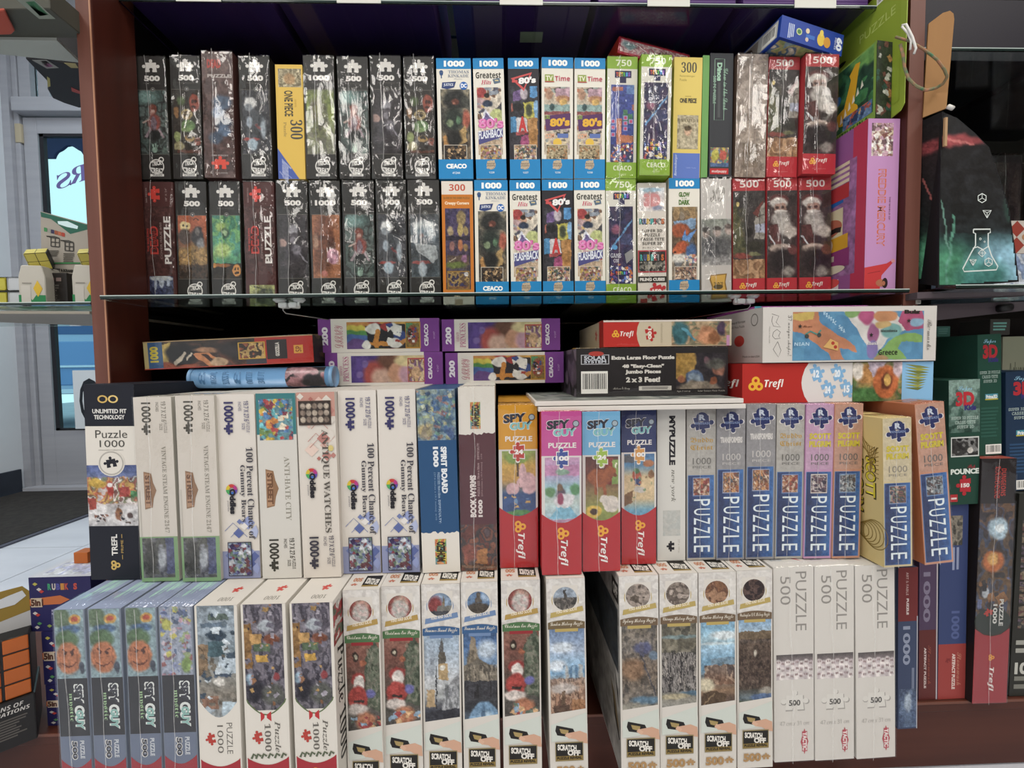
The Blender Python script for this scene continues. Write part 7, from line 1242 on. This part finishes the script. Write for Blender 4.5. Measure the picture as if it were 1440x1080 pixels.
def tri(c, c2, kind):
    def d(f):
        f.R(0, 0, 1, 1, c); 
        if kind == 0:
            f.A(0, 0, 1, .42, [c2, '5c7c70', c], [('n', 3, 4, [c2, '6c8c80', c], .5)], 6, 671); f.T('Super', .3, .05, .75, .1, '8cb8d0', 'script'); f.T('3D', .22, .095, .82, .21, 'b03038', 'fat'); f.T('Kids', .5, .2, .88, .245, '34306c', 'fat')
            for i, t_ in enumerate(('SUPER 3D PUZZLE', 'CASSE-TETE', 'SUPER 3D')): f.T(t_, (.08, .2, .26)[i], .29 + i * .036, (.95, .85, .8)[i], .315 + i * .036, 'b8c8c0', 'mono')
            f.R(.06, .455, .97, .615, 'c8ccc8'); f.A(.09, .465, .94, .605, '1c1c1e', [('n', 4, 3, ['1c1c1e', '8a8a88', '3c3a38', '2c2828'], .8), ('e', .7, .7, .12, .15, 'd0ccc4', .3)], 10, 672); f.T('POUNCE', .05, .71, .97, .755, 'd0d8d0', 'fat'); f.T('Pop', .6, .68, .85, .72, '9c3440', 'script'); f.piece(.52, .845, .34, 'a82c34', 90); f.T('150', .38, .828, .66, .862, 'e0d0cc', 'fat'); f.R(.03, .915, .27, .975, 'a83034'); f.R(.06, .94, .24, .955, 'd8c8c4')
        else:
            f.T('Super', .25, .04, .78, .085, '8cb8d0', 'script'); f.T('3D', .22, .085, .85, .2, 'a82c34', 'fat'); f.T('Kids', .45, .19, .88, .23, '34306c', 'fat')
            for i, t_ in enumerate(('SUPER 3D PUZZLE', 'CASSE-TETE', 'SUPER 3D')): f.T(t_, (.08, .18, .24)[i], .3 + i * .036, (.95, .85, .8)[i], .325 + i * .036, 'b8c8c0', 'mono')
            f.R(.3, .49, .85, .535, '4c8c9c'); f.R(.3, .53, .85, .54, 'b8a83c'); f.T('Prime3D', .34, .498, .82, .53, 'd8dcdc', 'fat'); f.lines(.1, .6, .9, .86, 9, '2c5448' if kind == 1 else '2c4868'); f.bar(.3, .91, .98, .99, seed=12)
    return d
zp = rbox(1334, 1378, 534, 707, .664, tri('1f4034', '7c9c90', 0), 'dark green 3D puzzle box with red jigsaw piece, nearest in the right bay', base=zq + .0006, body='2c5044', dp=.14)
rbox(1374, 1408, 470, 641, dR + .006, tri('1f4438', '3c6054', 1), 'dark green 3D puzzle box standing on the fantasy puzzle', base=zdg + .001, body='2c5044', dp=.14, x0b=1376, x1b=1408)
rbox(1414, 1462, 522, 690, dR + .012, tri('1c3048', '2c4860', 2), 'navy 3D puzzle box at the right edge of the picture', base=zl + .0006, body='1c3048', dp=.14)
rbox(1410, 1470, 473, 530, dR + .2, lambda f: (f.R(0, 0, 1, 1, '8c8a78'), f.T('Adventures', .15, .2, .9, .35, '5c5a4c', 'b'), f.A(0, .45, 1, 1, '2c4464', [('e', .5, .5, .35, .3, '1c1c24', .3), ('e', .6, .5, .14, .15, '8c7c6c', .3)], 8, 681)), 'beige and blue picture box far back in the right bay', body='8c8a78', dp=.1, base=zl + .0006)
rbox(1318, 1361, 474, 708, .83, lambda f: (f.R(0, 0, 1, 1, '4c4444'), f.T('POUNCE', .05, .2, .75, .225, '8c8480', 'b'), f.A(.52, .1, .9, .2, '1c1a1a', [('e', .3, .35, .2, .25, 'a8988c', .3), ('e', .7, .35, .2, .25, 'a8988c', .3), ('r', .4, .6, 1, 1, 'b8b4b0')], 8, 682), f.T('Pop', .3, .16, .5, .2, '7c2c34', 'script')), 'brown grey puzzle box behind the green 3D puzzle', body='6c645c', base=zq + .0006)
for x0, x1, y0, y1, d_, c, l in ((1317, 1336, 459, 474, .86, '4c7c74', 'small teal box far back in the right bay'), (1392, 1420, 449, 471, .87, '3c3836', 'small charcoal box far back in the right bay')):
    carton('small_box', (at((x0 + x1) / 2, y1, d_).x, d_, at(x0, y1, d_).z), (at(x1, y0, d_).x - at(x0, y0, d_).x, .06, at(x0, y0, d_).z - at(x0, y1, d_).z), lambda f: f.lines(.15, .2, .85, .8, 3, '6c9c94'), l, 'box', body=c)
# price tag clipped by the panel
pt = carton('price_tag', (at(1292, 424, .652).x, .652, at(1292, 427.5, .652).z), (.0075, .002, .006), lambda f: f.lines(.15, .2, .85, .8, 2, '6c6860'), 'small white price tag beside the right cabinet panel', 'price tag', body='c8c4bc')

# dice display: cardboard stand with a printed front
dd = .628; fo = at(1378, 402, dd)
ds = empty('dice_display', (fo.x, dd, Z_G - .0018)); tag(ds, 'black and teal cardboard display stand with white flask drawing', 'display stand')
def lp(x, y, d=dd): return at(x, y, d) - Vector((fo.x, dd, Z_G - .0018))
outl = [(1325, 157), (1346, 166), (1370, 186), (1391, 207), (1398, 228), (1410, 262), (1419, 292), (1427, 345), (1433, 396), (1319, 402.5), (1321, 300), (1323, 212)]
pl = [lp(x, y) for x, y in outl]; zmin = min(p.z for p in pl)
for p in pl:
    if p.z < .004: p.z = 0.0
prism('front_panel', pl, (0, .0035, 0), PRINT, ds, '16171a')
fp = Face(tuple(lp(1319, 155)), tuple(lp(1436, 155) - lp(1319, 155)), tuple(lp(1319, 402.5) - lp(1319, 155)))
nxg, nyg = 70, 110; gv, gf, gc = [], [], []
poly = [((x - 1319) / 117, (y - 155) / 247.5) for x, y in outl]
tmp = Face((0, 0, 1), (.11, 0, 0), (0, 0, -.235)); tmp.A(0, 0, 1, 1, ['17171a', '1c1c20', '1c1d20', '1a1e20', '1c2a2a', '2c5c58', '3c7c78'], [('n', 4, 14, ['141416', '202226', '1a1c1e'], .6, (0, 0, 1, .7)), ('e', .1, .17, .6, .035, '9c3c40', .6), ('l', 0, .14, .4, .2, .03, 'b85c58'), ('e', .95, .55, .12, .08, '2c5c4c', .8), ('e', .1, .92, .35, .15, '3c8460', .7), ('e', .85, .88, .4, .15, '84bcd4', .8), ('e', .55, .95, .3, .1, '3c847c', .7), ('l', .02, .45, .15, .85, .02, '5c8c7c'), ('l', .2, .6, .1, .98, .03, '4c8c74')], 8, 691, cell=.0018)
P_ = tmp.vs[0]; uu = P_[:, 0] / .11; vv = (1 - P_[:, 2]) / .235; ins = inpoly(uu, vv, poly); q4 = tmp.fs[0][ins[tmp.fs[0]].all(1)]
vs = fp.o + uu[:, None] * fp.eu + vv[:, None] * fp.ev + np.array([0, -.0002, 0])
link('smoke_print', pydata('smoke_print', vs, q4, tmp.cs[0]), ds, GLOSSY)
fp.lay = 6; W = 'd0d8d4'; g = lambda x, y: ((x - 1319) / 117, (y - 155) / 247.5)
fp.L([g(*p) for p in ((1369, 322), (1393, 322), (1393, 327), (1390, 328), (1390, 345), (1395, 360), (1404, 375), (1402, 380), (1356, 382), (1354, 378), (1366, 355), (1372, 345), (1372, 328), (1369, 327), (1369, 322))], .014, W)
fp.L([g(*p) for p in ((1368, 349), (1375, 347), (1383, 351), (1391, 346))], .012, W)
for x, y, r, n in ((1381, 278, 6.5, 6), (1388, 299, 7, 3), (1381, 356, 5.5, 4), (1368, 368, 5.5, 3), (1390, 369, 6, 6)):
    c = [g(x + r * math.sin(2 * math.pi * k / n + (math.pi if n == 3 else 0)), y - r * math.cos(2 * math.pi * k / n + (math.pi if n == 3 else 0))) for k in range(n + 1)]; fp.L(c, .01, W)
    for k in range(0, n, 2 if n == 6 else 1): fp.L([g(x, y), c[k]], .007, W)
fp.ring(*g(1378, 336), .014, .006, W); fp.ring(*g(1384, 340), .011, .005, W); fp.build('flask_print', ds)
sl = [lp(1325, 157), lp(1319, 402.5), lp(1292, 399, .66), lp(1292, 172, .66)]
for p in sl[1:3]: p.z = max(p.z, 0)
prism('side_panel', sl, (.003, .0005, 0), PRINT, ds, '17171a'); 
fs_ = Face(tuple(sl[3] + Vector((-.0003, -.0003, 0))), tuple(sl[0] - sl[3]), tuple(sl[2] - sl[3]))
fs_.A(0, .03, .98, .97, ['17171a', '241a1c', '1c1a1c', '1a1e1e', '1f3c30', '3c7c58'], [('e', .5, .16, .7, .04, '8c3438', .7), ('l', .2, .35, .6, .5, .06, '9c4c48'), ('e', .5, .9, .9, .16, '4c9c70', .6)], 8, 692, cell=.002); fs_.build('side_print', ds)
hd = [lp(x, y, .634 + (1343 - .09 * (y - 20) - x) * .00055) for x, y in ((1331, 152), (1336, 95), (1342, 27), (1341, 19), (1336, 15), (1326, 18), (1306, 33), (1298, 165))]
prism('header_card', hd, (.0012, .003, 0), mat('brown_cardboard', 'a07648', .7, noise=((30, 30, 6), '946b40', .6)), ds)
cuboid('slot_tab', tuple(lp(1324.5, 207) + Vector((0, -.004, 0))), tuple(lp(1329, 167) + Vector((0, -.001, 0))), mat('raw_card_edge', 'a88864', .7), ds)
tube('plastic_rivet', [lp(1327, 153) + Vector((0, -.006, 0)), lp(1334, 156) + Vector((0, -.006, 0))], .003, WHITEM, ds)
# dark packs behind it
GLB = mat('glossy_black_pack', '1c1a1c', .25, noise=((9, 9, 9), '2a2426', .7))
def pack(name, pts, d, ext, m, label, cat='package', color=None):
    c = at(sum(p[0] for p in pts) / len(pts), max(p[1] for p in pts), d); e = empty(name, (c.x, d, c.z)); tag(e, label, cat)
    prism('body', [at(x, y, d) - c for x, y in pts], ext, m, e, color); return e, c
glass_plate('glass_shelf', 'upper glass shelf of the right bay', XR1 + .002, 1.5, .675, 1.05, at(1400, 67, .675).z)
zu = at(1400, 67, .675).z + .0006
for x0, x1, y0, y1, c, l in ((XR1 + .03, XR1 + .24, .70, .95, '15111e', 'dark violet flat box on the upper right glass shelf'), (XR1 + .26, XR1 + .5, .69, .95, '1c1016', 'dark maroon flat box on the upper right glass shelf')):
    carton('flat_box', ((x0 + x1) / 2, y0, zu), (x1 - x0, y1 - y0, .09), None, l, 'box', body=c, bottoms=lambda f: f.A(.03, .03, .97, .97, '16111e', [('n', 5, 4, ['1a1322', '24151c', '120f18'], .8)], 6, 693))
zs2 = Z_G - .0015
for i, (x0, x1, yb, ht, d_, c, l) in enumerate(((1338, 1384, 400, .31, .86, '1c1618', 'glossy black pouch behind the dice display, left one'), (1388, 1436, 400, .34, .95, '201c20', 'glossy black pouch behind the dice display, right one'))):
    a_, b_ = at(x0, 300, d_).x, at(x1, 300, d_).x
    carton('pouch', ((a_ + b_) / 2, d_, zs2), (b_ - a_, .05, ht), lambda f: f.A(.05, .05, .95, .95, '241c1e', [('n', 4, 5, ['2c2024', '1a1618', '3c2c30', '4c3a38'], .7)], 10, 694), l, 'pouch', body=c, wrap=1.8, bevel=.004)
def chk(f):
    f.R(0, 0, 1, 1, 'b8b0a8')
    for i in range(2):
        for j in range(2): u, v = .25 + .5 * i, .25 + .5 * j; f.P([(u, v - .25), (u + .25, v), (u, v + .25), (u - .25, v)], '8c3a30')
    f.C(.5, .5, .09, 'a87c5c')
carton('game_box', (at(1437, 300, .74).x, .735, zs2 + .0745), (.055, .1, .055), chk, 'red and white diamond patterned box at the right edge', 'box', body='8c3a30')
carton('game_box', (at(1440, 398, .72).x, .735, zs2), (.07, .11, .074), lambda f: f.A(0, 0, 1, 1, 'a8b4c8', [('n', 4, 4, ['8c9cb8', 'c4ccd8', '6c84b0'], .8)], 8, 695), 'pale blue packet under the diamond patterned box', 'box', body='8c9cb8')

# ------------------------------------------------------------------ left hand bay
ZL = at(65, 424.5, .655).z
glass_plate('glass_shelf', 'glass shelf of the left bay carrying the toy cubes', -1.12, XL0 - .002, .655, .95, ZL)
e = empty('shelf_tray', (0, 0, 0)); tag(e, 'beige grey metal tray under the left glass shelf', 'shelf')
zt2 = ZL - .018; trm = mat('beige_metal_tray', '8f8a7e', .5, noise=((5, 5, 5), '837e73', .5))
q = [on_z(-60, 441, zt2), on_z(131, 441.5, zt2), on_z(131, 467, zt2), on_z(-60, 451, zt2)]; q[1].x = q[2].x = XL0 - .003
prism('tray', q, (0, 0, .004), trm, e); 
def cube_pack(px, label):
    d_ = .70; p = at(px, 422, d_); zb = ZL + .0003; e = empty('cube_pack', (p.x, d_, zb), (0, 0, .15)); tag(e, label, 'toy pack', 'small cube packs on the left shelf')
    h = .062; w2 = .0175
    prism('carton', [(-w2, 0, 0), (w2, 0, 0), (w2, 0, h * .72), (w2 * .75, 0, h), (-w2 * .75, 0, h), (-w2, 0, h * .72)], (0, .036, 0), PRINT, e, 'b4b0a6', .001)
    f = Face((-w2, -.0002, h * .72), (2 * w2, 0, 0), (0, 0, -h * .72)); f.P([(0, .62), (.35, .62), (.5, .8), (.65, .62), (1, .62), (1, 1), (0, 1)], '2c7a4c'); f.R(.1, .3, .45, .92, 'bcb8b0'); f.P([(.72, .12), (.9, .4), (.72, .68), (.55, .4)], 'c8a83c'); f.R(.15, .2, .5, .24, '8c8880'); f.build('front_print', e)
    core = cuboid('cube_core', (-.0125, -.0125, -.0125), (.0125, .0125, .0125), DARKM, e, .001); core.matrix_local = Matrix.Translation((0, .017, h + .013)) @ Matrix.Rotation(.5, 4, 'X') @ Matrix.Rotation(.45, 4, 'Z')
    ym = mat('yellow_cube_sticker', 'b8ac4c', .35)
    for ax in range(3):
        for i in range(2):
            for j in range(2):
                a_ = -.0118 + i * .0122; b_ = -.0118 + j * .0122; lo = [0, 0, 0]; hi = [0, 0, 0]; o1, o2 = [k for k in range(3) if k != ax]
                lo[o1], hi[o1], lo[o2], hi[o2] = a_, a_ + .0114, b_, b_ + .0114
                s = 1 if ax == 2 else -1
                lo[ax], hi[ax] = (.0123, .0131) if s > 0 else (-.0131, -.0123)
                cuboid('tile', tuple(lo), tuple(hi), ym, core)
    return e
cube_pack(46, 'small white and green pack topped with a yellow cube, left one')
cube_pack(121, 'small white and green pack topped with a yellow cube, beside the wood panel')
cd = .735; c0 = at(92, 424, cd); e = empty('hang_card', (c0.x, cd, ZL + .0003)); tag(e, 'grey toy back card with green notched top and hang hole', 'toy pack')
def cl(x, y): q = at(x, y, cd) - Vector((c0.x, cd, ZL + .0003)); q.z = max(q.z, 0); return q
prism('card', [cl(57, 297), cl(127, 316), cl(127, 425), cl(62, 425), cl(62, 388), cl(73, 370), cl(58, 355)], (0, .001, 0), PRINT, e, '9a948a')
fk = Face(tuple(cl(57, 297)), tuple(cl(127, 297) - cl(57, 297)), tuple(cl(57, 425) - cl(57, 297))); G_ = lambda x, y: ((x - 57) / 70, (y - 297) / 128)
fk.P([G_(57, 298), G_(126, 317), G_(126, 322), G_(99, 329), G_(72, 308), G_(58, 305)], '2c5c4c'); fk.P([G_(81, 311), G_(95, 311), G_(110, 318), G_(109, 322), G_(94, 319), G_(82, 315)], 'c8e0e4')
for i, c in enumerate(('3c7c4c', '8c8c84', '33304c', '8c4c34', 'a85c44', '9c4034')): fk.P([G_(62 + i * 5, 319.5 + i * 1.4), G_(66.5 + i * 5, 320.7 + i * 1.4), G_(66.5 + i * 5, 326 + i * 1.4), G_(62 + i * 5, 325 + i * 1.4)], c)
for x, y in ((72, 334), (92, 340)):
    for k in range(3): fk.L([G_(x + k * 6, y + k * .6), G_(x + k * 6, y + 12 + k * .6)], .02, '3c3a36'); fk.L([G_(x, y + k * 6), G_(x + 12, y + k * 6 + 1.2)], .02, '3c3a36')
    fk.L([G_(x, y), G_(x - 6, y - 2), G_(x + 5, y - 1.5), G_(x + 12, y + 1)], .02, '3c3a36')
fk.lines(*G_(66, 352), *G_(84, 361), 4, '5c5850'); fk.lines(*G_(90, 356), *G_(106, 370), 5, '5c5850'); fk.R(*G_(77, 369), *G_(114, 371), '3c7c4c'); fk.T('TWIST & SCRAMBLE', *G_(75, 377), *G_(107, 381), '26241f', 'fat', 0, .02); fk.build('card_print', e)
q1, q2 = cl(62, 425), cl(107, 386); cuboid('black_base', (q1.x, -.016, 0), (q2.x, -.0004, q2.z), mat('dark_blister_base', '1a1614', .4), e, .002)
fb = Face((q1.x, -.0163, q2.z), (q2.x - q1.x, 0, 0), (0, 0, -q2.z)); fb.E(.14, .16, .09, .1, '5c6484'); fb.lines(.1, .35, .8, .92, 8, '4c4844'); fb.R(.55, .15, .65, .22, '6c5450'); fb.R(.7, .15, .85, .25, '6c5c58'); fb.build('base_print', e)
# two by two cube at the left edge
d_ = .70; c0 = at(12, 421, d_); e = empty('toy_cube', (c0.x, d_, ZL + .0003)); tag(e, 'black toy cube with yellow and white tiles at the left edge', 'toy cube'); s_ = at(31, 400, d_).x - at(-12, 400, d_).x
cuboid('cube_core', (-s_ / 2, 0, 0), (s_ / 2, s_, s_), DARKM, e, .002); tw = s_ * .43
for i in range(2):
    for j in range(2):
        cuboid('tile', (-s_ * .46 + i * s_ * .49, -.0008, s_ * .05 + j * s_ * .49), (-s_ * .46 + i * s_ * .49 + tw, .0002, s_ * .05 + j * s_ * .49 + tw), mat('cube_tile', 'b0a83c' if i == 0 else 'b4b8bc', .35), e, .002)
# upper left shelf seen from below
zu2 = at(40, 56, .66).z
e = empty('shelf_tray', (0, 0, 0)); tag(e, 'pale shelf plate at the upper left, seen from below', 'shelf')
q = [on_z(-60, 55, zu2), on_z(80, 57, zu2), on_z(112, 88, zu2), on_z(-60, 70, zu2)]; prism('tray', q, (0, 0, .004), mat('pale_shelf_plate', 'a8aca4', .45, noise=((5, 5, 5), '9ca098', .5)), e)
def lying(pts, z, h, c, label, art=None, cat='package'):
    P_ = [on_z(x, y, z) for x, y in pts]; c0 = sum(P_, Vector()) / len(P_); e = empty('flat_pack', (c0.x, c0.y, z)); tag(e, label, cat, 'packs on the upper left shelf')
    prism('body', [p - c0 for p in P_], (0, 0, h), PRINT, e, c, .001)
    for pp, cc in art or []: prism('label_patch', [on_z(x, y, z) - c0 + Vector((0, 0, -.0006)) for x, y in pp], (0, 0, .0004), PRINT, e, cc)
    return e
zz = zu2 + .0048
lying([(-40, 14), (70, 12), (116, 50), (116, 54), (-40, 53)], zz, .03, '4c4c44', 'olive grey pack lying on the upper left shelf', [([(22, -2), (44, -4), (78, 26), (55, 26)], '8c9488'), ([(36, 2), (48, 1), (68, 20), (56, 22)], '3c6c4c')])
lying([(-30, 18), (6, 15), (21, 44), (16, 49), (-30, 50)], zz - .0065, .004, 'a84c3c', 'coral red pouch on the upper left shelf')
zz2 = zz - .0045
lying([(36, 83), (70, 84), (118, 98), (122, 150), (112, 152), (90, 145), (74, 138), (67, 126), (68, 116)], zz2, .05, '26262a', 'black pack with coloured labels behind the upper left shelf plate', [([(45, 84), (66, 84), (83, 95), (66, 96)], '8c8c88'), ([(53, 85), (65, 85), (75, 93), (66, 94)], '7c4c6c'), ([(66, 107), (70, 110), (71, 121), (67, 122)], 'b0a86c'), ([(90, 88), (106, 89), (110, 95), (100, 95)], 'a89c6c'), ([(100, 122), (113, 128), (113, 132), (101, 128)], 'a84c48')])

# toy packs on the deck at the left
def five(f):
    f.R(0, 0, 1, 1, '262450'); cs = ('3c8c64', 'b8b0a8', '4c4c8c', 'b07c3c', 'a84c3c', 'c88c3c', 'b04c3c')
    for i, ch in enumerate("RUBIK'S"):
        if ch != "'": f.T(ch, .3 + i * .07, .12, .36 + i * .07, .24, cs[i], 'fat')
    f.P([(.0, .4), (.5, .34), (.65, .42), (.5, .5), (0, .52)], 'b0643c'); f.R(.02, .38, .2, .55, 'b8a894'); f.T('5in1', .02, .4, .22, .53, '4c2c24', 'fat')
    for u, v, c in ((.1, .12, 'a8a04c'), (.16, .22, 'b8b4b0'), (.2, .26, 'a83c38'), (.08, .66, 'b8b4b0'), (.12, .69, 'a83c38'), (.14, .85, '4c7c54'), (.1, .92, 'b8b4b0'), (.3, .9, '7c8c4c'), (.4, .88, 'b8ac5c')): f.P([(u - .04, v), (u, v - .03), (u + .045, v), (u, v + .035)], c)
    f.lines(.35, .6, .6, .72, 2, '8c88a8')
d5 = on_z(85, 1026, Z_D).y + .008; zz = Z_D; GZ5 = 'stacked navy toy boxes'
for i, (x0, yt, l) in enumerate(((64, 963, 'bottom of the three stacked navy toy boxes'), (58, 888, 'middle of the three stacked navy toy boxes'), (40, 812, 'top of the three stacked navy toy boxes'))):
    a_ = at(x0, yt, d5); b_ = min(at(x0 + 98, yt, d5).x, XL0 - .004 + (.03 if d5 < .64 else 0)); zt_ = a_.z
    wd = .092; yaw = -.05
    carton('toy_box', (a_.x + wd / 2, d5, zz + .0004), (wd, .07, zt_ - zz - .0008), five, l, 'toy box', body='262450', yaw=.0, group=GZ5, tops=(lambda f: (f.R(0, 0, 1, 1, 'c4c4cc'), f.A(.1, .1, .9, .9, 'bcc0d4', [('n', 4, 3, ['c8cad4', 'a8acd0', 'd0d0d8'], .8)], 6, 701))) if i == 2 else None); zz = zt_
carton('small_box', (at(117, 777, d5 + .05).x, d5 + .045, zz + .0002), (.022, .02, .018), None, 'small orange box corner behind the tall black and white puzzle', 'box', body='b0602c')
# big cube in its pack
dc = .632; cr = on_z(58, 1034, Z_D); cl_ = on_z(-4, 1059, Z_D); yw = math.atan2(cr.y - cl_.y, cr.x - cl_.x); wq = .12; dirv = Vector((math.cos(yw), math.sin(yw), 0)); c0 = cr - dirv * (wq / 2 + .003)
e = empty('cube_pack', (c0.x, c0.y, Z_D + .0002), (0, 0, yw)); tag(e, 'toy pack with large orange tiled cube and gold card at the lower left', 'toy pack')
hb = at(58, 970, cr.y).z - Z_D; ht = at(58, 888, cr.y).z - Z_D
cuboid('black_base', (-wq / 2, -.004, 0), (wq / 2, .08, hb), mat('cube_pack_base', '161414', .4), e, .002)
fb = Face((-wq / 2, -.0043, hb), (wq, 0, 0), (0, 0, -hb)); fb.T('WITH MILLIONS OF', .3, .08, .9, .17, 'c8c4c0', 'bi'); fb.T('COMBINATIONS', .45, .2, .95, .28, 'c8c4c0', 'bi'); fb.lines(.3, .36, .95, .8, 8, '5c5854'); fb.R(.3, .87, .6, .9, 'a8a4a0'); fb.build('base_print', e)
core = cuboid('cube_core', (-wq * .48, 0, hb + .0002), (wq * .48, .076, ht), DARKM, e, .002)
OT = mat('orange_cube_tile', 'b05a1e', .35, noise=((20, 20, 20), 'a4531c', .5)); tw = wq * .96 / 4; th = (ht - hb) / 4
for i in range(4):
    for j in range(4): cuboid('tile', (-wq * .48 + i * tw + .0015, -.001, hb + j * th + .0015), (-wq * .48 + (i + 1) * tw - .0015, .0004, hb + (j + 1) * th - .001), OT, core, .0012)
hc = at(40, 838, cr.y).z - Z_D
prism('gold_card', [(-wq / 2, .03, ht + .0003), (wq * .5, .03, ht + .0003), (wq * .5, .03, hc - .006), (wq * .42, .03, hc + .008), (-wq / 2, .03, hc + .004)], (0, .0015, 0), PRINT, e, '8c7434')
fk = Face((-wq / 2, .0297, hc + .008), (wq, 0, 0), (0, 0, -(hc + .008 - ht))); fk.P([(0, .55), (.3, .5), (.65, .75), (1, .62), (1, 1), (0, 1)], 'b4b4b4'); fk.P([(.55, .3), (.8, .15), (.92, .1), (.95, .25), (.85, .4), (.6, .42)], 'c8ccd0'); fk.E(.3, .75, .08, .09, 'b08c3c'); fk.E(.4, .72, .07, .1, '9c3c38'); fk.T("RUBIK'S", .05, .88, .4, .98, '33302c', 'fat'); fk.build('card_print', e)

# things built in place: bring their empties to their own base
for e in [o for o in SC.objects if o.type == 'EMPTY' and o.parent is None and o.location.length < 1e-6 and o.children]:
    pts = [v.co for c in e.children if c.type == 'MESH' for v in c.data.vertices]
    b = Vector(((min(p.x for p in pts) + max(p.x for p in pts)) / 2, (min(p.y for p in pts) + max(p.y for p in pts)) / 2, min(p.z for p in pts)))
    for c in e.children: c.data.transform(Matrix.Translation(-b))
    e.location = b
